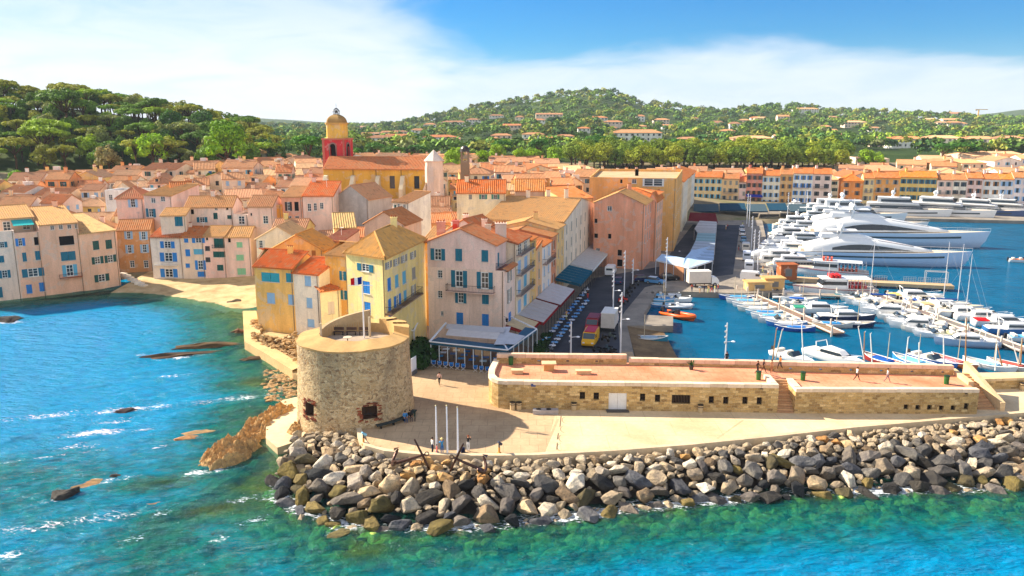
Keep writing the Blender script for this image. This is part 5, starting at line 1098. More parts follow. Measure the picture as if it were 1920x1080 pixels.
  for a, b, r0, r1 in ((f0, f1, ra, rb), (f1, f2, rb, rb), (f2, f3, rb, ra), (f3, f0, ra, ra)):
   e = (b - a).normalized(); run = Vector(((r0 - a).x, (r0 - a).y, 0)); t0 = run.dot(e); run2 = run - e * t0; upv = (run2 + Vector((0, 0, rise))).normalized(); l = math.hypot(run2.length, rise); t1 = (r1 - a).dot(e); Lw = (b - a).length
   a2, b2 = a - upv * ov - e * ov * .9 + Vector((0, 0, .05)), b - upv * ov + e * ov * .9 + Vector((0, 0, .05)); W2 = Lw + ov * 1.8
   slope(rm, a2, b2, upv, [(0, 0.01), ((t0 + ov * .9) / W2, l + ov), (min(1, (t1 + ov * .9) / W2 + 1e-4), l + ov), (1.001, 0.01)])
  up = Vector((0, 0, .12)); ridge += [(ra + up, rb + up), (f0 + up, ra + up), (f1 + up, rb + up), (f2 + up, rb + up), (f3 + up, ra + up)]; peak = (ra + rb) / 2
 else:
  c = sum(R4, Vector()) / 4; inner = [q + (c - q).normalized() * .45 for q in R4]; zf = Vector((0, 0, ze - max(.05, rise)))
  for i in range(4):
   j = (i + 1) % 4; m.quad(R4[i] + E_, R4[j] + E_, inner[j] + E_, inner[i] + E_); m.quad(inner[i] + E_, inner[j] + E_, inner[j] + zf, inner[i] + zf)
  rm.quad(*[q + zf for q in inner], [(0, 0)] * 4); peak = c + E_
 m.build('wall', wmat, root, wall)
 if near:
  q = p[1] + (p[0] - p[1]).normalized() * .3; nn = Vector(((p[1] - p[0]).y, -(p[1] - p[0]).x, 0)).normalized() * .07; dp = MB(); dp.tube([q + nn + Vector((0, 0, zb)), q + nn + Vector((0, 0, ze - .1))], .06, 5); dp.build('downpipe', 'metal', root, rgb(150, 128, 110))
 for a, b in ridge: rm.tube([a, b], .14, 5)
 ro = rm.build('roof', 'roof' if kind != 'flat' else 'concrete', root, rcol)
 for (t, s, h) in chims:
  q = peak.copy()
  if ridge: q = ridge[0][0].lerp(ridge[0][1], t)
  q = q + (R4[0] - R4[3]).normalized() * s; q.z -= abs(s) * rise / max(2, (R4[0] - R4[3]).length / 2) if kind != 'flat' else 0
  chimney(root, ro, q, (.9, .55), h, tuple(min(1, c * 1.05) for c in wall[:3]) + (1,), 3)
 return root, p, ro
def balcony(root, a, b, px0, px1, py, out=.9, rail=1.0, col=rgb(40, 44, 50), slab=rgb(214, 186, 168)):
 """slab and iron railing on wall a->b between two pixels at the slab's height"""
 s0, z = hit_wall(a, b, px0, py); s1, _ = hit_wall(a, b, px1, py); a3 = Vector((a[0], a[1], 0)); u = (Vector((b[0], b[1], 0)) - a3).normalized(); n = Vector((u.y, -u.x, 0)); ang = math.atan2(u.y, u.x)
 if s1 < s0: s0, s1 = s1, s0
 c = a3 + u * (s0 + s1) / 2 + n * out / 2; m = MB(); m.box((c.x, c.y, z), (s1 - s0, out, .16), ang); bal = m.build('balcony', 'plaster', root, slab); r = MB(); pts = [a3 + u * s0, a3 + u * s0 + n * (out - .06), a3 + u * s1 + n * (out - .06), a3 + u * s1]
 for q0, q1 in zip(pts, pts[1:]):
  for zz in (.12, rail): r.tube([q0 + Vector((0, 0, z + zz)), q1 + Vector((0, 0, z + zz))], .03, 4)
  k = max(1, int((q1 - q0).length / .22))
  for i in range(k + 1): q = q0.lerp(q1, i / k); r.tube([q + Vector((0, 0, z + .1)), q + Vector((0, 0, z + rail))], .016, 3, cap=False)
 r.build('railing', 'metal', bal, col, origin=root['o'])
def front(pxl, pyl, pxr, pyr, depth, zb, skew=0.0, depth_dir=None):
 """plan from the two base corners of the front wall, seen in the photograph, and a depth"""
 a, b = G(pxl, pyl, zb), G(pxr, pyr, zb); u = (b - a).normalized(); n = Vector((-u.y, u.x, 0)) + u * skew if depth_dir is None else Vector(depth_dir); n = n.normalized() * depth
 return [xy(a), xy(b), xy(b + n), xy(a + n)]
def eave(plan, i, px, py): return P(px, py, plan[i][1]).z
TILE, TILE2, TILE3, TILE4 = rgb(206, 118, 60), rgb(190, 124, 76), rgb(212, 160, 100), rgb(184, 98, 58)
PEACH, PINK, CREAM, YEL, OCH, WHT = rgb(226, 184, 150), rgb(228, 176, 158), rgb(230, 206, 164), rgb(232, 196, 110), rgb(206, 150, 84), rgb(232, 224, 212)
BUILT = []
def reg(plan): BUILT.append([Vector((q[0], q[1])) for q in plan])
# ---- the houses standing in the sea by the beach
pl = front(-70, 570, 42, 558, 13, .2); reg(pl)
house('grey white house with teal shutters rising from the sea, beside the peach house', pl, -.6, eave(pl, 1, 40, 432), rgb(222, 196, 178), ('flat', .9), rgb(190, 160, 130), [(0, 4, 459, 18, 11, 'O', 't'), (0, 2, 486, 12, 13, 'C', 't'), (0, 9, 514, 22, 15, 'O', 't'), (0, 1, 548, 8, 20, 'C', 't')])
mid = G(88, 553, .2); pl = front(42, 558, 88, 552.5, 13, .2); reg(pl)
h, _, _ = house('peach house with a roof terrace and turquoise awning rising from the sea', pl, -.6, eave(pl, 1, 87, 434), rgb(240, 186, 160), ('flat', .9), rgb(196, 160, 120), [(0, 38, 454, 15, 15, 'O', 'b'), (0, 68, 452, 8, 15, 'D', ''), (0, 46, 482, 8, 17, 'C', 't'), (0, 71, 479, 10, 17, 'C', 't'), (0, 62, 511, 42, 16, 'O', 't'), (0, 55, 542, 11, 17, 'C', 'b'), (0, 79, 538, 11, 17, 'C', 'b')])
zt = eave(pl, 1, 87, 434); f_ = Vector((pl[3][0] - pl[0][0], pl[3][1] - pl[0][1], 0)).normalized(); A_, B_ = Vector((*pl[0], 0)) + f_ * 4, Vector((*pl[1], 0)) + f_ * 4; pl3 = [xy(A_ - (B_ - A_) * .5), xy(B_), xy(B_ + f_ * 8), xy(A_ - (B_ - A_) * .5 + f_ * 8)]
h3, _, _ = house('penthouse with straw coloured tile roof behind the turquoise awning', pl3, zt - 1.5, zt + 2.6, rgb(226, 184, 150), ('sf', 1.8), TILE3, auto=[(0, 2, (.6,), 1.4, 1.9, 'P', '')])
m = MB(); ux = (B_ - A_).normalized(); a, b = A_ + ux * .2 + Vector((0, 0, zt + 2.2)), B_ - ux * .5 + Vector((0, 0, zt + 2.2)); m.quad(a - f_ * 2.6 + Vector((0, 0, -.9)), b - f_ * 2.6 + Vector((0, 0, -.9)), b, a); m.build('awning', 'cloth', h3, rgb(60, 190, 186))
pl = front(88, 552.5, 160, 544, 13, .2); reg(pl); pA2 = pl
h, _, _ = house('tall peach house with teal shutters and an arched balcony rising from the sea', pl, -.6, eave(pl, 1, 158, 417), rgb(240, 186, 160), ('sf', 2.4), TILE3, [(0, 98, 427, 8, 8, 'P', ''), (0, 114, 426, 8, 8, 'P', ''), (0, 130, 425, 8, 8, 'P', ''), (0, 144, 424, 8, 8, 'P', ''), (0, 125, 451, 28, 17, 'D', ''), (0, 128, 480, 28, 17, 'C', 't'), (0, 131, 507, 28, 22, 'O', 'l')], chims=[(.75, .5, 1.0)])
balcony(h, pl[0], pl[1], 112, 154, 522, .8, .8, rgb(120, 70, 60), rgb(190, 120, 90))
pl = front(160, 544, 227, 533, 14, .2); reg(pl)
house('peach house with dark green shutters at the seaward corner of the beach', pl, -.6, eave(pl, 1, 219, 431), rgb(240, 190, 164), ('sf', 2.6), rgb(222, 182, 122), [(0, 180, 460, 12, 17, 'C', 'g'), (0, 204, 458, 12, 17, 'C', 'g'), (0, 183, 488, 22, 14, 'O', 'g'), (0, 207, 485, 22, 14, 'O', 'g'), (0, 191, 521, 28, 14, 'O', 'g')])
pl = front(226, 512, 289, 509, 11, 1.0); reg(pl)
house('ochre house with blue-grey shutters set back behind the beach', pl, .2, eave(pl, 1, 286, 430), rgb(204, 146, 86), ('gx', 1.7), TILE2, [(0, 241, 441, 14, 15, 'O', 'p'), (0, 269, 442, 16, 16, 'O', 'p'), (0, 243, 467, 14, 16, 'O', 'p'), (0, 271, 466, 16, 16, 'O', 'p'), (0, 248, 495, 9, 13, 'P', ''), (0, 274, 495, 9, 14, 'P', '')])
pl = front(288, 520, 346, 521, 10, 1.0); reg(pl)
h, _, _ = house('white house with bright blue shutters and a white balcony on the beach', pl, .2, eave(pl, 1, 345, 445), rgb(216, 206, 196), ('gx', 1.5), TILE4, [(0, 314, 459, 27, 13, 'O', 'b'), (0, 316, 482, 32, 17, 'O', 'b'), (0, 317, 512, 32, 16, 'O', 'b')], chims=[(.95, .3, .9)]); balcony(h, pl[0], pl[1], 292, 335, 496, .9, .5, rgb(230, 224, 216), rgb(232, 226, 218))
pl = front(346, 521, 387, 521, 10, 1.0); reg(pl)
h, _, _ = house('narrow beige house with sky blue shutters between white and pink beach houses', pl, .2, eave(pl, 1, 386, 444), rgb(216, 190, 162), ('gx', 1.6), TILE, [(0, 349, 451, 8, 8, 'C', 'b'), (0, 352, 474, 9, 13, 'C', 'b'), (0, 352, 498, 8, 8, 'C', 'b'), (0, 372, 450, 24, 11, 'O', 'b'), (0, 374, 472, 22, 10, 'C', 'l'), (0, 376, 497, 20, 18, 'O', 'b'), (0, 378, 514, 15, 10, 'C', 'b')])
pl = front(387, 521, 427, 521, 10, 1.0); reg(pl)
h, _, _ = house('pink beach house with dark shutters and a small dark balcony', pl, .2, eave(pl, 1, 426, 443), rgb(228, 172, 156), ('gx', 1.6), TILE3, [(0, 388, 448, 4, 5, 'D', ''), (0, 389, 466, 9, 9, 'C', 'k'), (0, 390, 487, 9, 9, 'C', 'k'), (0, 411, 456, 20, 18, 'C', 'g'), (0, 411, 477, 23, 11, 'C', 'g'), (0, 413, 502, 12, 11, 'C', 'g')]); balcony(h, pl[0], pl[1], 399, 421, 465, .6, .7)
pl = front(427, 521, 474, 520, 10, 1.0); reg(pl)
house('pale pink beach house with closed mint green shutters', pl, .2, eave(pl, 1, 470, 444), rgb(228, 182, 168), ('gx', 1.6), TILE3, [(0, 430, 450, 5, 9, 'D', ''), (0, 449, 459, 11, 10, 'C', 'm'), (0, 450, 483, 14, 11, 'C', 'm'), (0, 453, 509, 16, 12, 'C', 'm')])
# ---- the yellow group above the walled path
D0 = (.35, .94, 0)
pl = front(484, 616, 556, 623, 9.5, 1.2, depth_dir=(.1, 1, 0)); reg(pl)
house('yellow house with orange tiled roof above the walled path', pl, .3, eave(pl, 1, 556, 503), rgb(228, 184, 96), ('gx', 2.0), rgb(214, 104, 44), [(0, 507, 520, 34, 17, 'C', rgb(48, 158, 176)), (0, 546, 521, 20, 17, 'C', rgb(40, 140, 160)), (0, 508, 559, 15, 20, 'C', 'p'), (0, 547, 562, 14, 19, 'C', 'p')], chims=[(.72, .8, .9)])
pl = front(556, 623, 603, 629, 10, 1.2, depth_dir=(.5, .87, 0)); reg(pl)
house('cream white house with pale blue shutters joined to the yellow house', pl, .3, eave(pl, 0, 556, 510), rgb(234, 214, 196), ('gx', 1.7), rgb(214, 104, 44), [(0, 577, 527, 12, 19, 'C', 'p'), (0, 580, 568, 11, 19, 'C', 'p'), (0, 583, 606, 13, 15, 'C', 'p')])
pl = front(604, 628, 640, 622, 5, 1.6, depth_dir=(.3, .95, 0)); reg(pl)
house('low cream annexe with one pale shutter behind the round tower', pl, .5, eave(pl, 0, 604, 546), rgb(238, 216, 180), ('sf', .6), rgb(206, 112, 56), [(0, 621, 577, 12, 23, 'C', rgb(216, 204, 200))])
pl = [(-30.0, 126.5), (-25.9, 124.4), (-23.2, 136), (-27.3, 138)]; reg(pl)
house('narrow golden house squeezed beside the big pale yellow house', pl, .5, P(640, 478, 126).z, rgb(224, 166, 70), ('gx', 1.2), TILE3, [(0, 643, 517, 7, 17, 'O', 't'), (0, 645, 553, 7, 17, 'O', 't')])
pl = [(-22.5, 107.0), (-16.5, 102.3), (-13.1, 119.2), (-20.4, 121.9)]; reg(pl); pD = pl
h, _, _ = house('big pale yellow house with hipped tile roof and turquoise shutters', pl, .5, 17.6, rgb(236, 212, 140), ('hip', 2.4), rgb(222, 166, 92), [(0, 685, 502, 30, 14, 'O', 't'), (0, 687, 539, 13, 23, 'C', 'b'), (0, 689, 578, 12, 23, 'C', 'b'), (1, 728, 497, 13, 13, 'O', 's'), (1, 743, 491, 12, 13, 'O', 's'), (1, 757, 485, 12, 13, 'O', 's'), (1, 774, 478, 11, 13, 'O', 's'), (1, 730, 533, 7, 25, 'C', 'b'), (1, 744, 527, 7, 24, 'C', 'l'), (1, 758, 520, 7, 24, 'C', 'l'), (1, 776, 512, 7, 22, 'C', 's'), (1, 731, 577, 6, 34, 'C', 'b'), (1, 745, 566, 13, 27, 'O', 'b'), (1, 760, 559, 6, 30, 'C', 'l'), (1, 775, 545, 9, 22, 'O', 's')], chims=[(.9, .6, 1.4)])
balcony(h, pl[1], pl[2], 722, 783, 590, 1.0, 1.0, rgb(44, 40, 40), rgb(150, 120, 90))
pl = [(-14.8, 130.6), (-11.0, 130.0), (-8.0, 146), (-11.8, 147)]; reg(pl)
house('golden house closing the dark alley next to the pink corner house', pl, .5, 15.4, rgb(226, 164, 50), ('gx', 1.4), TILE3, [(0, 794, 485, 5, 17, 'C', 'd'), (0, 794, 523, 5, 17, 'C', 'd'), (0, 794, 562, 5, 17, 'C', 'd')])
# ---- the pink corner house and the harbour row behind it
W0, W1 = Vector((-1.1, 115.0, 0)), Vector((19.4, 193.5, 0)); RD = (W1 - W0).normalized(); RN = Vector((RD.y, -RD.x, 0))
def row(px, z=8.0, off=0.0):
 """point of the harbour facade line seen at pixel column px"""
 lo, hi = -.3, 1.3; q = W0
 for _ in range(40):
  md = (lo + hi) / 2; q = W0.lerp(W1, md) + RN * off
  if pix((q.x, q.y, z))[0] < px: lo = md
  else: hi = md
 return Vector((q.x, q.y, 0))
PL = Vector((-12.7, 118.6, 0)); bk = RD * 11.0
pl = [xy(PL), xy(W0), xy(W0 + bk * .55), xy(PL + bk * .55)]; reg(pl)
zE = eave(pl, 0, 801, 500)
TRUE_E = P(801, 452, PL.y).z
h1, pp, _ = house('pink corner house with teal shutters above the glass restaurant', pl, .5, zE, rgb(232, 194, 180), ('flat', .05), rgb(190, 120, 90), [(0, 861, 523, 30, 32, 'O', 't'), (0, 909, 526, 30, 32, 'O', 't'), (0, 825, 514, 9, 15, 'P', ''), (0, 864, 558, 21, 21, 'O', 't'), (0, 910, 560, 13, 21, 'C', 't'), (0, 825, 552, 9, 14, 'P', ''), (0, 862, 597, 13, 22, 'C', 'b'), (0, 910, 600, 13, 22, 'C', 'b'), (0, 829, 588, 5, 9, 'P', ''), (1, 955, 516, 8, 24, 'O', 's'), (1, 955, 554, 8, 26, 'O', 's'), (1, 956, 596, 5, 22, 'C', 'b')])
balcony(h1, pl[0], pl[1], 840, 928, 544, 1.0, 1.05, rgb(60, 50, 50), rgb(220, 190, 176))
e1 = PL.lerp(W0, .885)
q0, q1 = PL - RN * 0 , e1; o_ = Vector(h1['o']); m = MB(); rm = MB(); A, B = PL.copy(), e1.copy(); C2, D2 = e1 + bk * .55, PL + bk * .55
facs = []
for (px, py, w, hh, k, c) in [(821, 477, 27, 22, 'O', 't'), (860, 478, 13, 23, 'C', 't'), (909, 480, 13, 22, 'C', 't')]:
 s0, _ = hit_wall(A, B, px - w / 2, py); s1, _ = hit_wall(A, B, px + w / 2, py); _, z1 = hit_wall(A, B, px, py - hh / 2); _, z0 = hit_wall(A, B, px, py + hh / 2)
 if k == 'O': d = (s1 - s0) * .26; s0 += d; s1 -= d
 facs.append((s0, s1, z0, z1, k, c))
facade(m, xy(A), xy(B), zE, TRUE_E, [f[:4] for f in facs], .2); facade(m, xy(B), xy(C2), zE, TRUE_E, [(1.2, 2.2, zE + .3, zE + 2.4)], .2); facade(m, xy(C2), xy(D2), zE, TRUE_E); facade(m, xy(D2), xy(A), zE, TRUE_E)
for f in facs: window(h1, xy(A), xy(B), *f, True)
window(h1, xy(B), xy(C2), 1.2, 2.2, zE + .3, zE + 2.4, 'C', 't', True)
rise = P(872, 428, (PL.y + e1.y) / 2).z - TRUE_E; Ez = Vector((0, 0, TRUE_E)); rf, rb = (A + B) / 2 + Ez + Vector((0, 0, rise)), (C2 + D2) / 2 + Ez + Vector((0, 0, rise))
m.poly([A + Ez, B + Ez, rf]); m.poly([C2 + Ez, D2 + Ez, rb]); m.build('upper_wall', 'plaster', h1, rgb(240, 210, 198))
for a, b, r0 in ((B + Ez, C2 + Ez, rf), (D2 + Ez, A + Ez, rb)):
 e = (b - a).normalized(); run = Vector(((r0 - a).x, (r0 - a).y, 0)); run -= e * run.dot(e); upv = (run + Vector((0, 0, rise))).normalized(); l = math.hypot(run.length, rise); slope(rm, a - upv * .45 - e * .3 + Vector((0, 0, .05)), b - upv * .45 + e * .3 + Vector((0, 0, .05)), upv, [(0, l + .45), (1, l + .45)])
for q0_, q1_ in ((A + Ez, rf), (B + Ez, rf)): d = (q0_ - q1_).normalized() * .45; k = (A - D2).normalized() * .3 + Vector((0, 0, .06)); dn = Vector((0, 0, -.2)); rm.quad(q0_ + d + k + dn, q1_ + k + dn, q1_ + k, q0_ + d + k, [(0, 0)] * 4)
rm.tube([rf + Vector((0, 0, .1)), rb + Vector((0, 0, .1))], .14, 5); ro = rm.build('roof', 'roof', h1, rgb(214, 132, 84))
chimney(h1, ro, D2.lerp(A, .55) + Ez + Vector((1.2, 0, .3)), (1.3, .8), 2.2, rgb(226, 170, 150), 3); chimney(h1, ro, D2.lerp(A, .1) + Ez + Vector((2.6, 0, .2)), (1.0, .9), 2.2, rgb(196, 70, 56), 1); chimney(h1, ro, C2 + Ez + Vector((-.8, .6, .2)), (1.7, 1.2), 2.0, rgb(226, 206, 190), 4)
q = MB(); a, b = W0 + RN * .35, W0 + bk * .55 + RN * .35; facade(q, xy(a), xy(b), zE - .1, zE + .1); rm = MB(); slope(rm, W0 + RN * .55 + Vector((0, 0, zE + .02)), W0 + bk * .55 + RN * .55 + Vector((0, 0, zE + .02)), (Vector((0, 0, .35)) - RN).normalized(), [(0, .9), (1, .9)]); rm.build('cornice_tiles', 'roof', h1, rgb(206, 122, 76))
bl = MB(); a3 = e1
for kk in range(2):
 pts = [e1 + RD * .2 + RN * 0, W0 + RD * .2 - RN * .25, W0 + bk * .5 - RN * .25]
for z_ in (.5, 1.0): bl.tube([q + Vector((0, 0, zE + z_)) for q in pts], .03, 4)
for q_a, q_b in zip(pts, pts[1:]):
 for i in range(14): q = q_a.lerp(q_b, i / 13); bl.tube([q + Vector((0, 0, zE)), q + Vector((0, 0, zE + 1))], .015, 3, cap=False)
bl.build('terrace_railing', 'metal', h1, rgb(50, 60, 80))
q = MB(); g_, z_ = hit_wall(W0 + RD * .0, W0 + RD * 5, 949, 595)[0], hit_wall(xy(PL), xy(W0), 943, 598)[1]; c = W0 + RN * .5 - RD * .6; q.lathe([(.05, .3), (.2, .25), (.14, -.25), (.05, -.3)], 6, (c.x, c.y, z_)); ln = q.build('wall_lantern', 'metal', h1, rgb(20, 20, 22)); q = MB(); q.tube([(c.x, c.y, z_ + .35), (c.x - .45, c.y, z_ + .6)], .03, 4); q.build('bracket', 'metal', ln, rgb(20, 20, 22), origin=h1['o'])
def rowhouse(px0, px1, zeave, wall, label, rr=('gy', 1.6), rc=TILE3, auto=(), wins=(), depth=10.0, bals=(), chims=(), off=0.0, name='house'):
 a, b = row(px0, 8, off), row(px1, 8, off); pl = [xy(a - RN * depth), xy(a), xy(b), xy(b - RN * depth)]; reg(pl)
 h, p_, _ = house(label, pl, .5, zeave, wall, rr, rc, wins, auto, chims=chims, name=name)
 for (x0, x1, y) in bals: balcony(h, pl[1], pl[2], x0, x1, y, .9, 1.0)
 return h, pl
rowhouse(968, 993, 16.4, rgb(224, 206, 176), 'cream harbour house with three black balconies next to the pink corner', ('gy', 1.5), TILE4, wins=[(1, 974, 500, 6, 24, 'C', 'p'), (1, 986, 492, 6, 24, 'C', 'p'), (1, 974, 537, 6, 24, 'C', 'p'), (1, 985, 525, 6, 24, 'C', 'l'), (1, 974, 574, 6, 24, 'C', 'p'), (1, 985, 562, 6, 22, 'C', 'l'), (1, 975, 468, 7, 22, 'P', ''), (1, 986, 462, 6, 22, 'P', '')], bals=[(968, 994, 481), (968, 994, 518), (968, 994, 556)], depth=12, chims=[(.2, 1.0, 1.2), (.7, -1.0, 1.4)])
rowhouse(993, 1005, 15.6, rgb(226, 186, 104), 'slim golden harbour house after the black balconies', ('gy', 1.2), TILE, [(1, 1, (.8, 3.8, 6.8, 9.8), .9, 1.7, 'C', 's')], depth=12)
rowhouse(1005, 1016, 13.4, rgb(224, 178, 128), 'slim peach harbour house with grey shutters', ('sf', .8), TILE, [(1, 1, (.8, 3.8, 6.8, 9.8), .9, 1.7, 'OC', 's')], depth=12)
h, pl = rowhouse(1016, 1033, 13.2, rgb(224, 214, 206), 'white harbour house with one dark balcony', ('gy', 1.2), TILE, [(1, 2, (.8, 3.9, 7.0, 9.8), .9, 1.8, 'C', 'p')], depth=12, bals=[(1017, 1034, 497)])
rowhouse(1033, 1043, 13.8, rgb(214, 138, 96), 'slim terracotta harbour house', ('gy', 1.2), TILE2, [(1, 1, (1.0, 4.2, 7.4), .9, 1.7, 'OC', 'w')], depth=12)
rowhouse(1043, 1057, 14.6, rgb(226, 190, 124), 'slim yellow harbour house before the long grey building', ('gy', 1.4), TILE3, [(1, 2, (1.0, 4.2, 7.4, 10.2), .8, 1.7, 'C', 's')], depth=12, chims=[(.5, 1, 1.2)])
rowhouse(1057, 1114, P(1059, 416, row(1057).y).z, rgb(214, 198, 172), 'long grey beige building with rows of grey shutters on the harbour', ('gx', 2.9), TILE3, [(1, 7, (.9, 4.2, 7.5, 10.6), 1.0, 1.9, 'C', 's'), (0, 2, (1.5,), .6, .8, 'D', '')], depth=17, chims=[(.3, .8, 1.4), (.55, -.5, 1.4), (.8, .5, 1.8)])
# ---- the tall pink and orange building and its neighbours along the tents
a, b = G(1112, 499, 1.1), G(1205, 506, 1.1); u = (b - a).normalized(); dd = Vector((.30, .954, 0)); pl = [xy(a), xy(b), xy(b + dd * 12), xy(a + dd * 12)]; reg(pl); zG = P(1204, 383, b.y).z
house('tall pink building with a blank orange tinted end wall facing the little dock', pl, .5, zG, rgb(228, 158, 126), ('gy', 2.6), TILE3, [(0, 1143, 391, 9, 9, 'P', ''), (0, 1116, 414, 8, 8, 'D', ''), (0, 1117, 442, 8, 8, 'D', ''), (0, 1143, 443, 6, 9, 'D', ''), (0, 1162, 474, 8, 11, 'D', ''), (0, 1162, 493, 10, 13, 'D', ''), (0, 1121, 468, 8, 5, 'P', '')], [(1, 3, (.8, 4.0, 7.2), 1.0, 2.0, 'C', 's')], chims=[(.75, .8, 1.2)])
pl2 = [xy(b + dd * 12.02 - u * 1), xy(b + dd * 12.02 + u * 1.2), xy(b + dd * 24 + u * 1.2), xy(b + dd * 24 - u * 13)]; reg(pl2)
house('pink house with balconies behind the tall pink building', pl2, .5, zG - .4, rgb(230, 172, 140), ('gy', 2.0), TILE, auto=[(1, 4, (.8, 4.0, 7.2, 10.4), 1.0, 1.9, 'C', 's')])
a, b = P(1116, 330, 216), P(1262, 372, 214); c = (36.5, 212)
pl = [(20.5, 213), (42.6, 208.5), (52, 246), (27, 250)]; reg(pl); zz = P(1262, 372, 208.5).z + 1.5
h, pp, _ = house('big golden building with flat roof terrace towering over the pink building', pl, .5, P(1120, 332, 213).z, rgb(226, 172, 92), ('flat', .7), rgb(200, 170, 130), [(0, 1165, 340, 4, 7, 'D', ''), (0, 1189, 340, 9, 8, 'P', ''), (0, 1225, 342, 40, 14, 'P', '')], [(1, 8, (2.0, 5.2, 8.4, 11.6), 1.1, 2.0, 'C', 's')], chims=[(.3, 1, 1.0), (.6, 1, 1.0)])
for k in range(3):
 x0 = 46 + 9.5 * k; col, nm, lab = ((rgb(232, 216, 190), 'p', 'cream house with long balconies, first beyond the golden building'), (rgb(226, 200, 150), 's', 'straw yellow house, second beyond the golden building'), (rgb(232, 226, 216), 'p', 'white house, third beyond the golden building'))[k]
 base = Vector((52.4, 246.6, 0)).lerp(Vector((72.0, 318, 0)), k / 3); nxt = Vector((52.4, 246.6, 0)).lerp(Vector((72.0, 318, 0)), (k + 1) / 3); n_ = Vector((.968, -.25, 0)); base += n_ * .2; nxt += n_ * .2
 pl = [xy(base - n_ * 12), xy(base), xy(nxt), xy(nxt - n_ * 12)]; reg(pl); house(lab, pl, .5, 16.5 - .5 * k, col, ('gy', 1.8), TILE, auto=[(1, 6, (.9, 4.0, 7.1, 10.2), 1.1, 1.9, 'C', nm), (0, 2, (1.2,), .9, 1.2, 'O', nm)], near=False, chims=[(.4, .6, 1.2)])
# ---- the far quay
FAR = [(1296, 1352, 332, rgb(234, 204, 150), 'l', 'cream yellow quay house with blue shutters and a row of arches under the eaves', TILE, 5), (1352, 1384, 335, rgb(226, 190, 138), 's', 'sand coloured quay house with pale shutters', TILE2, 3), (1384, 1397, 341, rgb(230, 176, 170), 's', 'low narrow pink quay house', TILE2, 1), (1397, 1427, 325, rgb(222, 138, 122), 'w', 'rose red quay house with a blue awning', TILE, 3), (1427, 1460, 329, rgb(226, 216, 190), 'p', 'pale cream quay house next to the rose red one', TILE, 3), (1460, 1484, 327, rgb(214, 172, 112), 'd', 'ochre quay house with yellow shutters', TILE2, 2), (1484, 1521, 325, rgb(232, 228, 226), 'b', 'white quay house with bright blue balconies', TILE, 3), (1521, 1556, 326, rgb(228, 196, 192), 'k', 'pale pink quay house with dark balconies', TILE, 2), (1574, 1616, 339, rgb(232, 140, 50), 'w', 'low bright orange quay house with hipped roof', rgb(220, 120, 40), 2), (1616, 1636, 334, rgb(234, 206, 150), 's', 'cream quay house beside the bright orange one', TILE, 2), (1636, 1684, 333, rgb(224, 158, 70), 's', 'orange ochre quay house with long grey balconies', TILE, 3), (1684, 1753, 332, rgb(222, 190, 96), 't', 'long mustard yellow quay house with teal shutters', rgb(222, 128, 40), 6), (1753, 1783, 337, rgb(226, 184, 168), 's', 'salmon quay house behind the big white motor yacht', TILE2, 2), (1783, 1809, 337, rgb(230, 220, 204), 'k', 'cream white quay house with dark top windows', TILE2, 2), (1809, 1839, 334, rgb(224, 180, 172), 'w', 'rose quay house with a red balcony door', TILE, 2), (1839, 1871, 336, rgb(232, 226, 226), 'd', 'white quay house with one arched window', TILE, 2), (1871, 1896, 336, rgb(228, 210, 206), 'p', 'pinkish white quay house with tall pale shutters', rgb(222, 128, 40), 2), (1896, 1945, 333, rgb(226, 206, 206), 'p', 'pale lilac quay house near the frame edge', TILE2, 3), (1945, 1990, 334, rgb(226, 196, 160), 'p', 'sand coloured quay house, last on the far quay', TILE2, 3)]
for (x0, x1, ye, col, sh, lab, rc, n) in FAR:
 yl = lambda x: np.interp(x, [1290, 1560, 1930, 2000], [338, 322, 300, 296]); a, b = Vector((P(x0, 380, yl(x0)).x, yl(x0), 0)), Vector((P(x1, 380, yl(x1)).x, yl(x1), 0)); u = (b - a).normalized(); n_ = Vector((-u.y, u.x, 0)) * 11
 pl = [xy(a + u * .03), xy(b - u * .03), xy(b + n_ - u * .03), xy(a + n_ + u * .03)]; reg(pl); ze = P((x0 + x1) / 2, ye, (a.y + b.y) / 2).z
 h, pp, _ = house(lab, pl, .5, ze, col, ('hip', 2.2) if 'hipped' in lab else ('gx', 1.9), rc, auto=[(0, max(2, n), (.9, 4.0, 7.1, 10.0), .9, 1.7, 'O' if sh != 's' else 'OC', sh)], near=False, chims=[(.2, .4, 1.1)])
 if sh in 'bks' and n > 1: balcony(h, pl[0], pl[1], x0 + 4, x1 - 4, ye + 27, .8, .9, SH['b'] if sh == 'b' else rgb(60, 60, 66))
 if 'awning' in lab:
  m = MB(); c = (a + b) / 2; m.quad(a + Vector((0, -.1, 5)), b + Vector((0, -.1, 5)), b + Vector((0, -2, 4)), a + Vector((0, -2, 4))); m.build('awning', 'cloth', h, rgb(40, 52, 150))
# ---- houses of the old town that the photograph lets one tell apart
def fr2(x0, x1, ye, Y0, Y1, depth, dz=0.0):
 a, b = P(x0, ye, Y0), P(x1, ye, Y1); u = Vector((b.x - a.x, b.y - a.y, 0)).normalized(); n = Vector((-u.y, u.x, 0)) * depth; z = (a.z + b.z) / 2 + dz
 A, B = Vector((a.x, a.y, 0)), Vector((b.x, b.y, 0)); return [xy(A), xy(B), xy(B + n), xy(A + n)], z
def mid(label, x0, x1, ye, Y0, Y1, depth, wall, roof, rc, wins=(), auto=(), chims=(), wmat='plaster'):
 pl, z = fr2(x0, x1, ye, Y0, Y1, depth); reg(pl); zb = float(terrain(np.array([(pl[0][0] + pl[2][0]) / 2]), np.array([(pl[0][1] + pl[2][1]) / 2]))[0]); zb = max(.3, zb - 1.0)
 return house(label, pl, zb, z, wall, roof, rc, wins, auto, chims=chims, wmat=wmat)
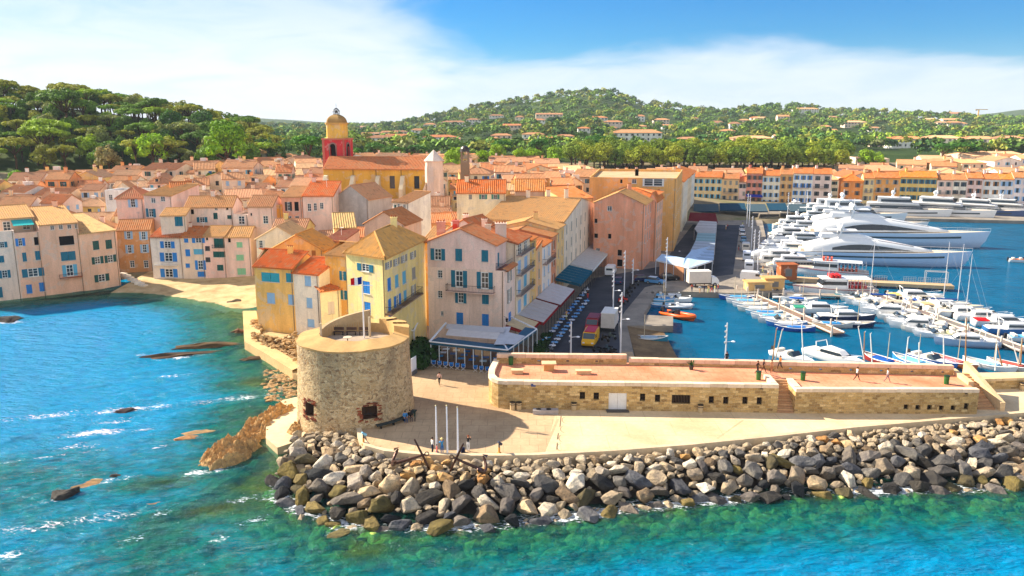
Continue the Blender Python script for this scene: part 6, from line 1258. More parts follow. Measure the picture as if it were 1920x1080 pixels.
mid('pink house with hipped roof and white shutters above the ochre house', 217, 268, 371, 188, 189, 9, PINK, ('hip', 2.2), rgb(206, 132, 96), [(0, 249, 379, 18, 20, 'O', 'p')])
mid('rose house with a wide teal shuttered window, next to the hipped pink house', 269, 321, 366, 188, 185, 9, rgb(232, 186, 170), ('sf', 2.0), TILE3, [(0, 287, 376, 9, 9, 'P', ''), (0, 305, 373, 9, 9, 'P', ''), (0, 283, 399, 18, 16, 'O', 't')])
mid('orange yellow house tucked behind the long pink terrace of houses', 321, 362, 361, 190, 192, 8, rgb(236, 184, 100), ('gx', 2.2), TILE, [(0, 331, 377, 5, 9, 'D', ''), (0, 348, 375, 8, 12, 'O', 's')])
mid('cream cottage with a big teal door above the white beach house', 300, 348, 404, 174, 175, 6, rgb(228, 206, 186), ('sf', 1.0), TILE3, [(0, 335, 415, 15, 18, 'C', 't')])
mid('long pink house with green shutters behind the beach houses', 346, 436, 388, 181, 182, 9, rgb(232, 196, 178), ('gx', 2.0), rgb(204, 146, 94), [(0, 360, 397, 7, 9, 'D', ''), (0, 379, 412, 20, 10, 'O', 't'), (0, 404, 405, 8, 12, 'C', 'g'), (0, 405, 391, 6, 6, 'P', ''), (0, 426, 391, 4, 5, 'D', ''), (0, 430, 407, 8, 7, 'C', 'g')], chims=[(.5, 0, 1)])
mid('small pinkish house with one blue window beside the long pink house', 436, 465, 402, 181, 181, 9, rgb(234, 204, 190), ('flat', .5), rgb(200, 180, 150), [(0, 453, 413, 12, 16, 'P', '')])
mid('pink house with a weathered roof above the pale pink beach house', 464, 511, 387, 180, 180, 9, rgb(234, 184, 170), ('gx', 2.0), rgb(190, 132, 92), [(0, 471, 402, 3, 5, 'D', ''), (0, 498, 412, 10, 15, 'P', '')])
mid('vivid orange wall of a narrow house between two pink houses', 511, 527, 384, 183, 183, 7, rgb(240, 160, 40), ('flat', .4), TILE3)
mid('rose house with four dark tall windows in the old town', 527, 566, 369, 184, 184, 9, rgb(234, 168, 140), ('sf', 1.6), rgb(204, 150, 100), [(0, 541, 387, 10, 17, 'O', 'k'), (0, 556, 387, 8, 17, 'D', ''), (0, 543, 411, 8, 12, 'P', ''), (0, 557, 411, 8, 12, 'P', '')])
mid('patchy pink house under a bright orange roof in the old town', 567, 625, 367, 184, 184, 9, rgb(236, 186, 166), ('sf', 2.6), rgb(216, 108, 48), [(0, 580, 389, 7, 15, 'P', ''), (0, 591, 388, 6, 15, 'P', ''), (0, 603, 386, 7, 12, 'P', '')], chims=[(.1, .5, 1)])
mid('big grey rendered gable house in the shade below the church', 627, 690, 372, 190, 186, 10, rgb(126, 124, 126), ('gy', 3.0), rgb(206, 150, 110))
mid('cream house with one white shuttered window above the yellow house', 480, 562, 448, 152, 152, 9, rgb(232, 210, 176), ('gy', 2.4), rgb(214, 176, 128), [(0, 489, 458, 14, 15, 'O', rgb(220, 214, 200))])
mid('honey yellow house with a low tiled roof behind the yellow house', 508, 606, 468, 139, 138, 8, rgb(236, 188, 96), ('gy', 2.6), rgb(226, 160, 76), [(0, 534, 474, 14, 10, 'O', 's'), (0, 588, 474, 8, 14, 'C', 'd')])
mid('small pink house squeezed before the big hipped roof', 607, 642, 452, 146, 145, 7, rgb(234, 186, 160), ('sf', 1.2), rgb(176, 104, 80), [(0, 631, 470, 8, 12, 'P', '')])
mid('cream house with mossy roof and one white lattice window', 626, 668, 427, 152, 153, 9, rgb(236, 204, 150), ('sf', 1.8), rgb(196, 164, 106), [(0, 642, 435, 14, 10, 'O', rgb(236, 232, 224))])
mid('taupe gable house behind the big hipped roof', 683, 758, 420, 152, 150, 9, rgb(178, 148, 118), ('gy', 2.3), TILE2)
mid('small white house with three little windows in the roofs', 736, 766, 379, 168, 166, 8, WHT, ('sf', 1.6), rgb(206, 150, 100), [(0, 741, 387, 4, 6, 'C', 'g'), (0, 747, 387, 4, 10, 'P', ''), (0, 758, 388, 5, 10, 'P', '')])
mid('cream house with green shutters and orange roof inland of the pink corner', 856, 948, 361, 178, 178, 9, rgb(232, 204, 152), ('gx', 2.4), rgb(214, 110, 48), [(0, 882, 369, 6, 9, 'C', 's'), (0, 906, 369, 14, 9, 'O', 'e'), (0, 929, 369, 14, 9, 'O', 'e')], chims=[(.2, .6, 1)])
mid('brown stone house with orange roof beside the green shuttered house', 966, 1022, 357, 186, 186, 9, rgb(176, 132, 96), ('gx', 2.2), rgb(214, 136, 72), auto=[(1, 2, (.8,), .8, 1, 'P', '')])
mid('yellow house with grey shutters beside the big golden building', 1058, 1112, 372, 200, 205, 9, rgb(232, 200, 120), ('sf', 2.4), TILE, auto=[(0, 4, (.8, 3.6), .9, 1.5, 'C', 's')])
mid('tall white gable behind the pink corner house', 826, 915, 441, 132, 128.5, 7, rgb(236, 222, 208), ('gy', 2.6), rgb(212, 122, 72), chims=[(.5, -1.4, 1.0)])
mid('white painted long house with roof terrace in the old town', 196, 326, 357, 214, 212, 8, rgb(236, 236, 240), ('flat', .6), rgb(206, 180, 160), auto=[(0, 6, (1.2,), 1.1, 1.5, 'DCP', 'b')])
# ---- the church
def build_church():
 CY = 230; c = thing('church', 'parish church with red and yellow domed bell tower and long yellow nave', 'church', (-40, CY, 12))
 ax, az = -50.1, 14.0; ang = R(-14); ca, sa = math.cos(ang), math.sin(ang)
 def L(x, y): return (ax + x * ca - y * sa, CY + 3.5 + x * sa + y * ca)
 zr, zy, zd = P(629, 262, CY).z, P(629, 231, CY).z, P(629, 215, CY).z; s = 3.15
 sq = [L(-s, -s), L(s, -s), L(s, s), L(-s, s)]; m = MB(); red = rgb(214, 66, 70)
 arch = []
 for e in range(4):
  Lw = 2 * s; facade(m, sq[e], sq[(e + 1) % 4], az, zr, [(Lw / 2 - .85, Lw / 2 + .85, zr - 6.0, zr - 2.0)], .5)
 m.build('belfry_wall', 'plaster', c, red)
 for e in range(4):
  a, b = Vector((*sq[e], 0)), Vector((*sq[(e + 1) % 4], 0)); u = (b - a).normalized(); n = Vector((u.y, -u.x, 0)); mid_ = (a + b) / 2; q = MB(); k = MB()
  pts = [mid_ + u * .85 * math.cos(t) + Vector((0, 0, zr - 2.0 + .85 * math.sin(t))) + n * .02 for t in np.linspace(0, PI, 9)]; k.poly(pts); k.quad(mid_ - u * .85 - n * .48 + Vector((0, 0, zr - 6)), mid_ + u * .85 - n * .48 + Vector((0, 0, zr - 6)), mid_ + u * .85 - n * .48 + Vector((0, 0, zr - 2)), mid_ - u * .85 - n * .48 + Vector((0, 0, zr - 2))); k.build('belfry_opening', 'dark', c)
  ring = [mid_ + u * 1.05 * math.cos(t) + Vector((0, 0, zr - 2.0 + 1.05 * math.sin(t))) + n * .06 for t in np.linspace(0, PI, 11)]; ring = [mid_ + u * 1.05 + n * .06 + Vector((0, 0, zr - 6))] + ring + [mid_ - u * 1.05 + n * .06 + Vector((0, 0, zr - 6))]; q.tube(ring, .22, 6); q.build('arch_surround', 'concrete', c, rgb(150, 120, 112))
  f = MB(); p0 = a + n * .05 + u * .3; f.box((p0.x, p0.y, (az + zr) / 2), (.7, .25, zr - az), math.atan2(u.y, u.x)); f.build('corner_pilaster', 'concrete', c, rgb(196, 110, 96))
 m = MB(); m.box((*L(0, 0), zr + .15), (2 * s + .5, 2 * s + .5, .45), ang); m.build('cornice', 'concrete', c, rgb(196, 120, 96))
 def octa(r, k): return [L(x, y) for x, y in ((-r, -r + k), (-r + k, -r), (r - k, -r), (r, -r + k), (r, r - k), (r - k, r), (-r + k, r), (-r, r - k))]
 m = MB(); m.prism(octa(2.45, .62), zr + .37, zy - .3); m.build('drum', 'plaster', c, rgb(240, 196, 92)); m = MB(); m.prism(octa(2.7, .68), zy - .3, zy + .15); m.build('drum_cornice', 'concrete', c, rgb(214, 170, 96))
 m = MB(); rings = []
 for k in range(7):
  t = k / 6 * PI / 2 * .97; r = 2.4 * math.cos(t) + .25 * (k == 6); rings.append([(x, y, zy + .15 + (zd - zy) * math.sin(t)) for x, y in octa(max(.3, r), 0.62 * r / 2.4)])
 m.loft(rings, cap1=True); m.build('dome', 'concrete', c, rgb(168, 134, 80))
 zt = P(629, 202, CY).z; x0, y0 = L(0, 0); m = MB()
 for k in range(8):
  t = 2 * PI * k / 8; m.tube([(x0 + .85 * math.cos(t), y0 + .85 * math.sin(t), zd - .1), (x0 + .95 * math.cos(t), y0 + .95 * math.sin(t), zd + (zt - zd) * .55), (x0 + .5 * math.cos(t), y0 + .5 * math.sin(t), zd + (zt - zd) * .85), (x0, y0, zt)], .07, 5)
 for zz, rr in ((zd + .3, .88), (zd + (zt - zd) * .55, .95)): m.tube([(x0 + rr * math.cos(t), y0 + rr * math.sin(t), zz) for t in np.linspace(0, 2 * PI, 13)], .07, 5)
 m.tube([(x0, y0, zt), (x0, y0, zt + 1.2)], .04, 4); ir = m.build('iron_campanile', 'metal', c, rgb(50, 50, 54)); m = MB(); m.lathe([(.5, 0), (.42, .25), (.25, .6), (.08, .75)], 10, (x0, y0, zd + .5)); m.build('bell', 'metal', ir, rgb(70, 66, 54), origin=c['o'])
 Y0, Y1 = 224, 221; ze = P(705, 316, 222).z; a, b = P(606, 316, Y0), P(800, 316, Y1); A, B = Vector((a.x, Y0, 0)), Vector((b.x, Y1, 0)); u = (B - A).normalized(); n = Vector((-u.y, u.x, 0)); D = 11.0; rise = 2.9; gold = rgb(226, 178, 76)
 m = MB(); hs = []
 for px in (735, 781): s_, _ = hit_wall(A, B, px, 330); hs.append((s_ - .75, s_ + .75, ze - 5.5, ze - 2.0))
 facade(m, xy(A), xy(B), 9, ze, hs, .4); facade(m, xy(B), xy(B + n * D), 9, ze); facade(m, xy(B + n * D), xy(A + n * D), 9, ze); facade(m, xy(A + n * D), xy(A), 9, ze); Ez = Vector((0, 0, ze)); r0, r1 = A + n * D / 2 + Ez + Vector((0, 0, rise)), B + n * D / 2 + Ez + Vector((0, 0, rise)); m.poly([B + Ez, B + n * D + Ez, r1]); m.poly([A + n * D + Ez, A + Ez, r0]); m.build('nave_wall', 'plaster', c, gold)
 for s0, s1, z0, z1 in hs:
  w = MB(); p0 = A + u * s0 + n * .39; p1 = A + u * s1 + n * .39; w.quad(p0 + Vector((0, 0, z0)), p1 + Vector((0, 0, z0)), p1 + Vector((0, 0, z1)), p0 + Vector((0, 0, z1))); w.build('window', 'glass', c)
 rm = MB()
 for e0, e1, s_ in ((A, B, 1), (B + n * D, A + n * D, -1)): upv = (n * s_ * D / 2 + Vector((0, 0, rise))).normalized(); l = math.hypot(D / 2, rise); slope(rm, e0 + Ez - upv * .6 + Vector((0, 0, .06)), e1 + Ez - upv * .6 + Vector((0, 0, .06)), upv, [(0, l + .6), (1, l + .6)], .4)
 rm.tube([r0, r1], .2, 6); rm.build('nave_roof', 'roof', c, rgb(202, 124, 78))
 for k, px in enumerate((612, 663, 710, 756)):           # flying props with pale sloping backs
  s_, _ = hit_wall(A, B, px, 330); p = A + u * s_ - n * .02; m = MB(); w = u * .55
  prof = [(0, ze - 1.9), (-1.0, ze - 2.1), (-3.4, ze - 5.4), (-3.6, ze - 9), (0, ze - 9)]
  lf = [p + n * q[0] - w + Vector((0, 0, q[1])) for q in prof]; rt = [p + n * q[0] + w + Vector((0, 0, q[1])) for q in prof]; m.loft([lf, rt], cap0=True, cap1=True); m.build('buttress', 'concrete', c, rgb(226, 212, 178))
 for px in (662, 705, 752):
  s_, _ = hit_wall(A, B, px, 320); p = A + u * s_ - n * .06; m = MB(); m.box((p.x, p.y, ze - 1.2), (.14, .1, 2.4), math.atan2(u.y, u.x)); m.build('downpipe', 'metal', c, rgb(90, 70, 50))
 q = P(814, 320, 219); m = MB(); m.lathe([(2.6, 9), (2.5, P(814, 318, 219).z), (2.3, P(814, 301, 219).z)], 8, (q.x, q.y, 0)); m.build('turret_wall', 'plaster', c, rgb(240, 214, 190)); m = MB(); z1, z2 = P(814, 302, 219).z, P(812, 281, 219).z; m.lathe([(2.75, z1), (2.7, z1 + .2), (1.2, (z1 + z2) / 2 + .3), (.12, z2)], 8, (q.x, q.y, 0)); m.build('turret_roof', 'concrete', c, rgb(230, 212, 196))
 m = MB(); b0 = Vector((q.x - 2.2, q.y - 1.2, 0)); lf = [b0 + Vector((-.2, -.3, 9)), b0 + Vector((-3.4, -.8, 9)), b0 + Vector((-2.6, -.7, 12)), b0 + Vector((-.8, -.5, 16.5)), b0 + Vector((0, -.3, 18.5))]; rt = [v + Vector((.25, 1.0, 0)) for v in lf]; m.loft([lf, rt], cap0=True, cap1=True); m.build('buttress', 'concrete', c, rgb(236, 214, 186))
 reg([xy(A - n * 4), xy(B - n * 3 + u * 5), xy(B + n * D + u * 5), xy(A + n * D - u * 2)]); reg(sq)
 q = P(872, 310, 245); o = thing('small_belfry', 'small stone belfry with dark dome beyond the church', 'belfry', (q.x, q.y, 10)); m = MB()
 zt = P(872, 283, 245).z; m.box((q.x, q.y, (10 + zt - 3) / 2), (2.6, 2.6, zt - 3 - 10)); m.build('wall', 'concrete', o, rgb(150, 130, 108))
 for dx, dy in ((-1, -1), (1, -1), (1, 1), (-1, 1)): m = MB(); m.box((q.x + dx, q.y + dy, zt - 1.6), (.5, .5, 2.8)); m.build('pillar', 'concrete', o, rgb(150, 130, 108))
 m = MB(); m.lathe([(1.55, zt - .2), (1.5, zt), (1.35, zt + .7), (.9, zt + 1.3), (.1, zt + 1.6)], 12, (q.x, q.y, 0)); m.build('dome', 'metal', o, rgb(70, 62, 56))
build_church()
# ---- the packed roofs of the old town
def overlap(A, B):
 for poly in (A, B):
  for i in range(4):
   e = poly[(i + 1) % 4] - poly[i]; n = Vector((-e.y, e.x)); a = [n.dot(q) for q in A]; b = [n.dot(q) for q in B]
   if max(a) <= min(b) or max(b) <= min(a): return False
 return True
PAL = [('pink', rgb(232, 188, 172)), ('peach', rgb(234, 196, 154)), ('cream', rgb(234, 214, 178)), ('white', rgb(234, 230, 226)), ('yellow', rgb(236, 200, 120)), ('orange', rgb(232, 160, 92)), ('beige', rgb(216, 190, 160))]
ROOFC = [rgb(212, 118, 62), rgb(208, 144, 98), rgb(200, 126, 80), rgb(220, 174, 126), rgb(190, 128, 94), rgb(218, 152, 100), rgb(212, 166, 128), rgb(176, 118, 88)]
ROOFC = [tuple(.72 * a + .28 * b for a, b in zip(c, rgb(214, 174, 134))) for c in ROOFC]
def old_town():
 rnd = random.Random(21); made = []
 def field(x0, x1, y0, y1, sx, sy, lim, tag_, hmin, hmax, rot0):
  y = y0; r = 0
  while y < y1:
   x = x0 + (r % 2) * sx * .5
   while x < x1:
    cx, cy = x + rnd.uniform(-1.2, 1.2), y + rnd.uniform(-1.2, 1.2); w, d = rnd.uniform(.78, 1.0) * sx, rnd.uniform(.8, 1.02) * sy; x += sx
    a = rot0 + rnd.choice((0, 0, .12, -.15, .3, -.3)); ca, sa = math.cos(a), math.sin(a)
    for shrink in (1, .75, .55):
     q = [Vector((cx + (u * w * ca - v * d * sa) * shrink / 2, cy + (u * w * sa + v * d * ca) * shrink / 2)) for u, v in ((-1, -1), (1, -1), (1, 1), (-1, 1))]
     if not any((B[0] - q[0]).length < 60 and overlap(q, B) for B in BUILT): break
    else: continue
    zg = float(terrain(np.array([cx]), np.array([cy]))[0])
    if zg < .5: continue
    px, _ = pix((cx, cy, 15));
    if px < -120 or px > 2050 or (1262 < px and cy < 352) or (px < 480 and cy < 180): continue
    ze = zg + rnd.uniform(hmin, hmax); rise = rnd.uniform(1.2, 2.1); ym = float(np.interp(px, [t[0] for t in lim], [t[1] for t in lim])) + rnd.uniform(0, 6)
    zmax = CAM_H + (P(px, ym, cy).z - CAM_H) - rise; ze = min(ze, zmax)
    if ze - zg < 2.6: continue
    BUILT.append(q); made.append((q, zg, ze, rise, rnd.choices(PAL, (5, 4, 4, 4, 2, 1.5, 2.5))[0], tag_))
   y += sy; r += 1
 near = [(-100, 352), (0, 350), (200, 352), (350, 338), (480, 342), (590, 356), (830, 356), (900, 348), (1100, 338)]; far = [(-100, 326), (0, 324), (150, 318), (230, 312), (330, 303), (480, 297), (560, 288), (600, 300), (660, 304), (690, 300), (760, 300), (860, 305), (1000, 303), (1100, 312), (1250, 318)]
 field(-125, -58, 168, 212, 9.5, 9.0, near, 0, 7, 9.5, .15); field(-58, 16, 140, 205, 9.0, 9.0, near, 0, 8, 11, .1); field(-150, 30, 212, 262, 10, 10, far, 0, 6.5, 10, .05); field(-150, 30, 264, 340, 12.5, 15, far, 0, 6.5, 10, .05)
 field(20, 66, 255, 335, 12, 14, [(900, 312), (1100, 316), (1300, 322), (1400, 322)], 0, 7, 12, -.2)
 field(66, 260, 322, 400, 14, 17, [(900, 300), (1100, 312), (1300, 312), (1560, 312), (1700, 296), (1920, 290), (2100, 290)], 1, 6, 9, -.1)
 field(-75, 20, 345, 425, 14, 17, [(500, 292), (600, 292), (700, 285), (860, 287), (1100, 297)], 1, 5, 8.5, .05)
 field(176, 300, 400, 470, 18, 22, [(900, 290), (1100, 300), (1300, 300), (1560, 296), (1650, 288), (1920, 282)], 1, 5, 8, 0.0)
 ch = Vector((-50, 232)); cnt = {}
 made.sort(key=lambda t: ((t[0][0] + t[0][2]) / 2 - ch).length)
 for i, (q, zg, ze, rise, (cn, col), tg) in enumerate(made):
  cnt[(cn, tg)] = cnt.get((cn, tg), 0) + 1; n = cnt[(cn, tg)]; k = rnd.random(); roof = ('gx' if k < .58 else 'gy' if k < .8 else 'hip' if k < .86 else 'sf' if k < .95 else 'flat', rise if k < .95 else .5)
  f = rnd.uniform(.9, 1.08); c2 = tuple(min(.85, v * f) for v in col[:3]) + (1,); sh = rnd.choice('tbpsegwl'); w = rnd.uniform(.85, 1.1)
  lab = f'{cn} old town house, {ordinal(n)} {cn} one counting outward from the bell tower' if tg == 0 else f'{cn} house beyond the quay, {ordinal(n)} {cn} one counting away from the bell tower'
  far_ = (q[0].y > 300); L_ = (q[1] - q[0]).length
  house(lab, [(v.x, v.y) for v in q], zg - 1.5, ze, c2, roof, rnd.choice(ROOFC), auto=[(0, 2 if L_ < 9 else 3, (.7, 3.5), w, 1.4, 'OCPO', sh)] + ([] if far_ else [(1, 2, (.8,), w, 1.3, 'OCP', sh)]), near=False, chims=[(rnd.uniform(.15, .85), rnd.uniform(-.8, .8), rnd.uniform(.8, 1.4))] if rnd.random() < .75 else (), group='old town houses' if tg == 0 else 'houses beyond the quay', seed=i + 1)
old_town()
# ---- roof clutter: satellite dishes
# ============================================================ TREES
def leaf_cloud(blobs, n, size, rnd, flat=.0):
 """leaf-sized quads scattered over and inside the blobs (cx, cy, cz, rx, ry, rz); each clump has its own tone"""
 vs = []; fs = []; tone = []
 wts = [b[3] * b[4] for b in blobs]
 for b in blobs:
  k = int(n * b[3] * b[4] / sum(wts)); t0 = rnd.uniform(.15, .85)
  for _ in range(k):
   d = Vector((rnd.gauss(0, 1), rnd.gauss(0, 1), rnd.gauss(0, 1))).normalized()
   if d.z < -.2 and rnd.random() < flat: d.z = -d.z
   r = rnd.uniform(.55, 1.03) ** .5; p = Vector((b[0] + d.x * b[3] * r, b[1] + d.y * b[4] * r, b[2] + d.z * b[5] * r))
   nn = (d + Vector((rnd.uniform(-.8, .8), rnd.uniform(-.8, .8), rnd.uniform(-.3, .9)))).normalized(); a = nn.cross(Vector((rnd.uniform(-1, 1), rnd.uniform(-1, 1), rnd.uniform(-1, 1)))).normalized(); c = nn.cross(a); s = size * rnd.uniform(.6, 1.35); o = len(vs)
   vs += [p - a * s - c * s * .7, p + a * s - c * s * .6, p + a * s * .8 + c * s * .7, p - a * s * .9 + c * s * .6]; fs.append((o, o + 1, o + 2, o + 3)); t = min(1, max(0, t0 + rnd.uniform(-.22, .22))); tone += [t] * 4
 return vs, fs, tone
def tree_proto(kind, seed):
 rnd = random.Random(seed); tm = MB(); bl = []
 if kind == 'pine':                                     # umbrella pine, unit: crown radius about 5, height about 10
  hgt = rnd.uniform(7.5, 8.6); tm.tube([(0, 0, -1), (.2, 0, hgt * .4), (0, .2, hgt * .75)], [.4, .3, .22], 7)
  for k in range(26):
   a = rnd.uniform(0, 6.28); r = 4.3 * math.sqrt(rnd.random()); z = hgt + 1.3 * (1 - (r / 4.6) ** 2) + rnd.uniform(-.5, .3); bl.append((r * math.cos(a), r * math.sin(a), z, rnd.uniform(1.0, 1.7), rnd.uniform(1.0, 1.7), rnd.uniform(.5, .9)))
  for k in range(7): b = bl[k * 3]; tm.tube([(0, .1, hgt * .62), (b[0] * .5, b[1] * .5, hgt * .85), b[:3]], [.18, .12, .05], 5)
  cl = leaf_cloud(bl, 1900, .26, rnd, .75)
 elif kind == 'round':
  tm.tube([(0, 0, -1), (.1, 0, 3), (0, 0, 5)], [.35, .28, .15], 7)
  for k in range(24):
   a = rnd.uniform(0, 6.28); e = rnd.uniform(-.5, 1.4); r = 3.0 * rnd.uniform(.55, 1); bl.append((r * math.cos(a) * math.cos(e), r * math.sin(a) * math.cos(e), 5.2 + r * 1.05 * math.sin(e), rnd.uniform(1.0, 1.7), rnd.uniform(1.0, 1.7), rnd.uniform(.9, 1.4)))
  for k in range(5): b = bl[k * 4]; tm.tube([(0, 0, 3), b[:3]], [.16, .05], 5)
  cl = leaf_cloud(bl, 1900, .26, rnd)
 elif kind == 'plane':
  tm.tube([(0, 0, -1), (.1, 0, 4), (0, .1, 7)], [.5, .4, .2], 7)
  for k in range(30):
   a = rnd.uniform(0, 6.28); e = rnd.uniform(-.6, 1.3); r = 4.4 * rnd.uniform(.5, 1); bl.append((r * math.cos(a) * math.cos(e), r * math.sin(a) * math.cos(e), 8 + r * .95 * math.sin(e), rnd.uniform(1.2, 2.0), rnd.uniform(1.2, 2.0), rnd.uniform(1.0, 1.7)))
  for k in range(6): b = bl[k * 4]; tm.tube([(0, 0, 4), b[:3]], [.2, .06], 5)
  cl = leaf_cloud(bl, 2300, .3, rnd)
 elif kind == 'cypress':
  tm.tube([(0, 0, -1), (0, 0, 6)], [.25, .1], 6)
  for k in range(14): z = .8 + 9 * k / 13; r = 1.15 * math.sin(min(1, (1 - k / 14) * 1.15) * PI / 2) + .15; bl.append((rnd.uniform(-.15, .15), rnd.uniform(-.15, .15), z, r, r, .9))
  cl = leaf_cloud(bl, 1100, .2, rnd)
 else:                                                  # bush
  tm.tube([(0, 0, -.5), (0, 0, 1.2)], [.2, .1], 5)
  for k in range(12): a = rnd.uniform(0, 6.28); r = 1.5 * rnd.random(); bl.append((r * math.cos(a), r * math.sin(a), rnd.uniform(.8, 2.0), rnd.uniform(.7, 1.1), rnd.uniform(.7, 1.1), rnd.uniform(.6, 1.0)))
  cl = leaf_cloud(bl, 900, .2, rnd)
 vs, fs, tone = cl; me = bpy.data.meshes.new(kind + '_crown'); me.from_pydata(vs, [], fs); at = me.attributes.new('tone', 'FLOAT', 'POINT'); at.data.foreach_set('value', tone); me.materials.append(M['leaf'])
 return tm.mesh(kind + '_trunk', 'bark', smooth=True), me
PROTO = {k: [tree_proto(k, 40 + i * 7 + len(k)) for i in range(n)] for k, n in (('pine', 4), ('round', 4), ('plane', 3), ('cypress', 2), ('bush', 3))}
NAMES = {'pine': 'pine_tree', 'round': 'broadleaf_tree', 'plane': 'plane_tree', 'cypress': 'cypress_tree', 'bush': 'shrub'}
TREES = []
def tree(kind, loc, sc, col, rnd, area, sz=None):
 tr, cr = rnd.choice(PROTO[kind]); o = bpy.data.objects.new(NAMES[kind], None); COL.objects.link(o); o.location = loc; o.rotation_euler = (0, 0, rnd.uniform(0, 6.28)); o.scale = (sc, sc, sz or sc)
 put(tr, 'trunk', o); put(cr, 'crown', o, col); TREES.append((o, kind, area, col, loc)); return o
GREENS = [('dark green', rgb(82, 112, 42)), ('olive green', rgb(142, 144, 56)), ('mid green', rgb(104, 136, 50)), ('deep green', rgb(66, 102, 48)), ('bright green', rgb(138, 162, 50)), ('grey green', rgb(128, 136, 80))]
def tz(x, y): return float(terrain(np.array([float(x)]), np.array([float(y)]))[0])
def hill_trees():
 rnd = random.Random(5); pts = []
 for _ in range(9000):
  Y = rnd.uniform(284, 425); px = rnd.uniform(-130, 560); x = (px - 960) / 1533 * Y; z = tz(x, Y)
  if z < 15.2 or (px > 470 and Y < 330): continue
  kind = rnd.choices(('pine', 'round'), (5, 5))[0]; sc = rnd.uniform(.75, 1.35) if kind == 'pine' else rnd.uniform(.8, 1.5)
  if all((x - q[0]) ** 2 + (Y - q[1]) ** 2 > (3.1 * (sc + q[2])) ** 2 for q in pts): pts.append((x, Y, sc)); c = rnd.choices(GREENS, (3, 5, 4, 2, 1.5, 1.5))[0]; tree(kind, (x, Y, z - .3), sc, c[1], rnd, 'hill')
  if len(pts) > 270: break
 for px, py, Y, sc, kind, c in ((128, 262, 345, 2.0, 'pine', GREENS[0]), (90, 300, 318, 1.7, 'pine', GREENS[4]), (85, 318, 310, 1.7, 'pine', GREENS[4]), (425, 305, 300, 1.7, 'plane', ('', rgb(110, 150, 34))), (315, 300, 318, 1.3, 'round', ('', rgb(150, 160, 40))), (288, 312, 306, 1.2, 'plane', ('', rgb(140, 176, 44))), (205, 322, 300, 1.3, 'round', ('', rgb(150, 140, 96))), (580, 300, 325, 1.55, 'pine', ('', rgb(72, 120, 30))), (655, 308, 330, 1.1, 'pine', ('', rgb(70, 116, 34))), (635, 300, 345, 1.2, 'pine', GREENS[2]), (508, 300, 330, 1.4, 'cypress', GREENS[3]), (532, 302, 330, 1.2, 'cypress', GREENS[3]), (470, 306, 318, 1.2, 'round', GREENS[2])):
  q = P(px, py, Y); z = tz(q.x, Y); tree(kind, (q.x, Y, z - .2), sc, c[1], rnd, 'hill')
 for px, py, Y, sc in ((75, 345, 262, 1.4), (15, 350, 262, 1.6), (115, 345, 270, 1.2), (130, 350, 262, 1.3), (190, 345, 268, 1.1), (250, 340, 275, 1.2), (395, 335, 262, 1.5), (430, 330, 270, 1.2), (30, 335, 280, 1.5), (150, 338, 278, 1.3)):
  q = P(px, py, Y); tree('bush', (q.x, Y, max(q.z - 1.5, tz(q.x, Y))), sc, rnd.choice((rgb(104, 140, 40), rgb(84, 116, 40), rgb(130, 150, 44))), rnd, 'hill')
 for r in range(4):
  for k in range(19):
   Y = 394 + 8 * r + rnd.uniform(-1.5, 1.5); px = 1072 + 28.5 * k + rnd.uniform(-6, 6) + 12 * r
   if px > 1600: continue
   x = (px - 960) / 1533 * Y; tree('plane', (x, Y, tz(x, Y) - .5), rnd.uniform(.92, 1.2), rnd.choice((rgb(140, 152, 46), rgb(118, 138, 46), rgb(150, 158, 50), rgb(104, 128, 46))), rnd, 'square')
 for px, Y, sc in ((845, 330, .8), (855, 345, .9), (905, 345, .8), (975, 380, .8), (1000, 385, .8), (1040, 390, .9), (930, 390, .9), (1650, 400, .8), (1630, 402, .9), (1720, 380, .5), (1380, 335, .0)):
  if sc: x = (px - 960) / 1533 * Y; tree('plane', (x, Y, tz(x, Y) - 1), sc, rgb(132, 164, 36), rnd, 'square')
 for px, Y, sc in ((1775, 418, 1.2), (1812, 420, 1.2), (1840, 421, 1.0), (1120, 440, 1.5), (1270, 445, 1.3), (1330, 445, 1.2), (740, 400, 1.0), (700, 410, 1.1), (780, 430, 1.0), (940, 430, 1.2), (1010, 440, 1.3), (1560, 420, 1.0)):
  x = (px - 960) / 1533 * Y; tree('pine', (x, Y, tz(x, Y) - 1), sc, rgb(66, 112, 38), rnd, 'town')
hill_trees()
def label_trees():
 ch = Vector((-50, 232, 0)); TREES.sort(key=lambda t: (Vector(t[4]) - ch).length); cnt = {}
 kn = {'pine': 'umbrella pine', 'round': 'bushy broadleaf tree', 'plane': 'leafy plane tree', 'cypress': 'slim dark cypress', 'bush': 'rounded green shrub'}; wh = {'hill': 'on the wooded hill', 'square': 'among the rooftops', 'town': 'at the edge of town'}
 for o, k, area, col, loc in TREES:
  key = (k, area); cnt[key] = cnt.get(key, 0) + 1; tag(o, f'{kn[k]} {wh[area]}, {ordinal(cnt[key])} counting outward from the bell tower', 'shrub' if k == 'bush' else 'tree', {'hill': 'trees on the wooded hill', 'square': 'plane trees of the market square', 'town': 'pines at the edge of town'}[area])
label_trees()
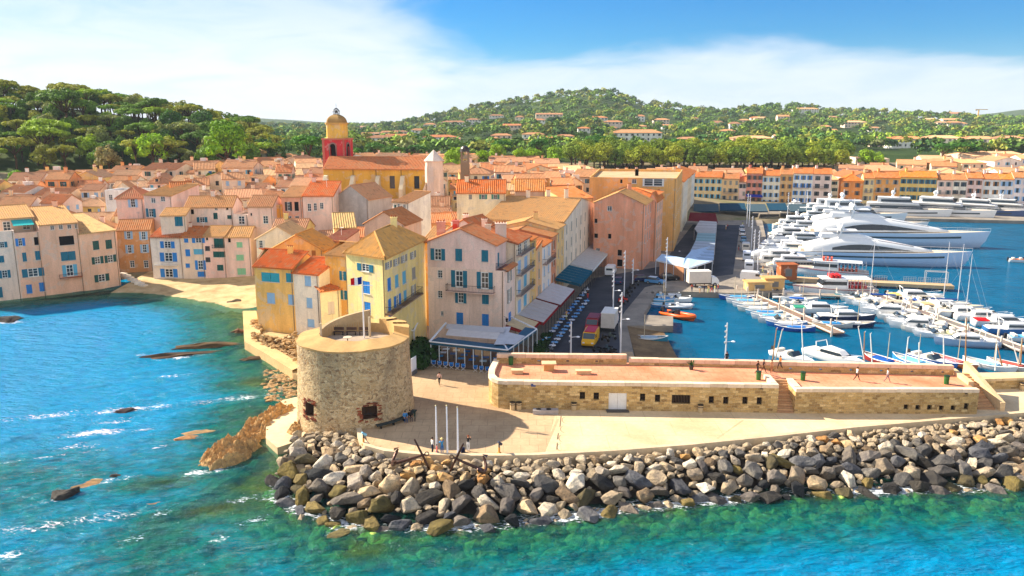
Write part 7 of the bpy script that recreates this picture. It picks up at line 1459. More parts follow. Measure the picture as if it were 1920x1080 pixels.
# ---- villas among the trees on the far slopes
VILLA_SPOTS = []
def hit_ground(px, py):
 Y = 432.0
 while Y < 2400:
  q = P(px, py, Y)
  if tz(q.x, Y) >= q.z: return q, Y
  Y += 8
 return None, None
def villas():
 rnd = random.Random(9); W_ = rgb(236, 232, 226); PK = rgb(232, 196, 170); L_ = [(1195, 270, 80, 17, W_, 'long white hotel with many windows on the lower slope'), (1030, 222, 44, 7, PK, 'long pale villa under the wooded summit'), (1412, 275, 66, 13, rgb(232, 164, 120), 'long salmon building beyond the plane trees'), (1512, 212, 40, 7, W_, 'white villa high on the long ridge'), (1790, 222, 34, 8, W_, 'white villa near the yellow crane'), (1690, 216, 30, 6, PK, 'pale villa under the ridge top'), (715, 274, 50, 13, W_, 'white modern block behind the church'), (745, 270, 40, 12, rgb(200, 220, 230), 'pale blue glazed block behind the church'), (825, 270, 55, 11, W_, 'white terraced block above the church nave'), (850, 238, 40, 8, W_, 'white hillside villa above the terraced block'), (888, 232, 24, 7, W_, 'small white villa below the wooded slope'), (960, 244, 30, 8, PK, 'pinkish villa amid pines below the summit'), (1000, 262, 36, 9, W_, 'white villa among dark pines'), (985, 278, 34, 10, rgb(206, 220, 226), 'bluish white villa near the plane trees'), (940, 264, 34, 9, PK, 'tan roofed villa beyond the small belfry'), (1120, 228, 34, 7, W_, 'white villa under the steep summit flank'), (1150, 236, 30, 7, PK, 'peach villa under the steep summit flank'), (1095, 248, 20, 7, W_, 'little white cottage in the pines'), (1345, 240, 20, 9, PK, 'square pink villa on the middle slope'), (1378, 242, 18, 9, W_, 'square white villa on the middle slope'), (1300, 228, 16, 6, W_, 'tiny white villa on the middle slope'), (1240, 232, 26, 7, PK, 'peach villa beside the summit foot'), (1560, 226, 22, 6, W_, 'white villa on the eastern slope'), (1604, 238, 36, 8, PK, 'pink villa with terrace on the eastern slope'), (1555, 252, 26, 7, W_, 'white villa above the yellow quay houses'), (1590, 262, 30, 8, W_, 'white house at the wood edge'), (1640, 246, 20, 6, W_, 'white bungalow in the eastern wood'), (1740, 230, 26, 6, W_, 'white villa on the upper eastern slope'), (1785, 232, 30, 7, PK, 'pinkish villa beneath the crane'), (1830, 246, 22, 6, W_, 'white villa in the far wood'), (1895, 222, 22, 6, PK, 'far pink villa at the frame side'), (1655, 274, 40, 11, PK, 'salmon house block with orange roof before the wood'), (1703, 276, 56, 13, W_, 'white housing block with long orange roof'), (1770, 276, 60, 14, rgb(232, 222, 208), 'cream housing block with orange roof'), (1840, 276, 56, 13, W_, 'white housing block in the eastern row'), (1895, 275, 46, 13, rgb(230, 190, 170), 'pink housing block closing the eastern row'), (1465, 264, 24, 8, W_, 'white house beside the salmon building'), (1290, 272, 34, 10, W_, 'white house by the long hotel'), (1330, 274, 30, 9, PK, 'pale house beyond the plane trees'), (690, 246, 26, 7, PK, 'peach villa in the pines behind the bell tower'), (790, 252, 22, 7, W_, 'white villa in the pines behind the nave'), (530, 268, 46, 22, W_, 'tall white house with pink tower by the cypresses'), (478, 292, 36, 18, rgb(70, 110, 60), 'ivy green house at the foot of the wooded hill'), (1060, 264, 30, 8, W_, 'white villa left of the long hotel'), (1105, 270, 26, 8, PK, 'tan villa before the long hotel')]
 extra = sorted((rnd.uniform(680, 1915), rnd.uniform(222, 274)) for _ in range(34))
 for i, (px, py) in enumerate(extra): L_.append((px, max(py, float(np.interp(px, L2[:, 0], L2[:, 1])) + 22), rnd.uniform(14, 30), rnd.uniform(5.5, 8), rnd.choice((W_, W_, PK, rgb(232, 214, 190))), f'small pale villa on the far slopes, {ordinal(i + 1)} counting from bell tower to crane'))
 for px, py, w, h, col, lab in L_:
  if py > 262 and px < 600: q, Y = P(px, py + 4, 330), 330
  else: q, Y = hit_ground(px, min(py + 2, 279))
  if q is None: continue
  k = Y / 1533; wid, hh = w * k * 1.15, h * k * 1.35; zg = tz(q.x, Y); VILLA_SPOTS.append((q.x, Y, wid)); d = min(14, max(8, wid * .5)); pl = [(q.x - wid / 2, Y), (q.x + wid / 2, Y), (q.x + wid / 2, Y + d), (q.x - wid / 2, Y + d)]
  zb = min(zg, q.z) - 2; rise = max(1.2, hh * .25); lab2 = lab.replace('left of', 'this side of')
  house(lab2, pl, zb, zb + 2 + hh, col, ('hip', rise) if rnd.random() < .75 else ('gx', rise), rnd.choice(ROOFC), auto=[(0, max(2, min(14, int(wid / 4))), tuple(.8 + 3.4 * i for i in range(max(1, int(hh / 3.4)))), 1.3, 1.7, 'PO', 's')], near=False, name='villa', cat='villa', ov=.6, seed=int(px))
 o = thing('tower_crane', 'yellow tower crane standing above the trees on the ridge', 'crane', (0, 0, 0)); q, Y = hit_ground(1833, 226)
 if q is None: q, Y = P(1833, 224, 1400), 1400
 o.location = q; o['o'] = tuple(q); zt = P(1833, 206, Y).z; m = MB(); m.box((q.x, q.y, (q.z + zt) / 2), (1.6, 1.6, zt - q.z)); m.build('mast', 'paint', o, rgb(226, 170, 70)); m = MB(); m.box((q.x + 5, q.y, zt + .5), (22, 1.2, 1.2)); m.build('jib', 'paint', o, rgb(226, 170, 70)); m = MB(); m.box((q.x - 4.5, q.y, zt - .6), (3, 1.6, 1.6)); m.build('counterweight', 'concrete', o, rgb(150, 150, 150))
villas()
# ---- the far woods: one mass
def far_woods():
 r = np.random.default_rng(12); n = 9000; Y = 430 * (2400 / 430) ** r.random(n); px = r.uniform(-60, 1990, n); keep = np.ones(n, bool)
 X = (px - 960) / 1533 * Y; clear = vnoise(X, Y, 60) < .2 + .25 * sm(Y, 900, 500); keep &= ~clear
 for vx, vy, w in VILLA_SPOTS: keep &= ~((np.abs(X - vx) < w * .62) & (Y > vy - 45 - .05 * vy) & (Y < vy + 10))
 keep &= ~((px > 1560) & (Y < 470)); keep &= ~((px < 520) & (Y < 640)); X, Y = X[keep], Y[keep]; n = len(X); Z = terrain(X, Y)
 V = []; F = []; Cc = []; rnd = random.Random(3); protos = []
 for s in range(6):
  bl = []
  for k in range(9): a = rnd.uniform(0, 6.28); q = rnd.random() ** .5; flat = s % 2; bl.append((2.8 * q * math.cos(a), 2.8 * q * math.sin(a), 4.6 + (1.6 - 1.4 * q * q) * (1 if flat else 1.6) + rnd.uniform(-.4, .4) - (0 if flat else 1.0), 1.7, 1.7, 1.0 if flat else 1.6))
  vs, fs, tn = leaf_cloud(bl, 80, .72, rnd, .6); protos.append((np.array([tuple(v) for v in vs]), np.array(tn)))
 base = np.array([c[1][:3] for c in GREENS]); w = np.array([2, 3, 5, 2.5, 2.5, 1.2]); w = w / w.sum()
 for k in range(6):
  sel = np.where(np.arange(n) % 6 == k)[0]; pv, tn = protos[k]; sc = r.uniform(.8, 1.7, len(sel)) * (1 + .35 * sm(Y[sel], 900, 1600)); a = r.uniform(0, 6.28, len(sel)); ca, sa = np.cos(a), np.sin(a)
  x = (pv[None, :, 0] * ca[:, None] - pv[None, :, 1] * sa[:, None]) * sc[:, None] + X[sel][:, None]; y = (pv[None, :, 0] * sa[:, None] + pv[None, :, 1] * ca[:, None]) * sc[:, None] + Y[sel][:, None]; z = pv[None, :, 2] * sc[:, None] + Z[sel][:, None] - .8
  V.append(np.stack([x, y, z], -1).reshape(-1, 3)); col = base[r.choice(6, len(sel), p=w)] * r.uniform(.8, 1.25, (len(sel), 1)); Cc.append((col[:, None, :] * (.65 + .75 * tn)[None, :, None]).reshape(-1, 3))
 V = np.concatenate(V); Cc = np.concatenate(Cc); nf = len(V) // 4; me = bpy.data.meshes.new('far_woods'); me.vertices.add(len(V)); me.vertices.foreach_set('co', V.ravel()); me.loops.add(len(V)); me.loops.foreach_set('vertex_index', np.arange(len(V), dtype=np.int32)); me.polygons.add(nf); me.polygons.foreach_set('loop_start', np.arange(0, len(V), 4, dtype=np.int32)); me.update(calc_edges=True)
 at = me.attributes.new('leafcol', 'FLOAT_COLOR', 'POINT'); at.data.foreach_set('color', np.concatenate([Cc, np.ones((len(Cc), 1))], 1).ravel().astype(np.float32)); me.materials.append(M['leafc']); o = put(me, 'far_woods'); o['label'] = 'dense green woods covering the far hills'; o['category'] = 'woods'; stuff(o)
far_woods()
# ============================================================ BOATS
def hull_rings(Lh, B, Hh, n=12, bow=2.2, stern=.86, sheer=.35, draft=.3, flare=.92, x0=0.0, both=False):
 rings = []; top = []
 for i in range(n + 1):
  t = i / n; x = -Lh / 2 + Lh * t
  w = B / 2 * (stern + (1 - stern) * min(1, t / .4)) * (1 - max(0, (t - .42) / .58) ** bow * .985)
  if both: w = B / 2 * max(.03, 1 - abs(2 * t - 1) ** 2.3 * .97)
  z = Hh * (1 + sheer * (abs(2 * t - 1) ** 2 if both else t ** 2)); dr = draft * (1 - max(0, (t - .7) / .3) ** 2 * .9); rk = max(0, (t - .6) / .4) ** 2 * Lh * .05
  r = [(x + rk, w, z), (x + rk * .6, w * flare, z * .42), (x, w * .72, -.02), (x, w * .3, -dr), (x, 0, -dr * 1.15)]
  rings.append(r + [(a, -b, c) for a, b, c in reversed(r[:-1])]); top.append((x + rk, w, z))
 return rings, top
def deck(m, top, dz=-.06, inset=.05):
 for (a, b) in zip(top, top[1:]):
  m.quad((a[0], -a[1] + inset, a[2] + dz), (b[0], -b[1] + inset, b[2] + dz), (b[0], b[1] - inset, b[2] + dz), (a[0], a[1] - inset, a[2] + dz))
def newboat(name): return thing(name, 'x', 'boat', (0, 0, 0), keep=False)
def part(m, name, mat, root, col, smooth=False): return put(m.mesh(name, mat, smooth=smooth), name, root, col)
WHITEB = rgb(238, 238, 236)
def cabin(m, x0, x1, w0, w1, z0, z1, rake0=.3, rake1=.6, narrow=.8):
 """tapered superstructure block with raked ends"""
 v = [(x0, -w0, z0), (x1, -w1, z0), (x1, w1, z0), (x0, w0, z0), (x0 + rake0, -w0 * narrow, z1), (x1 - rake1, -w1 * narrow, z1), (x1 - rake1, w1 * narrow, z1), (x0 + rake0, w0 * narrow, z1)]
 m.add(v, [(3, 2, 1, 0), (4, 5, 6, 7), (0, 1, 5, 4), (1, 2, 6, 5), (2, 3, 7, 6), (3, 0, 4, 7)])
def boat(kind, hullc, acc, seed=0):
 rnd = random.Random(seed); r = newboat({'pointu': 'fishing_boat', 'motor': 'motorboat', 'cabin': 'cabin_cruiser', 'rib': 'inflatable_boat', 'sail': 'sailing_boat'}[kind])
 if kind == 'pointu':
  rg, tp = hull_rings(6, 2.1, .62, 12, both=True, sheer=.5, draft=.35); m = MB(); m.loft(rg, closed=False); part(m, 'hull', 'gloss', r, hullc, True); m = MB(); deck(m, tp, -.16, .02); part(m, 'deck', 'wood', r, rgb(214, 204, 184)); m = MB()
  for sd in (-1, 1): m.tube([(a, b * sd, c) for a, b, c in tp], .06, 5)
  part(m, 'gunwale', 'gloss', r, WHITEB); m = MB(); cabin(m, -1.6, 1.4, .72, .6, .5, .72, .2, .3, .85); part(m, 'cover', 'cloth', r, acc); m = MB(); m.tube([(.6, 0, .5), (.6, 0, 4.2)], [.06, .035], 6); part(m, 'mast', 'wood', r, rgb(206, 190, 160)); m = MB(); m.box((-2.9, 0, .55), (.08, .05, .9)); part(m, 'rudder', 'wood', r, rgb(150, 110, 80))
 elif kind == 'motor':
  rg, tp = hull_rings(6.4, 2.3, .72, 12, sheer=.3); m = MB(); m.loft(rg, closed=False, cap0=True); part(m, 'hull', 'gloss', r, hullc, True); m = MB(); deck(m, tp, -.05, .02); part(m, 'deck', 'gloss', r, WHITEB); m = MB(); cabin(m, -2.6, .5, .85, .8, .66, .82, .05, .1, .96); part(m, 'cockpit', 'paint', r, acc)
  m = MB(); m.add([(.9, -.75, .85), (.9, .75, .85), (.35, .7, 1.35), (.35, -.7, 1.35)], [(0, 1, 2, 3)]); m.add([(.9, .75, .85), (.0, .85, .85), (.1, .72, 1.2), (.35, .7, 1.35)], [(0, 1, 2, 3)]); m.add([(.9, -.75, .85), (.0, -.85, .85), (.1, -.72, 1.2), (.35, -.7, 1.35)], [(3, 2, 1, 0)]); part(m, 'windscreen', 'glass', r, None); m = MB(); m.box((-.6, 0, 1.0), (.5, 1.2, .4)); part(m, 'helm_seat', 'cloth', r, rgb(226, 220, 206)); m = MB(); m.box((-2.2, 0, .95), (.5, 1.5, .3)); part(m, 'stern_seat', 'cloth', r, rgb(226, 220, 206))
  m = MB(); m.box((-3.35, 0, .75), (.45, .4, .75), taper=.75); m.box((-3.4, 0, .1), (.18, .16, .8)); part(m, 'outboard_motor', 'paint', r, rgb(40, 42, 46)); m = MB(); m.tube([(2.9, -.35, .95), (3.2, 0, 1.25), (2.9, .35, .95)], .025, 4); m.tube([(1.2, -.95, .85), (2.9, -.35, 1.2), (3.2, 0, 1.25), (2.9, .35, 1.2), (1.2, .95, .85)], .02, 4); part(m, 'bow_rail', 'metal', r, rgb(220, 222, 226))
 elif kind == 'cabin':
  rg, tp = hull_rings(8.4, 2.8, .95, 13, sheer=.35); m = MB(); m.loft(rg, closed=False, cap0=True); part(m, 'hull', 'gloss', r, hullc, True); m = MB(); deck(m, tp, -.05, .02); part(m, 'deck', 'gloss', r, WHITEB); m = MB(); cabin(m, -1.4, 2.4, 1.1, .7, .95, 1.75, .1, 1.2, .85); part(m, 'cabin', 'gloss', r, WHITEB); m = MB(); cabin(m, -1.3, 2.05, 1.1, .82, 1.2, 1.55, .05, .62, .94); part(m, 'window_band', 'glass', r, None)
  m = MB(); m.tube([(-1.8, -1.1, 1), (-2.1, -.95, 2.3), (-2.1, .95, 2.3), (-1.8, 1.1, 1)], .07, 5); part(m, 'radar_arch', 'gloss', r, WHITEB); m = MB(); m.box((-3.0, 0, .98), (1.7, 2.0, .14)); part(m, 'cockpit_cushion', 'cloth', r, acc); m = MB(); m.tube([(1.5, -1.0, 1.15), (3.9, -.3, 1.75), (4.25, 0, 1.8), (3.9, .3, 1.75), (1.5, 1.0, 1.15)], .025, 4); part(m, 'bow_rail', 'metal', r, rgb(220, 222, 226))
 elif kind == 'rib':
  m = MB(); pts = [(-2.6, -.95, .45), (.8, -.95, .48), (2.2, -.6, .6), (2.75, 0, .68), (2.2, .6, .6), (.8, .95, .48), (-2.6, .95, .45)]; m.tube(pts, [.16, .26, .25, .24, .25, .26, .16], 9); part(m, 'tube', 'gloss', r, hullc, True); rg, tp = hull_rings(5.0, 1.7, .35, 8, sheer=.2); m = MB(); m.loft(rg, closed=False, cap0=True); deck(m, tp, -.02, .0); part(m, 'hull', 'gloss', r, rgb(200, 200, 200)); m = MB(); m.box((-.2, 0, .75), (.6, .7, .8), taper=.8); part(m, 'console', 'gloss', r, acc); m = MB(); m.box((-1.1, 0, .6), (.6, .9, .45)); part(m, 'seat', 'cloth', r, rgb(60, 60, 64)); m = MB(); m.box((-2.8, 0, .75), (.45, .4, .75), taper=.75); part(m, 'outboard_motor', 'paint', r, rgb(36, 38, 42))
 else:
  rg, tp = hull_rings(9, 2.7, .85, 13, sheer=.25); m = MB(); m.loft(rg, closed=False, cap0=True); part(m, 'hull', 'gloss', r, hullc, True); m = MB(); deck(m, tp, -.05, .02); part(m, 'deck', 'wood', r, rgb(214, 196, 166)); m = MB(); cabin(m, -1.2, 2.2, .85, .55, .85, 1.25, .2, .5, .85); part(m, 'cabin', 'gloss', r, WHITEB); m = MB(); m.tube([(.9, 0, .9), (.9, 0, 11)], [.08, .05], 6); part(m, 'mast', 'metal', r, rgb(226, 226, 230)); m = MB(); m.tube([(.85, 0, 1.9), (-3.2, 0, 1.85)], .13, 6); part(m, 'sail_cover', 'cloth', r, acc); m = MB()
  m.tube([(.9, 0, 7), (.9, .7, 7)], .02, 4); m.tube([(.9, 0, 11), (4.5, 0, 1.0)], .012, 3); m.tube([(.9, 0, 11), (-4.4, 0, 1.0)], .012, 3); part(m, 'rigging', 'metal', r, rgb(200, 200, 204))
 return r
PLACED = []
def place(proto, kids, px, py, rz, label, group, sc=1.0, hullc=None, acc=None, z=0.0, loc=None):
 o = copy_tree(proto, kids); g = loc or G(px, py, z); o.location = (g[0], g[1], z); o.rotation_euler = (0, 0, rz); o.scale = (sc,) * 3; tag(o, label, 'boat', group)
 for ch in (c for c in COPIES(o)):
  n = ch.name.split('.')[0]
  if hullc and n in ('hull', 'tube'): ch.color = hullc
  if acc and n in ('cover', 'cockpit', 'cockpit_cushion', 'sail_cover', 'console'): ch.color = acc
 return o
def COPIES(o): return o.children
def yacht(kind, Lh, label, bowpx, heading, hullc=WHITEB, seed=1, z=0.0, stripe=None):
 """motor yacht; bow at the pixel, heading in world angle"""
 g = G(*bowpx, 0); d = Vector((math.cos(heading), math.sin(heading), 0)); c = g - d * Lh / 2; r = thing('motor_yacht', label, 'yacht', (c.x, c.y, 0), heading, 'motor yachts', keep=False); B = Lh * (.2 if Lh > 30 else .25); H = Lh * (.075 if kind == 'sleek' else .1) if Lh > 22 else Lh * .1; rnd = random.Random(seed)
 rg, tp = hull_rings(Lh, B, H, 22, bow=2.6, stern=.9, sheer=.28, draft=1.0, flare=.95); m = MB(); m.loft(rg, closed=False, cap0=True); part(m, 'hull', 'gloss', r, hullc, True); m = MB(); deck(m, tp, -.1, .05); part(m, 'deck', 'wood', r, rgb(226, 208, 180))
 m = MB()                                              # dark band along the topsides
 for s in (-1, 1):
  for (a, b) in zip(tp[3:19], tp[4:20]): m.quad(*([(a[0], s * (a[1] * .985 + .05), a[2] * .62), (b[0], s * (b[1] * .985 + .05), b[2] * .62), (b[0], s * (b[1] * .99 + .05), b[2] * .74), (a[0], s * (a[1] * .99 + .05), a[2] * .74)][::-s]))
 part(m, 'hull_window_band', 'glass', r, None)
 if kind == 'sleek':
  m = MB(); rings = []; rings2 = []
  for i in range(15):
   t = i / 14; x = -Lh * .42 + Lh * .74 * t; hgt = H * 1.22 * min(1, .45 + t * 2.2) * (1 - max(0, (t - .38) / .62) ** 1.25 * .93); w = B * .41 * (1 - t ** 2.8 * .66); z0 = H * 1.0 + H * .2 * t
   rings.append([(x, w, z0), (x, w * .93, z0 + hgt * .55), (x, w * .66, z0 + hgt * .93), (x, 0, z0 + hgt), (x, -w * .66, z0 + hgt * .93), (x, -w * .93, z0 + hgt * .55), (x, -w, z0)])
  m.loft(rings, closed=False, cap0=True, cap1=True); part(m, 'superstructure', 'gloss', r, WHITEB, True)
  for s in (-1, 1):
   m = MB(); lo = []; hi = []
   for i in range(3, 13): t = (i - 3) / 9; a = Vector(rings[i][0 if s > 0 else 6]); b = Vector(rings[i][1 if s > 0 else 5]); k = math.sin(PI * (.1 + .9 * t)) ** .7; lo.append(a.lerp(b, .22) + Vector((0, s * .06, 0))); hi.append(a.lerp(b, .22 + .74 * k) + Vector((0, s * .06, 0)))
   for i in range(len(lo) - 1): m.quad(*([lo[i], lo[i + 1], hi[i + 1], hi[i]][::-s]))
   part(m, 'side_glass', 'glass', r, None)
  m = MB()
  for i in range(8, 12): a, b = rings[i], rings[i + 1]; m.quad(Vector(a[2]) + Vector((0, 0, .06)), Vector(a[4]) + Vector((0, 0, .06)), Vector(b[4]) + Vector((0, 0, .06)), Vector(b[2]) + Vector((0, 0, .06)))
  part(m, 'windscreen', 'glass', r, None); zt = H * 2.45; xa = -Lh * .2; m = MB(); cabin(m, -Lh * .33, -Lh * .02, B * .25, B * .2, H * 2.12, H * 2.45, .3, Lh * .08, .8); part(m, 'flybridge', 'gloss', r, WHITEB); m = MB(); m.box((-Lh * .2, 0, H * 2.75), (Lh * .17, B * .46, .12)); part(m, 'flybridge_hardtop', 'gloss', r, WHITEB)
 else:
  m = MB(); cabin(m, -Lh * .40, Lh * .24, B * .42, B * .3, H * .98, H * 1.75, .1, Lh * .07, .93); part(m, 'main_deckhouse', 'gloss', r, WHITEB); m = MB(); cabin(m, -Lh * .36, Lh * .235, B * .42, B * .32, H * 1.18, H * 1.55, .05, Lh * .035, .965); part(m, 'main_windows', 'glass', r, None)
  m = MB(); m.box((-Lh * .1, 0, H * 1.78), (Lh * .56, B * .86, H * .07)); part(m, 'upper_deck', 'gloss', r, WHITEB); m = MB(); cabin(m, -Lh * .28, Lh * .12, B * .34, B * .24, H * 1.8, H * 2.4, .1, Lh * .06, .9); part(m, 'bridge', 'gloss', r, WHITEB); m = MB(); cabin(m, -Lh * .24, Lh * .11, B * .345, B * .26, H * 1.95, H * 2.25, .05, Lh * .03, .95); part(m, 'bridge_windows', 'glass', r, None); m = MB(); m.box((-Lh * .1, 0, H * 2.45), (Lh * .36, B * .7, H * .08)); part(m, 'hardtop', 'gloss', r, WHITEB); zt = H * 2.5; xa = -Lh * .1
 m = MB(); hA = H * .75
 for s in (-1, 1): m.tube([(xa - 1.2, s * B * .27, zt - H * .5), (xa - .2, s * B * .2, zt + hA * .5), (xa + .3, 0, zt + hA * .62)], [H * .09, H * .08, H * .07], 6)
 m.tube([(xa, 0, zt), (xa, 0, zt + hA * 1.5)], .09, 5); part(m, 'radar_mast', 'gloss', r, WHITEB)
 for s in (-1, 1) if Lh > 18 else (1,):
  m = MB(); m.lathe([(H * .1, 0), (H * .19, H * .12), (H * .2, H * .26), (H * .12, H * .4), (.01, H * .44)], 10, (xa - .4, s * B * .22, zt + hA * .45)); part(m, 'radar_dome', 'gloss', r, WHITEB, True)
 m = MB(); rail = [(a, b * .93, c + .75) for a, b, c in tp[10:]]
 for s in (-1, 1):
  m.tube([(a, b * s, c) for a, b, c in rail], .035, 4)
  for a, b, c in rail: m.tube([(a, b * s, c - .78), (a, b * s, c)], .02, 3, cap=False)
 part(m, 'bow_rail', 'metal', r, rgb(224, 226, 230)); m = MB(); m.box((-Lh * .45, 0, H * .55), (Lh * .06, B * .7, H * .12)); part(m, 'swim_platform', 'wood', r, rgb(206, 176, 134)); m = MB(); m.box((-Lh * .42, 0, H * 1.08), (Lh * .05, B * .6, H * .22)); part(m, 'sunbed', 'cloth', r, rgb(230, 220, 200))
 return r
def harbour():
 rnd = random.Random(77); BL = [rgb(40, 96, 170), rgb(30, 120, 180), rgb(90, 160, 205), WHITEB, rgb(226, 222, 214), rgb(48, 70, 120)]
 pr = {k: boat(k, WHITEB, rgb(60, 130, 190)) for k in ('pointu', 'motor', 'cabin', 'rib', 'sail')}; kids = kids_index(); protos = list(pr.values())
 blue, sky, tarp = rgb(30, 90, 176), rgb(96, 176, 220), rgb(60, 140, 200)
 A = [(1383, 562, 'pointu', blue, sky), (1396, 569, 'pointu', WHITEB, sky), (1408, 576, 'pointu', WHITEB, rgb(216, 206, 190)), (1420, 584, 'pointu', rgb(226, 220, 208), rgb(226, 226, 222)), (1434, 591, 'pointu', rgb(120, 190, 220), tarp), (1446, 598, 'pointu', WHITEB, sky), (1462, 606, 'motor', rgb(216, 216, 212), rgb(222, 214, 200)), (1476, 612, 'pointu', rgb(60, 130, 200), WHITEB), (1492, 620, 'pointu', blue, rgb(50, 120, 196))]
 for i, (px, py, k, h, a) in enumerate(A): place(pr[k], kids, px, py, R(172), f'{ordinal(i + 1)} boat from the shore on the street side of the near pontoon', 'boats at the near pontoon', 1.05 + .1 * rnd.random(), h, a)
 Bq = [(1452, 553, 'motor', WHITEB, rgb(226, 216, 200)), (1474, 560, 'rib', rgb(216, 216, 214), rgb(120, 120, 124)), (1498, 566, 'pointu', rgb(206, 210, 214), blue), (1494, 575, 'motor', WHITEB, rgb(216, 206, 196)), (1534, 587, 'cabin', WHITEB, rgb(60, 150, 120)), (1560, 600, 'motor', WHITEB, sky), (1584, 602, 'cabin', rgb(40, 52, 84), WHITEB), (1600, 612, 'pointu', rgb(46, 60, 90), rgb(226, 220, 212)), (1560, 613, 'pointu', rgb(206, 204, 198), tarp)]
 for i, (px, py, k, h, a) in enumerate(Bq): place(pr[k], kids, px, py, R(-8), f'{ordinal(i + 1)} boat from the shore on the yacht side of the near pontoon', 'boats at the near pontoon', 1.0 + .15 * rnd.random(), h, a)
 Cq = [(1600, 560, 'motor', rgb(80, 170, 190), sky), (1622, 570, 'pointu', rgb(90, 160, 210), blue), (1648, 580, 'motor', WHITEB, rgb(206, 206, 204)), (1668, 592, 'cabin', WHITEB, rgb(220, 214, 206)), (1686, 600, 'motor', rgb(226, 226, 222), rgb(226, 220, 210)), (1702, 608, 'motor', WHITEB, rgb(140, 140, 144)), (1720, 616, 'cabin', WHITEB, rgb(216, 206, 196)), (1738, 624, 'motor', rgb(206, 204, 200), rgb(226, 226, 222)), (1756, 632, 'motor', WHITEB, rgb(226, 216, 150)), (1776, 628, 'motor', rgb(222, 214, 206), rgb(206, 196, 186)), (1812, 648, 'cabin', rgb(170, 190, 214), rgb(226, 226, 222)), (1640, 572, 'sail', WHITEB, blue)]
 for i, (px, py, k, h, a) in enumerate(Cq): place(pr[k], kids, px, py, R(170), f'{ordinal(i + 1)} boat from the ferry on the street side of the far pontoon', 'boats at the far pontoon', 1.0 + .2 * rnd.random(), h, a)
 Dq = [(1688, 556, 'rib', rgb(226, 226, 224), WHITEB), (1712, 563, 'cabin', WHITEB, rgb(226, 200, 120)), (1730, 571, 'motor', WHITEB, blue), (1756, 576, 'sail', WHITEB, rgb(226, 220, 206)), (1782, 582, 'sail', WHITEB, rgb(60, 90, 150)), (1768, 588, 'motor', WHITEB, rgb(226, 216, 200)), (1800, 588, 'sail', rgb(226, 220, 210), WHITEB), (1806, 594, 'cabin', WHITEB, rgb(216, 206, 190)), (1838, 601, 'cabin', WHITEB, rgb(206, 206, 210)), (1880, 612, 'cabin', WHITEB, rgb(206, 26, 36)), (1902, 626, 'cabin', rgb(60, 120, 180), WHITEB), (1860, 598, 'motor', WHITEB, rgb(180, 120, 80)), (1930, 640, 'motor', WHITEB, sky)]
 for i, (px, py, k, h, a) in enumerate(Dq): place(pr[k], kids, px, py, R(-10), f'{ordinal(i + 1)} boat from the ferry on the open water side of the far pontoon', 'boats at the far pontoon', 1.0 + .2 * rnd.random(), h, a)
 for nm, lst, rz in (('street', Cq, R(170)), ('open water', Dq, R(-10))):
  for i in range(len(lst) - 1):
   (x0, y0), (x1, y1) = lst[i][:2], lst[i + 1][:2]
   if abs(x1 - x0) < 12: continue
   place(pr[rnd.choice(('motor', 'motor', 'cabin', 'rib'))], kids, (x0 + x1) / 2 + rnd.uniform(-2, 2), (y0 + y1) / 2 + rnd.uniform(-1.5, 1.5), rz + rnd.uniform(-.08, .08), f'boat squeezed in after {ordinal(i + 1)} berth, {nm} side of far pontoon', 'boats at the far pontoon', rnd.uniform(.85, 1.1), rnd.choice((WHITEB, rgb(226, 220, 208), rgb(206, 204, 200))), rnd.choice((rgb(226, 216, 196), rgb(150, 146, 144), rgb(70, 120, 170), rgb(206, 176, 130))))
 Eq = [(1485, 676, 'motor', WHITEB, rgb(210, 206, 200), 'white open boat moored behind the rampart stairs'), (1562, 678, 'cabin', WHITEB, rgb(226, 220, 206), 'white fishing cruiser with arched frame behind the rampart'), (1655, 682, 'pointu', rgb(160, 50, 40), rgb(40, 90, 170), 'red fishing boat with blue awning behind the rampart'), (1712, 684, 'pointu', rgb(60, 140, 206), rgb(120, 190, 226), 'light blue fishing boat behind the rampart'), (1746, 682, 'motor', rgb(40, 90, 160), rgb(200, 200, 200), 'dark blue workboat behind the rampart'), (1786, 684, 'pointu', rgb(206, 120, 70), rgb(206, 110, 110), 'orange fishing boat heaped with pink nets behind the rampart'), (1852, 690, 'pointu', WHITEB, rgb(150, 200, 230), 'white fishing boat with pale blue deck beyond the rampart stairs'), (1898, 692, 'pointu', rgb(236, 232, 222), rgb(180, 90, 80), 'cream fishing boat with red cushions beyond the rampart stairs')]
 for px, py, k, h, a, lab in Eq: place(pr[k], kids, px, py, R(-62 if px < 1830 else -50), lab, 'fishing boats behind the rampart', 1.15, h, a)
 Fq = [(1238, 551, 'pointu', rgb(90, 160, 200), tarp), (1244, 559, 'motor', WHITEB, sky), (1238, 567, 'pointu', rgb(120, 190, 220), sky), (1240, 576, 'pointu', rgb(60, 130, 190), rgb(150, 200, 226)), (1264, 566, 'motor', WHITEB, tarp), (1272, 578, 'rib', rgb(216, 220, 224), WHITEB)]
 for i, (px, py, k, h, a) in enumerate(Fq): place(pr[k], kids, px, py, R(-5), f'{ordinal(i + 1)} small boat in the corner dock counting from the inner quay', 'boats in the corner dock', 1.0, h, a)
 place(pr['rib'], kids, 1272, 596, R(-48), 'orange inflatable with outboards at the end of the little dock', 'boats in the corner dock', 1.3, rgb(226, 96, 30), rgb(40, 40, 44)); place(pr['pointu'], kids, 1215, 640, R(176), 'turquoise rowing boat drawn up on the slipway', 'boats in the corner dock', 1.05, rgb(40, 130, 160), rgb(170, 190, 200)); place(pr['motor'], kids, 1918, 492, R(-20), 'small tender crossing the open harbour water', 'boats in the harbour', 1.0, WHITEB, rgb(200, 120, 70))
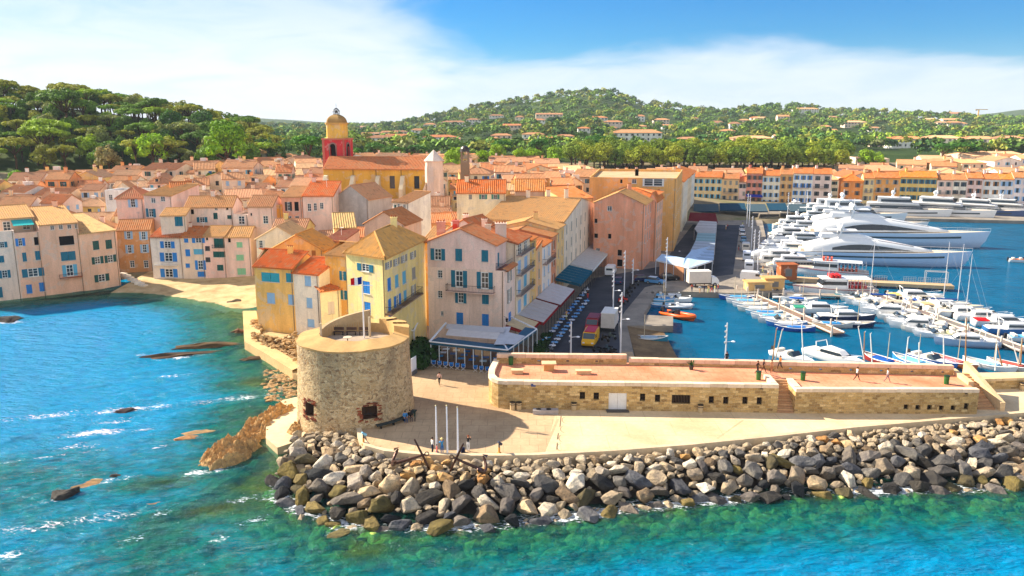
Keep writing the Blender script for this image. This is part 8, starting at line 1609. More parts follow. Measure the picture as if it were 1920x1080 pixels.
 yacht('sleek', 48, 'longest sleek white yacht, reflected sky painted on its hull, moored across the harbour', (1836, 464), R(-14), rgb(206, 222, 240), 1); yacht('sleek', 40, 'sleek blue hulled yacht with wide dark side glass nearest the pier', (1803, 500), R(-13), rgb(190, 214, 240), 2)  # both hull colours carry a painted pale blue reflection of the sky
 yacht('sleek', 36, 'sleek white yacht with low cabin, third from the railed pier', (1728, 436), R(-14), WHITEB, 3); yacht('tri', 32, 'white flybridge yacht with two domes behind the sleek yachts', (1690, 421), R(-14), WHITEB, 4); yacht('tri', 30, 'white tri-deck yacht with sand coloured bow panel', (1776, 412), R(-24), WHITEB, 5); yacht('tri', 30, 'big white motor yacht with long dark windows at the far quay', (1858, 414), R(-36), WHITEB, 6); yacht('tri', 26, 'navy hulled yacht at the far quay beside the big white one', (1915, 412), R(-42), rgb(60, 84, 130), 7); yacht('tri', 24, 'white yacht at the far quay, last before the frame edge', (1960, 408), R(-42), WHITEB, 8); yacht('tri', 26, 'white yacht with tall radar arch close under the orange house', (1640, 408), R(-14), WHITEB, 9)
 k = 0
 for i in range(15):
  y = 404 + 7.6 * i; px = 1556 - 2.0 * i + (i % 3) * 16; Lh = rnd.uniform(13, 19); k += 1
  yacht('tri' if i % 3 else 'sleek', Lh, f'{ordinal(k)} smaller white cruiser along the yacht quay counting from the far end', (px, y), R(-14 + rnd.uniform(-2, 2)), WHITEB if i != 11 else rgb(226, 214, 190), 20 + i)
 for (bow, stern, lab, ac, Lh) in (((1492, 551), (1640, 553), 'white passenger ferry with red seats on its upper deck', rgb(200, 40, 40), 0), ((1482, 512), (1628, 522), 'white trip boat with glazed cabin behind the passenger ferry', rgb(220, 96, 70), 0)):
  a, b = G(*bow, 0), G(*stern, 0); Lh = (a - b).length; c = (a + b) / 2; hd = math.atan2(a.y - b.y, a.x - b.x); r = thing('passenger_ferry', lab, 'ferry', (c.x, c.y, 0), hd, keep=False); B = 4.4; rg, tp = hull_rings(Lh, B, 1.5, 14, sheer=.4, draft=.6); m = MB(); m.loft(rg, closed=False, cap0=True); part(m, 'hull', 'gloss', r, WHITEB, True); m = MB(); deck(m, tp, -.05, .04); part(m, 'deck', 'wood', r, rgb(206, 190, 170)); m = MB()
  for s in (-1, 1): m.tube([(p[0], p[1] * s, p[2] - .25) for p in tp], .08, 5)
  part(m, 'rubbing_strake', 'paint', r, rgb(150, 60, 56)); m = MB(); cabin(m, -Lh * .12, Lh * .22, 1.9, 1.7, 1.4, 3.4, .1, 1.0, .94); part(m, 'cabin', 'gloss', r, WHITEB); m = MB(); cabin(m, -Lh * .1, Lh * .215, 1.93, 1.75, 2.3, 3.0, .05, .45, .97); part(m, 'cabin_windows', 'glass', r, None); m = MB(); m.box((-Lh * .1, 0, 3.5), (Lh * .62, 3.8, .14)); part(m, 'upper_deck', 'gloss', r, WHITEB)
  for i in range(6): m = MB(); m.box((-Lh * .34 + i * Lh * .055, 0, 1.95), (.45, 3.0, .8)); part(m, 'seat_row', 'paint', r, ac)
  for i in range(3): m = MB(); m.box((-Lh * .02 + i * Lh * .05, 0, 3.95), (.45, 2.4, .7)); part(m, 'upper_seat_row', 'paint', r, ac)
  m = MB()
  for i in range(9): x = -Lh * .46 + i * Lh * .045; m.tube([(x, -1.9, 1.5), (x, -1.9, 3.45)], .04, 4); m.tube([(x, 1.9, 1.5), (x, 1.9, 3.45)], .04, 4)
  m.tube([(-Lh * .46, -1.9, 2.4), (-Lh * .12, -1.9, 2.4)], .035, 4); m.tube([(-Lh * .46, 1.9, 2.4), (-Lh * .12, 1.9, 2.4)], .035, 4); part(m, 'rail_posts', 'metal', r, rgb(226, 226, 230)); m = MB(); m.tube([(Lh * .1, 0, 3.5), (Lh * .1, 0, 6.5)], .06, 5); part(m, 'mast', 'metal', r, WHITEB)
  for dx in (0, .7): m = MB(); m.tube([(Lh * .05 + dx + .3 * math.cos(t), -1.98, 2.0 + .3 * math.sin(t)) for t in np.linspace(0, 6.28, 11)], .06, 5); part(m, 'life_ring', 'paint', r, rgb(230, 110, 60))
 def drop(o):
  for c in list(o.children): bpy.data.objects.remove(c)
  bpy.data.objects.remove(o)
 for o in protos: drop(o)
 def pontoon(a, b, w, z, lab, col, n):
  a, b = G(*a, z), G(*b, z); u = (b - a).normalized(); nn = Vector((-u.y, u.x, 0)); r = thing('pontoon', lab, 'pontoon', (a + b) / 2); L_ = (b - a).length; ang = math.atan2(u.y, u.x)
  for i in range(n): c = a + u * L_ * (i + .5) / n; m = MB(); m.box((c.x, c.y, z - .12), (L_ / n - .06, w, .24), ang); m.build('deck_panel', 'wood', r, tuple(v * rnd.uniform(.9, 1.08) for v in col[:3]) + (1,))
  for s in (-1, 1): m = MB(); q, p_ = a + nn * s * w / 2, b + nn * s * w / 2; m.tube([q + Vector((0, 0, .02)), p_ + Vector((0, 0, .02))], .16, 6); m.build('edge_beam', 'concrete', r, rgb(214, 200, 184))
  for i in range(n // 2 + 1): c = a.lerp(b, i / (n // 2)) + nn * (w / 2 + .15) * (1 if i % 2 else -1); m = MB(); m.tube([(c.x, c.y, -2.5), (c.x, c.y, z + 1.3)], .16, 8); m.build('pile', 'concrete', r, rgb(226, 214, 200))
  return r, a, b, u, nn
 pontoon((1392, 546), (1572, 624), 2.2, .6, 'near wooden pontoon with small boats along both sides', rgb(150, 124, 104), 16); pontoon((1632, 549), (1925, 657), 2.2, .6, 'far wooden pontoon crowded with white motorboats', rgb(140, 128, 118), 22); pontoon((1400, 548), (1640, 556), 1.6, .7, 'low service walkway joining the two pontoons beside the ferry', rgb(170, 150, 130), 14)
 a, b = G(1480, 520, 1.2), G(1786, 534, 1.2); r = thing('railed_pier', 'railed concrete pier with gate posts between ferry and sleek yacht', 'pier', (a + b) / 2); u = (b - a).normalized(); nn = Vector((-u.y, u.x, 0)); ang = math.atan2(u.y, u.x); c = (a + b) / 2; m = MB(); m.box((c.x, c.y, .85), ((b - a).length, 3.0, .7), ang); m.build('pier_deck', 'concrete', r, rgb(206, 176, 136))
 for i in range(10):
  if i in (6,): continue
  p0, p1 = a.lerp(b, .1 + .088 * i) - nn * 0 + nn * 1.3, a.lerp(b, .1 + .088 * (i + .85)) + nn * 1.3; m = MB()
  for zz in (.35, .7, 1.05): m.tube([p0 + Vector((0, 0, zz)), p1 + Vector((0, 0, zz))], .035, 4)
  for t in np.linspace(0, 1, 6): q = p0.lerp(p1, t); m.tube([q, q + Vector((0, 0, 1.05))], .03, 4)
  m.build('railing', 'metal', r, rgb(190, 196, 200))
 for i in range(8): q = a.lerp(b, (i + .5) / 8); m = MB(); m.lathe([(.5, -3), (.5, .5)], 10, (q.x, q.y, 0)); m.build('pile', 'concrete', r, rgb(110, 104, 98))
 m = MB(); e0, e1 = a.lerp(b, .84) , a.lerp(b, .97)
 for q in (e0, e1, e0 + nn * 1.2, e1 + nn * 1.2): m.tube([q, q + Vector((0, 0, 2.6))], .07, 5)
 m.tube([e0 + Vector((0, 0, 2.6)), e1 + Vector((0, 0, 2.6))], .07, 5); m.tube([e0 + nn * 1.2 + Vector((0, 0, 2.6)), e1 + nn * 1.2 + Vector((0, 0, 2.6))], .07, 5); m.build('gate_frame', 'metal', r, rgb(226, 226, 226))
 SP = [((1447, 690), (1456, 615), 'brown'), ((1450, 690), (1467, 617), 'pale'), ((1507, 690), (1503, 608), 'white'), ((1623, 690), (1609, 612), 'white'), ((1619, 690), (1621, 622), 'brown'), ((1636, 690), (1632, 625), 'white'), ((1697, 690), (1703, 632), 'white'), ((1724, 690), (1723, 642), 'white'), ((1770, 690), (1769, 628), 'white'), ((1810, 690), (1812, 595), 'brown'), ((1866, 695), (1869, 645), 'white'), ((1880, 690), (1870, 648), 'brown'), ((1912, 690), (1896, 633), 'white'), ((1913, 690), (1917, 634), 'brown')]
 for i, (b_, t_, c) in enumerate(SP):
  g0 = G(*b_, .3); tp_ = P(t_[0], t_[1], g0.y + .5); o = thing('boat_spar', f'{c} leaning boat spar behind the rampart, {ordinal(i + 1)} counting from the round tower', 'mast', g0, group='spars behind the rampart'); m = MB(); m.tube([g0, tp_], [.11, .06], 6); m.build('spar', 'wood', o, {'brown': rgb(176, 128, 80), 'white': rgb(240, 238, 232), 'pale': rgb(216, 206, 190)}[c]); m = MB(); m.tube([tp_ + Vector((0, 0, -.25)), tp_ + Vector((.15, 0, .12))], .05, 5); m.build('spar_tip', 'metal', o, rgb(226, 226, 226))
harbour()
# ============================================================ QUAYSIDE: RESTAURANT, AWNINGS, TENTS, VEHICLES, LAMPS
def restaurant():
 zf = 2.2; r = thing('restaurant_pavilion', 'glass fronted restaurant pavilion with retractable grey roof below the pink house', 'pavilion', (-5, 110, zf))
 zt = 5.4; A, B, C_ = G(806, 640, zt), G(952, 656, zt), G(1006, 617, zt)           # front edge of the roof
 D = G(958, 600, zt); Ez = G(836, 612, zt)
 base = lambda v: Vector((v.x, v.y, zf)); teal = rgb(30, 84, 112); pale = rgb(214, 216, 220)
 m = MB(); rim = [A, B, C_]; inn = [A + Vector((1.0, 1.6, .15)), B + Vector((-.2, 1.5, .15)), C_ + Vector((-1.6, .6, .15))]
 for i in range(2): m.quad(rim[i], rim[i + 1], inn[i + 1], inn[i]); d = Vector((0, 0, -.45)); m.quad(rim[i] + d, rim[i + 1] + d, rim[i + 1], rim[i])
 m.build('fascia', 'paint', r, teal); m = MB()
 for i in range(2): m.tube([rim[i] + Vector((0, -.04, -.02)), rim[i + 1] + Vector((0, -.04, -.02))], .1, 5)
 m.tube([A, Ez + Vector((0, 0, .5))], .16, 5); m.tube([C_, D + Vector((0, 0, .5))], .12, 5); m.tube([B, G(925, 616, zt + .5)], .14, 5); m.build('gutter', 'paint', r, rgb(226, 230, 236))
 t0, t1, t2, t3 = G(831, 638, zt + .2), G(926, 646, zt + .2), G(940, 622, zt + .55), G(843, 614, zt + .6)
 m = MB(); n = 9
 for i in range(n):
  f0, f1 = i / n, (i + .92) / n; a0, a1 = t3.lerp(t0, f0 * .62), t3.lerp(t0, f1 * .62); b0, b1 = t2.lerp(t1, f0 * .62), t2.lerp(t1, f1 * .62); m.quad(a1, b1, b0 + Vector((0, 0, .1)), a0 + Vector((0, 0, .1)))
 m.build('folding_roof', 'cloth', r, rgb(200, 196, 196)); m = MB(); m.quad(t0.lerp(t3, .38) + Vector((0, 0, -.2)), t1.lerp(t2, .38) + Vector((0, 0, -.2)), t1 + Vector((0, 0, -.2)), t0 + Vector((0, 0, -.2))) if False else None
 w = MB(); w.quad(G(836, 616, zt + .62), G(945, 624, zt + .6), G(947, 614, zt + .9), G(838, 607, zt + .9)); w.build('roof_back', 'paint', r, rgb(186, 186, 190))
 s = MB(); s.quad(G(935, 644, zt + .3), G(965, 646, zt + .3), G(985, 630, zt + .4), G(950, 622, zt + .6)); s.quad(G(926, 646, zt + .35), G(946, 646, zt + .3), G(958, 612, zt + .6), G(944, 613, zt + .6)); s.build('roof_sail', 'cloth', r, rgb(196, 198, 204))
 fl = MB(); fl.add([base(A) + Vector((0, 0, .05)), base(B) + Vector((0, 0, .05)), base(C_) + Vector((0, 0, .05)), base(D) + Vector((0, 0, .05)), base(Ez) + Vector((0, 0, .05))], [(0, 1, 2, 3, 4)]); fl.build('floor', 'wood', r, rgb(120, 90, 70))
 for a, b, k in ((A, B, 9), (B, C_, 6)):
  for i in range(k + 1):
   q = a.lerp(b, i / k) + Vector((.1, .15, 0)); p = MB(); p.box((q.x, q.y, (zf + zt) / 2), (.12, .12, zt - zf)); p.build('post', 'paint', r, rgb(200, 214, 222))
  for i in range(k):
   if i % 3 == 1: continue
   q0, q1 = a.lerp(b, (i + .08) / k) + Vector((.1, .3, 0)), a.lerp(b, (i + .92) / k) + Vector((.1, .3, 0)); p = MB(); p.quad(Vector((q0.x, q0.y, zf + .9)), Vector((q1.x, q1.y, zf + .9)), Vector((q1.x, q1.y, zt - .5)), Vector((q0.x, q0.y, zt - .5))); p.build('pane', M['clearglass'], r)
 rnd = random.Random(2)
 k = 0
 for i in range(13):                                    # tables with blue cloths and director chairs along the front
  t = (i + .5) / 13; q = base(A).lerp(base(B), t) + Vector((.2, -1.0, 0))
  if i in (6,): continue
  k += 1; c = thing('director_chair', f'blue canvas chair outside the restaurant, {ordinal(k)} counting from the round tower', 'chair', q, group='blue chairs before the restaurant'); m = MB(); m.box((q.x, q.y, q.z + .45), (.55, .45, .05)); m.build('seat', 'cloth', c, rgb(40, 110, 190)); m = MB(); m.box((q.x, q.y - .24, q.z + .8), (.58, .03, .28)); m.build('backrest', 'cloth', c, rgb(50, 126, 206))
  for sx in (-.27, .27): m = MB(); m.tube([(q.x + sx, q.y - .24, q.z), (q.x - sx, q.y - .24, q.z + .45)], .025, 4); m.tube([(q.x + sx, q.y - .24, q.z + .45), (q.x + sx, q.y - .24, q.z + .95)], .025, 4); m.build('leg', 'wood', c, rgb(236, 236, 236))
 k = 0
 for j in range(3):
  for i in range(7):
   t = (i + .4) / 7; q = base(A).lerp(base(B), t) + Vector((.6 + j * .3, 1.4 + 1.7 * j, .06)); k += 1
   if rnd.random() < .2: continue
   o = thing('dining_table', f'dining table with blue cloth inside the restaurant, {ordinal(k)} counting from the tower side', 'table', q, group='tables in the restaurant'); m = MB(); m.box((q.x, q.y, q.z + .74), (.95, .8, .05)); m.build('table_top', 'cloth', o, rnd.choice((rgb(70, 150, 206), rgb(226, 230, 234), rgb(40, 110, 180)))); m = MB(); m.tube([q, q + Vector((0, 0, .72))], .05, 5); m.build('leg', 'metal', o, rgb(60, 60, 60))
def m_clear():
 t = NT('clear_glazing'); tr = t.n('ShaderNodeBsdfTransparent', {'Color': (.72, .86, .9, 1)}).outputs[0]; gl = t.n('ShaderNodeBsdfGlossy', {'Color': grey(1), 'Roughness': .05}).outputs[0]; return t.end(t.n('ShaderNodeMixShader', {0: .12, 1: tr, 2: gl}).outputs[0])
M['clearglass'] = m_clear()
restaurant()
def row_awnings():
 AW = [(948, 968, 4.2, 3.6, rgb(150, 40, 40), 'sand coloured awning with red valance on the pink corner house side', rgb(214, 190, 150)), (970, 1002, 4.0, 4.2, rgb(150, 36, 44), 'grey awning edged in red in front of the harbour row', rgb(196, 188, 184)), (1004, 1034, 4.0, 4.4, rgb(120, 30, 40), 'pale grey awning with red edge further along the row', rgb(206, 200, 200)), (1040, 1066, 4.4, 5.0, rgb(24, 86, 110), 'deep teal awning in the middle of the harbour row', rgb(24, 92, 116)), (1068, 1112, 4.4, 5.0, rgb(220, 222, 222), 'long grey folding canopy before the grey beige building', rgb(196, 192, 188))]
 for x0, x1, z, dep, edge, lab, col in AW:
  a, b = row(x0, 3), row(x1, 3); o = thing('awning', lab, 'awning', (a + b) / 2); n = max(3, int((b - a).length / 2.2)); m = MB()
  for i in range(n):
   p, q = a.lerp(b, i / n), a.lerp(b, (i + .97) / n); h = Vector((0, 0, z + 1.0)); l = Vector((0, 0, z)); m.quad(p + RN * dep + l, q + RN * dep + l, q + RN * .1 + h, p + RN * .1 + h) if False else m.quad(q + RN * .1 + h, p + RN * .1 + h, p + RN * dep + l, q + RN * dep + l)
  m.build('canopy', 'cloth', o, col); m = MB(); p, q = a + RN * dep, b + RN * dep; l, d = Vector((0, 0, z)), Vector((0, 0, z - .5)); m.quad(p + d, q + d, q + l, p + l); m.quad(a + RN * dep + d, a + RN * dep + l, a + RN * .1 + Vector((0, 0, z + .9)), a + RN * .1 + Vector((0, 0, z + .4))); m.build('valance', 'cloth', o, edge)
  for i in range(n + 1): p = a.lerp(b, i / n) + RN * (dep - .2); m = MB(); m.tube([(p.x, p.y, 1.1), (p.x, p.y, z)], .06, 5); m.build('post', 'metal', o, rgb(90, 90, 94))
 rnd = random.Random(8); k = 0
 for i in range(26):
  px = 985 + i * 4.6; zz = zq(0, row(px, 2).y)
  for j in range(2):
   p = row(px, 2, 5.0 + 1.7 * j); k += 1; q = Vector((p.x, p.y, max(zz, 1.1) + .05)); c = rnd.choice((rgb(120, 176, 222), rgb(90, 150, 210), rgb(226, 226, 226))) if px > 1035 else rnd.choice((rgb(90, 160, 200), rgb(206, 206, 200), rgb(110, 110, 110)))
   o = thing('cafe_table', f'cafe table on the harbour street, {ordinal(k)} counting from the restaurant', 'table', q, group='cafe tables along the street'); m = MB(); m.lathe([(.55, .70), (.57, .74), (.5, .76)], 10, q); m.build('table_top', 'cloth', o, c); m = MB(); m.tube([q, q + Vector((0, 0, .7))], .05, 5); m.build('leg', 'metal', o, rgb(70, 70, 74))
   for s in (-1, 1): m = MB(); m.box((q.x + .85 * s * RD.x, q.y + .85 * s * RD.y, q.z + .42), (.45, .45, .08), .26); m.box((q.x + 1.05 * s * RD.x, q.y + 1.05 * s * RD.y, q.z + .7), (.45, .06, .5), -1.3 + PI / 2 + .9); m.build('chair', 'cloth', o, rnd.choice((rgb(60, 110, 170), rgb(60, 60, 66), rgb(200, 206, 214))))
row_awnings()
def tents():
 z = 4.4; o = thing('terrace_canopy', 'long pale blue terrace canopy bending round before the pink building', 'canopy', G(1300, 480, 1.1)); pts = [(1230, 487), (1281, 498), (1292, 502), (1336, 488)]; q = [G(*p, z) for p in pts]; back = [G(1241, 476, z + .4), G(1284, 484, z + .4), G(1296, 470, z + .4), G(1338, 460, z)]
 m = MB()
 for i in range(3): m.quad(q[i], q[i + 1], back[i + 1], back[i])
 m.build('canopy', 'cloth', o, rgb(176, 204, 232)); m = MB()
 for i in range(3): d = Vector((0, 0, -.35)); m.quad(q[i] + d, q[i + 1] + d, q[i + 1], q[i])
 m.build('valance', 'cloth', o, rgb(226, 232, 240))
 for i in range(10): t = i / 9 * 2.999; k = int(t); p = q[k].lerp(q[k + 1], t - k); m = MB(); m.tube([(p.x, p.y, 1.1), (p.x, p.y, z)], .08, 5); m.build('post', 'paint', o, rgb(206, 214, 226))
 w = MB(); a, b = G(1238, 489, z), G(1284, 500, z); a.z = b.z = 1.1; a += Vector((0, .8, 0)); b += Vector((0, .8, 0)); w.quad(a, b, b + Vector((0, 0, 2.9)), a + Vector((0, 0, 2.9))); w.build('back_panel', 'cloth', o, rgb(196, 140, 104))
 prev = (G(1290, 484, z), G(1338, 488, z)); segs = [((1296, 468), (1339, 470), rgb(170, 196, 224), 'pale blue'), ((1304, 452), (1341, 454), rgb(176, 190, 204), 'grey blue striped'), ((1308, 437), (1342, 438), rgb(150, 186, 196), 'teal striped'), ((1302, 429), (1343, 430), rgb(196, 198, 200), 'grey'), ((1312, 414), (1344, 416), rgb(204, 204, 206), 'light grey')]
 for (p, r_, c, nm) in segs:
  a, b = G(*p, z), G(*r_, z); o = thing('terrace_awning', f'{nm} terrace awning bay behind the bent canopy', 'awning', ((a + b) / 2 + Vector((0, 0, 1.1 - z)))); n = 6
  for i in range(n):
   f0, f1 = i / n, (i + .8) / n; m = MB(); h = Vector((0, 0, .12)); m.quad(prev[0].lerp(a, f0), prev[1].lerp(b, f0), prev[1].lerp(b, f1) + h, prev[0].lerp(a, f1) + h); m.build('awning_slat', 'cloth', o, tuple(v * (1 if i % 2 else .82) for v in c[:3]) + (1,))
  m = MB(); d = Vector((0, 0, -.4)); m.quad(prev[1] + d, b + d, b, prev[1]); m.build('valance', 'cloth', o, rgb(220, 224, 230))
  for e in (a, b): m = MB(); m.tube([(e.x, e.y, 1.1), (e.x, e.y, z)], .08, 5); m.build('post', 'metal', o, rgb(190, 190, 196))
  prev = (a, b)
 o = thing('terrace_awning', 'dark red terrace awning at the far end of the canopies', 'awning', G(1310, 412, 1.1)); m = MB(); m.quad(G(1290, 414, 4.4), G(1346, 418, 4.4), G(1342, 400, 4.8), G(1294, 398, 4.8)); m.build('canopy', 'cloth', o, rgb(120, 30, 36)); m = MB(); m.quad(G(1290, 414, 4.0), G(1346, 418, 4.0), G(1346, 418, 4.4), G(1290, 414, 4.4)); m.build('valance', 'cloth', o, rgb(100, 24, 30))
 for i, (x0, x1, y) in enumerate(((1300, 1348, 396), (1350, 1400, 394), (1402, 1440, 396), (1442, 1480, 394), (1482, 1530, 396), (1532, 1570, 396))):
  a, b = G(x0, y, 3.6), G(x1, y, 3.6); o = thing('quay_awning', f'dark teal cafe awning along the far quay, {ordinal(i + 1)} counting from the tents', 'awning', (a + b) / 2, group='awnings on the far quay'); m = MB(); k = Vector((3.5, 15, 1.0)); m.quad(a, b, b + k, a + k); m.build('canopy', 'cloth', o, rgb(30, 70, 92) if i % 2 else rgb(70, 90, 100)); m = MB(); m.quad(a - Vector((0, 0, .4)), b - Vector((0, 0, .4)), b, a); m.build('valance', 'cloth', o, rgb(24, 54, 74))
  for e in (a, b): m = MB(); m.tube([(e.x, e.y, 1.1), (e.x, e.y, 3.6)], .06, 4); m.build('post', 'metal', o, rgb(120, 120, 124))
tents()
# ---- vehicles
def vehicle(kind, px, py, rz, label, col, col2=None, z=1.13):
 g = G(px, py, z); g.z = zq(g.x, g.y) + .035; r = thing({'car': 'parked_car', 'van': 'parked_van', 'truck': 'box_truck', 'scooter': 'motor_scooter'}[kind], label, {'car': 'car', 'van': 'van', 'truck': 'truck', 'scooter': 'scooter'}[kind], g, rz, {'car': 'parked cars', 'van': 'parked vans', 'scooter': 'parked scooters'}.get(kind), keep=False)
 def wheels(xs, y, rad):
  for x in xs:
   for s in (-1, 1):
    m = MB(); m.tube([(x, s * (y - .1), rad), (x, s * (y + .08), rad)], rad, 12); w = part(m, 'wheel', 'paint', r, rgb(24, 24, 26)); m = MB(); m.tube([(x, s * (y + .07), rad), (x, s * (y + .1), rad)], rad * .55, 10); part(m, 'rim', 'metal', w, rgb(170, 172, 176))
 def prof(pts, w, nw=.86, ztop=99):
  lf = [(x, -w * (nw if z_ > ztop else 1), z_) for x, z_ in pts]; rt = [(x, w * (nw if z_ > ztop else 1), z_) for x, z_ in pts]; m = MB(); n = len(pts); m.add(lf + rt, [tuple(range(n)), tuple(reversed(range(n, 2 * n)))] + [(i, n + i, n + (i + 1) % n, (i + 1) % n) for i in range(n)]); return m
 if kind == 'car':
  part(prof([(-2.05, .35), (2.0, .35), (2.1, .6), (1.95, .82), (.95, .95), (-1.95, .98), (-2.1, .7)], .86), 'body', 'gloss', r, col); part(prof([(1.0, .94), (.35, 1.42), (-1.35, 1.45), (-1.95, .97)], .82, .82, 1.2), 'glasshouse', 'glass', r, None); m = MB(); m.box((-.5, 0, 1.46), (1.65, 1.32, .06)); part(m, 'roof', 'gloss', r, col2 or col); wheels((-1.25, 1.3), .8, .32)
  for s in (-1, 1): m = MB(); m.box((2.06, s * .6, .66), (.08, .35, .16)); part(m, 'headlight', 'gloss', r, rgb(236, 236, 230)); m = MB(); m.box((-2.06, s * .62, .78), (.08, .3, .18)); part(m, 'tail_light', 'gloss', r, rgb(170, 20, 20))
 elif kind == 'van':
  part(prof([(-2.6, .4), (2.5, .4), (2.62, .7), (2.5, 1.1), (1.75, 1.3), (1.1, 2.1), (-2.5, 2.2), (-2.65, 1.4)], .98), 'body', 'gloss', r, col); part(prof([(1.86, 1.25), (1.2, 2.03), (1.12, 1.98), (1.74, 1.28)], .9), 'windscreen', 'glass', r, None); m = MB(); m.box((-.7, 0, 2.2), (3.5, 1.6, .1)); part(m, 'roof', 'gloss', r, col2 or col)
  for s in (-1, 1): m = MB(); m.box((1.0, s * .985, 1.62), (.9, .03, .5)); part(m, 'side_window', 'glass', r, None); m = MB(); m.box((2.58, s * .68, .85), (.08, .35, .2)); part(m, 'headlight', 'gloss', r, rgb(236, 236, 230))
  m = MB(); m.box((-2.62, 0, 1.62), (.05, 1.4, .5)); part(m, 'rear_window', 'glass', r, None); wheels((-1.6, 1.7), .9, .34)
 elif kind == 'truck':
  m = MB(); m.box((-1.0, 0, 2.0), (4.6, 2.2, 2.4)); part(m, 'box_body', 'paint', r, col); m = MB(); m.box((-1.0, 0, 3.24), (4.7, 2.3, .1)); part(m, 'box_roof', 'paint', r, rgb(240, 236, 226)); part(prof([(1.5, .5), (3.0, .5), (3.1, 1.2), (2.6, 1.9), (1.5, 2.1)], 1.0), 'cab', 'gloss', r, WHITEB); part(prof([(3.08, 1.25), (2.62, 1.85), (2.55, 1.82), (3.0, 1.22)], .88), 'windscreen', 'glass', r, None); wheels((-2.2, 2.2), .95, .42); m = MB(); m.box((.4, 0, .55), (5.2, 1.0, .2)); part(m, 'chassis', 'metal', r, rgb(60, 60, 60))
 else:
  m = MB(); m.box((-.1, 0, .62), (.9, .3, .4), taper=.7); m.box((.5, 0, .75), (.18, .34, .6)); part(m, 'body', 'gloss', r, col); m = MB(); m.box((-.25, 0, .88), (.7, .28, .1)); part(m, 'seat', 'cloth', r, rgb(24, 24, 26)); m = MB(); m.tube([(.55, -.33, 1.12), (.5, 0, 1.05), (.55, .33, 1.12)], .03, 4); part(m, 'handlebar', 'metal', r, rgb(60, 60, 60))
  for x in (-.6, .65): m = MB(); m.tube([(x, -.06, .26), (x, .06, .26)], .26, 10); part(m, 'wheel', 'paint', r, rgb(24, 24, 26))
SD = math.atan2(RD.y, RD.x)
vehicle('van', 1107, 645, SD + PI, 'red and yellow van on the harbour street, its yellow end towards the rampart', rgb(240, 180, 10), rgb(200, 8, 22)); vehicle('van', 1112, 618, SD + PI, 'dark red van parked ahead of the red and yellow one', rgb(170, 6, 16), rgb(140, 40, 40)); vehicle('truck', 1144, 615, SD, 'small grey white delivery truck beside the red van', rgb(206, 200, 192))
vehicle('van', 1145, 515, SD, 'white van at the foot of the tall pink building', WHITEB); vehicle('car', 1160, 532, SD, 'dark blue car parked next to the white van', rgb(36, 60, 100)); vehicle('car', 1205, 528, R(10), 'navy car parked before the tall pink building', rgb(24, 40, 84)); vehicle('car', 1228, 532, R(-30), 'light blue car with pale roof near the corner dock', rgb(90, 150, 200), rgb(200, 220, 236)); vehicle('car', 1255, 525, R(5), 'black car parked near the terrace canopy', rgb(30, 30, 34)); vehicle('truck', 1318, 536, R(4), 'cream box truck parked behind the dock railing', rgb(224, 212, 198)); vehicle('van', 1412, 528, R(-25), 'white van with sloping bonnet at the quay corner', WHITEB)
for i, (px, py, k, c, n) in enumerate(((1391, 432, 'car', rgb(200, 206, 214), 'silver'), (1392, 441, 'car', WHITEB, 'white'), (1394, 453, 'car', rgb(120, 170, 200), 'light blue'), (1398, 470, 'van', rgb(226, 216, 200), 'cream'), (1400, 487, 'van', rgb(206, 212, 222), 'pale grey'), (1404, 506, 'van', rgb(222, 226, 232), 'white'))): vehicle(k, px, py, R(74), f'{n} {k} parked nose to tail along the yacht quay', c)
for i, (px, py, c) in enumerate(((1120, 662, rgb(60, 66, 70)), (1132, 665, rgb(40, 44, 50)), (1142, 660, rgb(70, 90, 100)), (1150, 667, rgb(50, 50, 54)), (1135, 640, rgb(60, 60, 64)), (1148, 636, rgb(90, 100, 96)), (1180, 548, rgb(50, 52, 58)), (1186, 541, rgb(64, 60, 60)), (1176, 556, rgb(40, 44, 50)), (1192, 535, rgb(52, 56, 64)), (1165, 570, rgb(200, 40, 36)), (1172, 566, rgb(206, 52, 40)))): vehicle('scooter', px, py, SD + R(60), f'parked motor scooter on the harbour street, {ordinal(i + 1)} counting from the rampart', c)
def lamp(px, py, top, label, arms=1, z=1.1):
 g = G(px, py, z); t = P(px, top, g.y); o = thing('lamp_post', label, 'lamp post', g, group='white quay lamp posts'); m = MB(); m.tube([g, (g.x, g.y, t.z)], [.13, .08], 8); m.build('pole', 'paint', o, rgb(232, 232, 236))
 for k in range(arms): zz = t.z - (t.z - g.z) * (.42 + .2 * k); m = MB(); s = 1 if k % 2 == 0 else -1; m.tube([(g.x, g.y, zz), (g.x + s * .7, g.y, zz + .05)], .05, 5); m.build('arm', 'paint', o, rgb(232, 232, 236)); m = MB(); m.lathe([(.08, .12), (.3, .02), (.26, -.06), (.05, -.08)], 10, (g.x + s * 1.0, g.y, zz + .05)); m.build('lamp_head', 'paint', o, rgb(240, 240, 244))
 for k in range(4): zz = t.z - .5 - .8 * k; m = MB(); m.lathe([(.02, .16), (.15, .1), (.15, -.1), (.02, -.16)], 8, (g.x - .16, g.y, zz)); m.build('spotlight', 'metal', o, rgb(226, 226, 230))
lamp(1070, 672, 603, 'white lamp post standing in the street behind the rampart corner', 1, 1.6); lamp(1163, 668, 548, 'tall white lamp post at the slipway edge', 1, 1.1); lamp(1149, 600, 505, 'white lamp post in the street beside the delivery truck', 1); lamp(1170, 556, 470, 'white lamp post near the scooters', 0); lamp(1186, 536, 485, 'short white lamp post before the tall pink building', 1); lamp(1248, 540, 445, 'white mast with stay at the corner dock', 1); lamp(1359, 690, 605, 'white lamp post rising from the water behind the terrace', 1, .2)
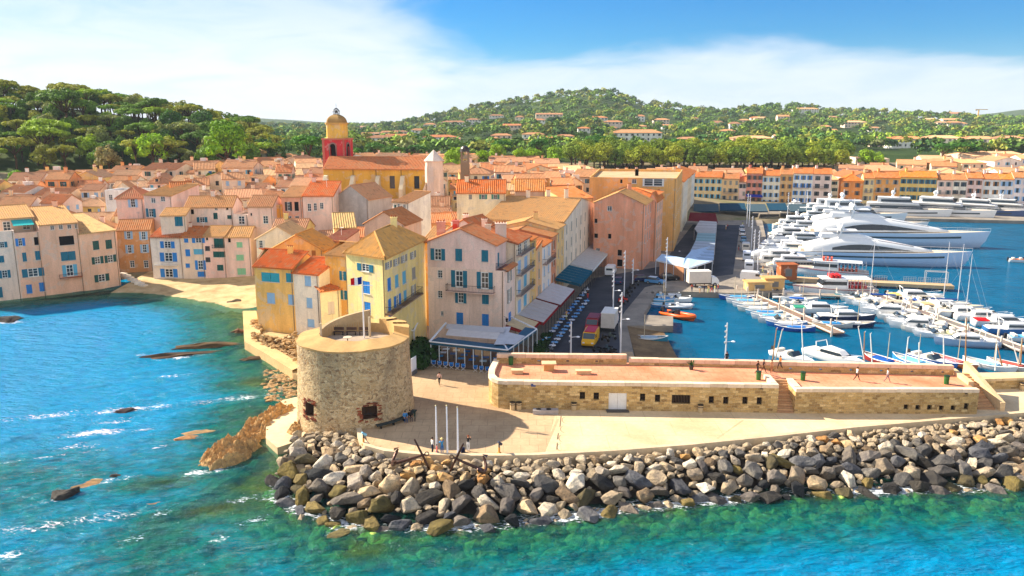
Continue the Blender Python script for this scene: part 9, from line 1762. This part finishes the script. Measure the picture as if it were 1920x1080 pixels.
for i, (px, py, tp) in enumerate(((1412, 500, 430), (1420, 510, 432), (1408, 470, 405), (1400, 420, 362), (1404, 425, 366), (1476, 410, 360), (1511, 408, 355))): lamp(px, py, tp, f'slim white lamp mast along the yacht quay, {ordinal(i + 1)} of the row', 0)
def kiosks():
 for px, py, w, h, c, lab in ((1478, 525, 3.6, 3.2, rgb(176, 100, 60), 'small brown kiosk with overhanging roof beside the trip boat'), (1424, 545, 5.0, 1.6, rgb(230, 186, 120), 'low sand coloured block wall at the quay corner'), (1452, 543, 4.0, 2.2, rgb(226, 180, 116), 'sand coloured cabin at the quay corner')):
  g = G(px, py, 1.1); o = thing('quay_kiosk', lab, 'kiosk', g); m = MB(); m.box((g.x, g.y + 1.3, g.z + h / 2), (w, 2.6, h), .05); m.build('wall', 'plaster', o, c); m = MB(); m.box((g.x, g.y + 1.3, g.z + h + .1), (w + .5, 3.1, .2), .05); m.build('roof', 'concrete', o, tuple(v * .9 for v in c[:3]) + (1,)); m = MB(); m.box((g.x, g.y - .02, g.z + h * .5), (w * .4, .06, h * .5), .05); m.build('hatch', 'paint', o, rgb(120, 116, 110))
 rnd = random.Random(6); cols = [rgb(200, 60, 50), rgb(230, 226, 220), rgb(60, 70, 100), rgb(220, 170, 120), rgb(40, 40, 44), rgb(200, 200, 120)]; cn = ['red', 'white', 'navy', 'tan', 'black', 'straw']
 sp = [(1297, 548), (1312, 550), (1320, 549), (1328, 550), (1334, 549), (1340, 550), (1346, 549), (1440, 520), (1446, 522), (1430, 512), (1385, 470), (1392, 426), (1364, 430), (1361, 431), (1160, 600), (1062, 600), (1102, 560)]
 for i, (px, py) in enumerate(sp): k = i % 6; g = G(px, py, 1.12); person(rnd.choice(('stand', 'walk')), (g.x, g.y, g.z + .03), rnd.uniform(0, 6), cols[k], cols[(k + 2) % 6], f'person in {cn[k]} top on the harbour quay, {ordinal(i + 1)} of the quay passers-by', group='people on the quay')
 for i, (px, py, s) in enumerate(((782, 690, 1.3), (790, 678, 1.2), (797, 668, 1.2), (790, 660, 1.1), (1010, 660, .7), (1018, 645, .7), (1026, 628, .6))):
  g = G(px, py, 2.1); o = tree('bush', (g.x, g.y, zq(g.x, g.y)), s, rgb(36, 66, 28), rnd, 'town'); tag(o, f'dark green hedge shrub beside the restaurant, {ordinal(i + 1)} counting from the round tower', 'shrub', 'hedge shrubs by the restaurant')
 a, b = G(778, 628, 5.4), G(720, 606, 5.4); o = thing('terrace_roof', 'white edged blue glass terrace roof behind the round tower', 'canopy', (a.x, a.y, 2.2)); c = [G(712, 613, 5.2), G(776, 620, 5.2), G(783, 604, 5.6), G(742, 598, 5.6)]; m = MB(); m.quad(*c); m.build('glazing', 'glass', o); m = MB()
 for p, q in zip(c, c[1:] + c[:1]): m.tube([p, q], .14, 5)
 m.build('frame', 'paint', o, rgb(236, 236, 240))
 for p in c[:3]: m = MB(); m.tube([(p.x, p.y, 2.0), p], .09, 5); m.build('post', 'paint', o, rgb(220, 220, 224))
kiosks()
def roof_clutter():
 rnd = random.Random(31); n = 0
 for h in [o for o in COL.objects if o.get('group') == 'old town houses' and o.location.y < 330]:
  ro = [c for c in h.children if c.name.startswith('roof')]; wl = [c for c in h.children if c.name.startswith('wall')]
  if not ro or rnd.random() < .35: continue
  zt = max(b[2] for b in wl[0].bound_box); zs = min(b[2] for b in ro[0].bound_box); xs = [b[0] for b in wl[0].bound_box]; ys = [b[1] for b in wl[0].bound_box]; w = rnd.uniform(2.2, 4.5); d = rnd.uniform(1.8, 3.2); k = rnd.random(); c = rnd.choice(PAL)[1]
  if k < .45:                                          # lean-to in front, lower than the main roof
   x = rnd.uniform(min(xs) + w / 2, max(xs) - w / 2) if max(xs) - min(xs) > w + .5 else 0; y = min(ys) - d / 2 + .6; z1 = zs - rnd.uniform(.6, 2.2); m = MB(); m.box((x, y, z1 - 3), (w, d, 6)); put(m.mesh('annexe_wall', 'plaster'), 'annexe_wall', h, c); m = MB(); slope(m, Vector((x - w / 2 - .2, y - d / 2 - .3, z1 + .02)), Vector((x + w / 2 + .2, y - d / 2 - .3, z1 + .02)), Vector((0, 1, .3)).normalized(), [(0, d + .4), (1, d + .4)]); put(m.mesh('annexe_roof', 'roof'), 'annexe_roof', h, rnd.choice(ROOFC))
   m = MB(); m.quad((x - .4, y - d / 2 - .02, z1 - 1.7), (x + .4, y - d / 2 - .02, z1 - 1.7), (x + .4, y - d / 2 - .02, z1 - .5), (x - .4, y - d / 2 - .02, z1 - .5)); put(m.mesh('annexe_window', 'glass'), 'annexe_window', h)
  elif k < .75:                                        # roof terrace cut into the tiles, with white walls
   x, y = rnd.uniform(-1.5, 1.5), rnd.uniform(-1.5, .5); z1 = zs + .9; m = MB(); m.box((x, y, z1 - .6), (w * .8, d, 1.6)); put(m.mesh('roof_terrace_wall', 'plaster'), 'roof_terrace_wall', h, rgb(236, 232, 226)); m = MB(); m.box((x, y, z1 + .21), (w * .8 - .4, d - .4, .04)); put(m.mesh('roof_terrace_floor', 'concrete'), 'roof_terrace_floor', h, rgb(190, 150, 120)); m = MB(); m.box((x, y + d * .3, z1 + 1.0), (w * .5, .9, 1.6)); put(m.mesh('roof_hut', 'plaster'), 'roof_hut', h, rgb(230, 222, 214))
  else:                                                # dormer
   x, y = rnd.uniform(-1.5, 1.5), min(ys) + 1.6; z1 = zs + .5; m = MB(); m.box((x, y, z1 + .3), (1.5, 1.6, 1.6)); put(m.mesh('dormer_wall', 'plaster'), 'dormer_wall', h, c); m = MB(); slope(m, Vector((x - .95, y - 1.1, z1 + 1.12)), Vector((x + .95, y - 1.1, z1 + 1.12)), Vector((0, 1, .12)).normalized(), [(0, 2.2), (1, 2.2)]); put(m.mesh('dormer_roof', 'roof'), 'dormer_roof', h, rnd.choice(ROOFC)); m = MB(); m.quad((x - .45, y - .82, z1 + .1), (x + .45, y - .82, z1 + .1), (x + .45, y - .82, z1 + .95), (x - .45, y - .82, z1 + .95)); put(m.mesh('dormer_window', 'glass'), 'dormer_window', h)
 for h in [o for o in COL.objects if o.get('category') == 'house' and 130 < o.location.y < 260]:
  if rnd.random() < .55: continue
  ro = [c for c in h.children if c.name.startswith('roof')]
  if not ro: continue
  bb = ro[0].bound_box; zt = max(b[2] for b in bb); o_ = h.location; x, y = rnd.uniform(-2, 2), rnd.uniform(-2, 2); n += 1; q = MB()
  if rnd.random() < .5: q.tube([(x, y, zt - 1.2), (x, y, zt + 1.4)], .03, 4); [q.tube([(x - .5 + .1 * k, y, zt + 1.3 - .16 * k), (x + .5 - .1 * k, y, zt + 1.3 - .16 * k)], .02, 3) for k in range(3)]; put(q.mesh('antenna', 'metal'), 'antenna', h, rgb(150, 150, 152))
  else: q.tube([(x, y, zt - 1.2), (x, y, zt + .5)], .04, 4); q.lathe([(.05, -.02), (.35, .08), (.42, .16), (.34, .1), (.05, .0)], 10, (x, y, zt + .5)); put(q.mesh('satellite_dish', 'paint'), 'satellite_dish', h, rgb(226, 224, 220))
roof_clutter()
def beach_steps():
 o = thing('beach_steps', 'white stone steps zigzagging down to the beach beside the peach house', 'steps', G(245, 520, 1)); q0, q1 = G(230, 512, 1.9), G(268, 533, .7)
 for i in range(7): c = q0.lerp(q1, i / 6); m = MB(); m.box((c.x, c.y, c.z - .25), (1.9, 1.1, .5), -.5 + .1 * (i % 2)); m.build('step', 'concrete', o, rgb(232, 222, 204))
beach_steps()
# ============================================================ THE AIR
def build_haze():
 m = MB(); m.box((500, 2900, 95), (20000, 7000, 218)); me = m.mesh('haze', []); t = NT('haze_air'); v = t.n('ShaderNodeVolumePrincipled', {'Color': (0.80, 0.90, 1.0, 1), 'Density': 0.00008, 'Anisotropy': 0.0}).outputs[0]; t.L.new(v, t.out.inputs[1]); me.materials.append(t.m); o = put(me, 'haze'); stuff(o)
build_haze()
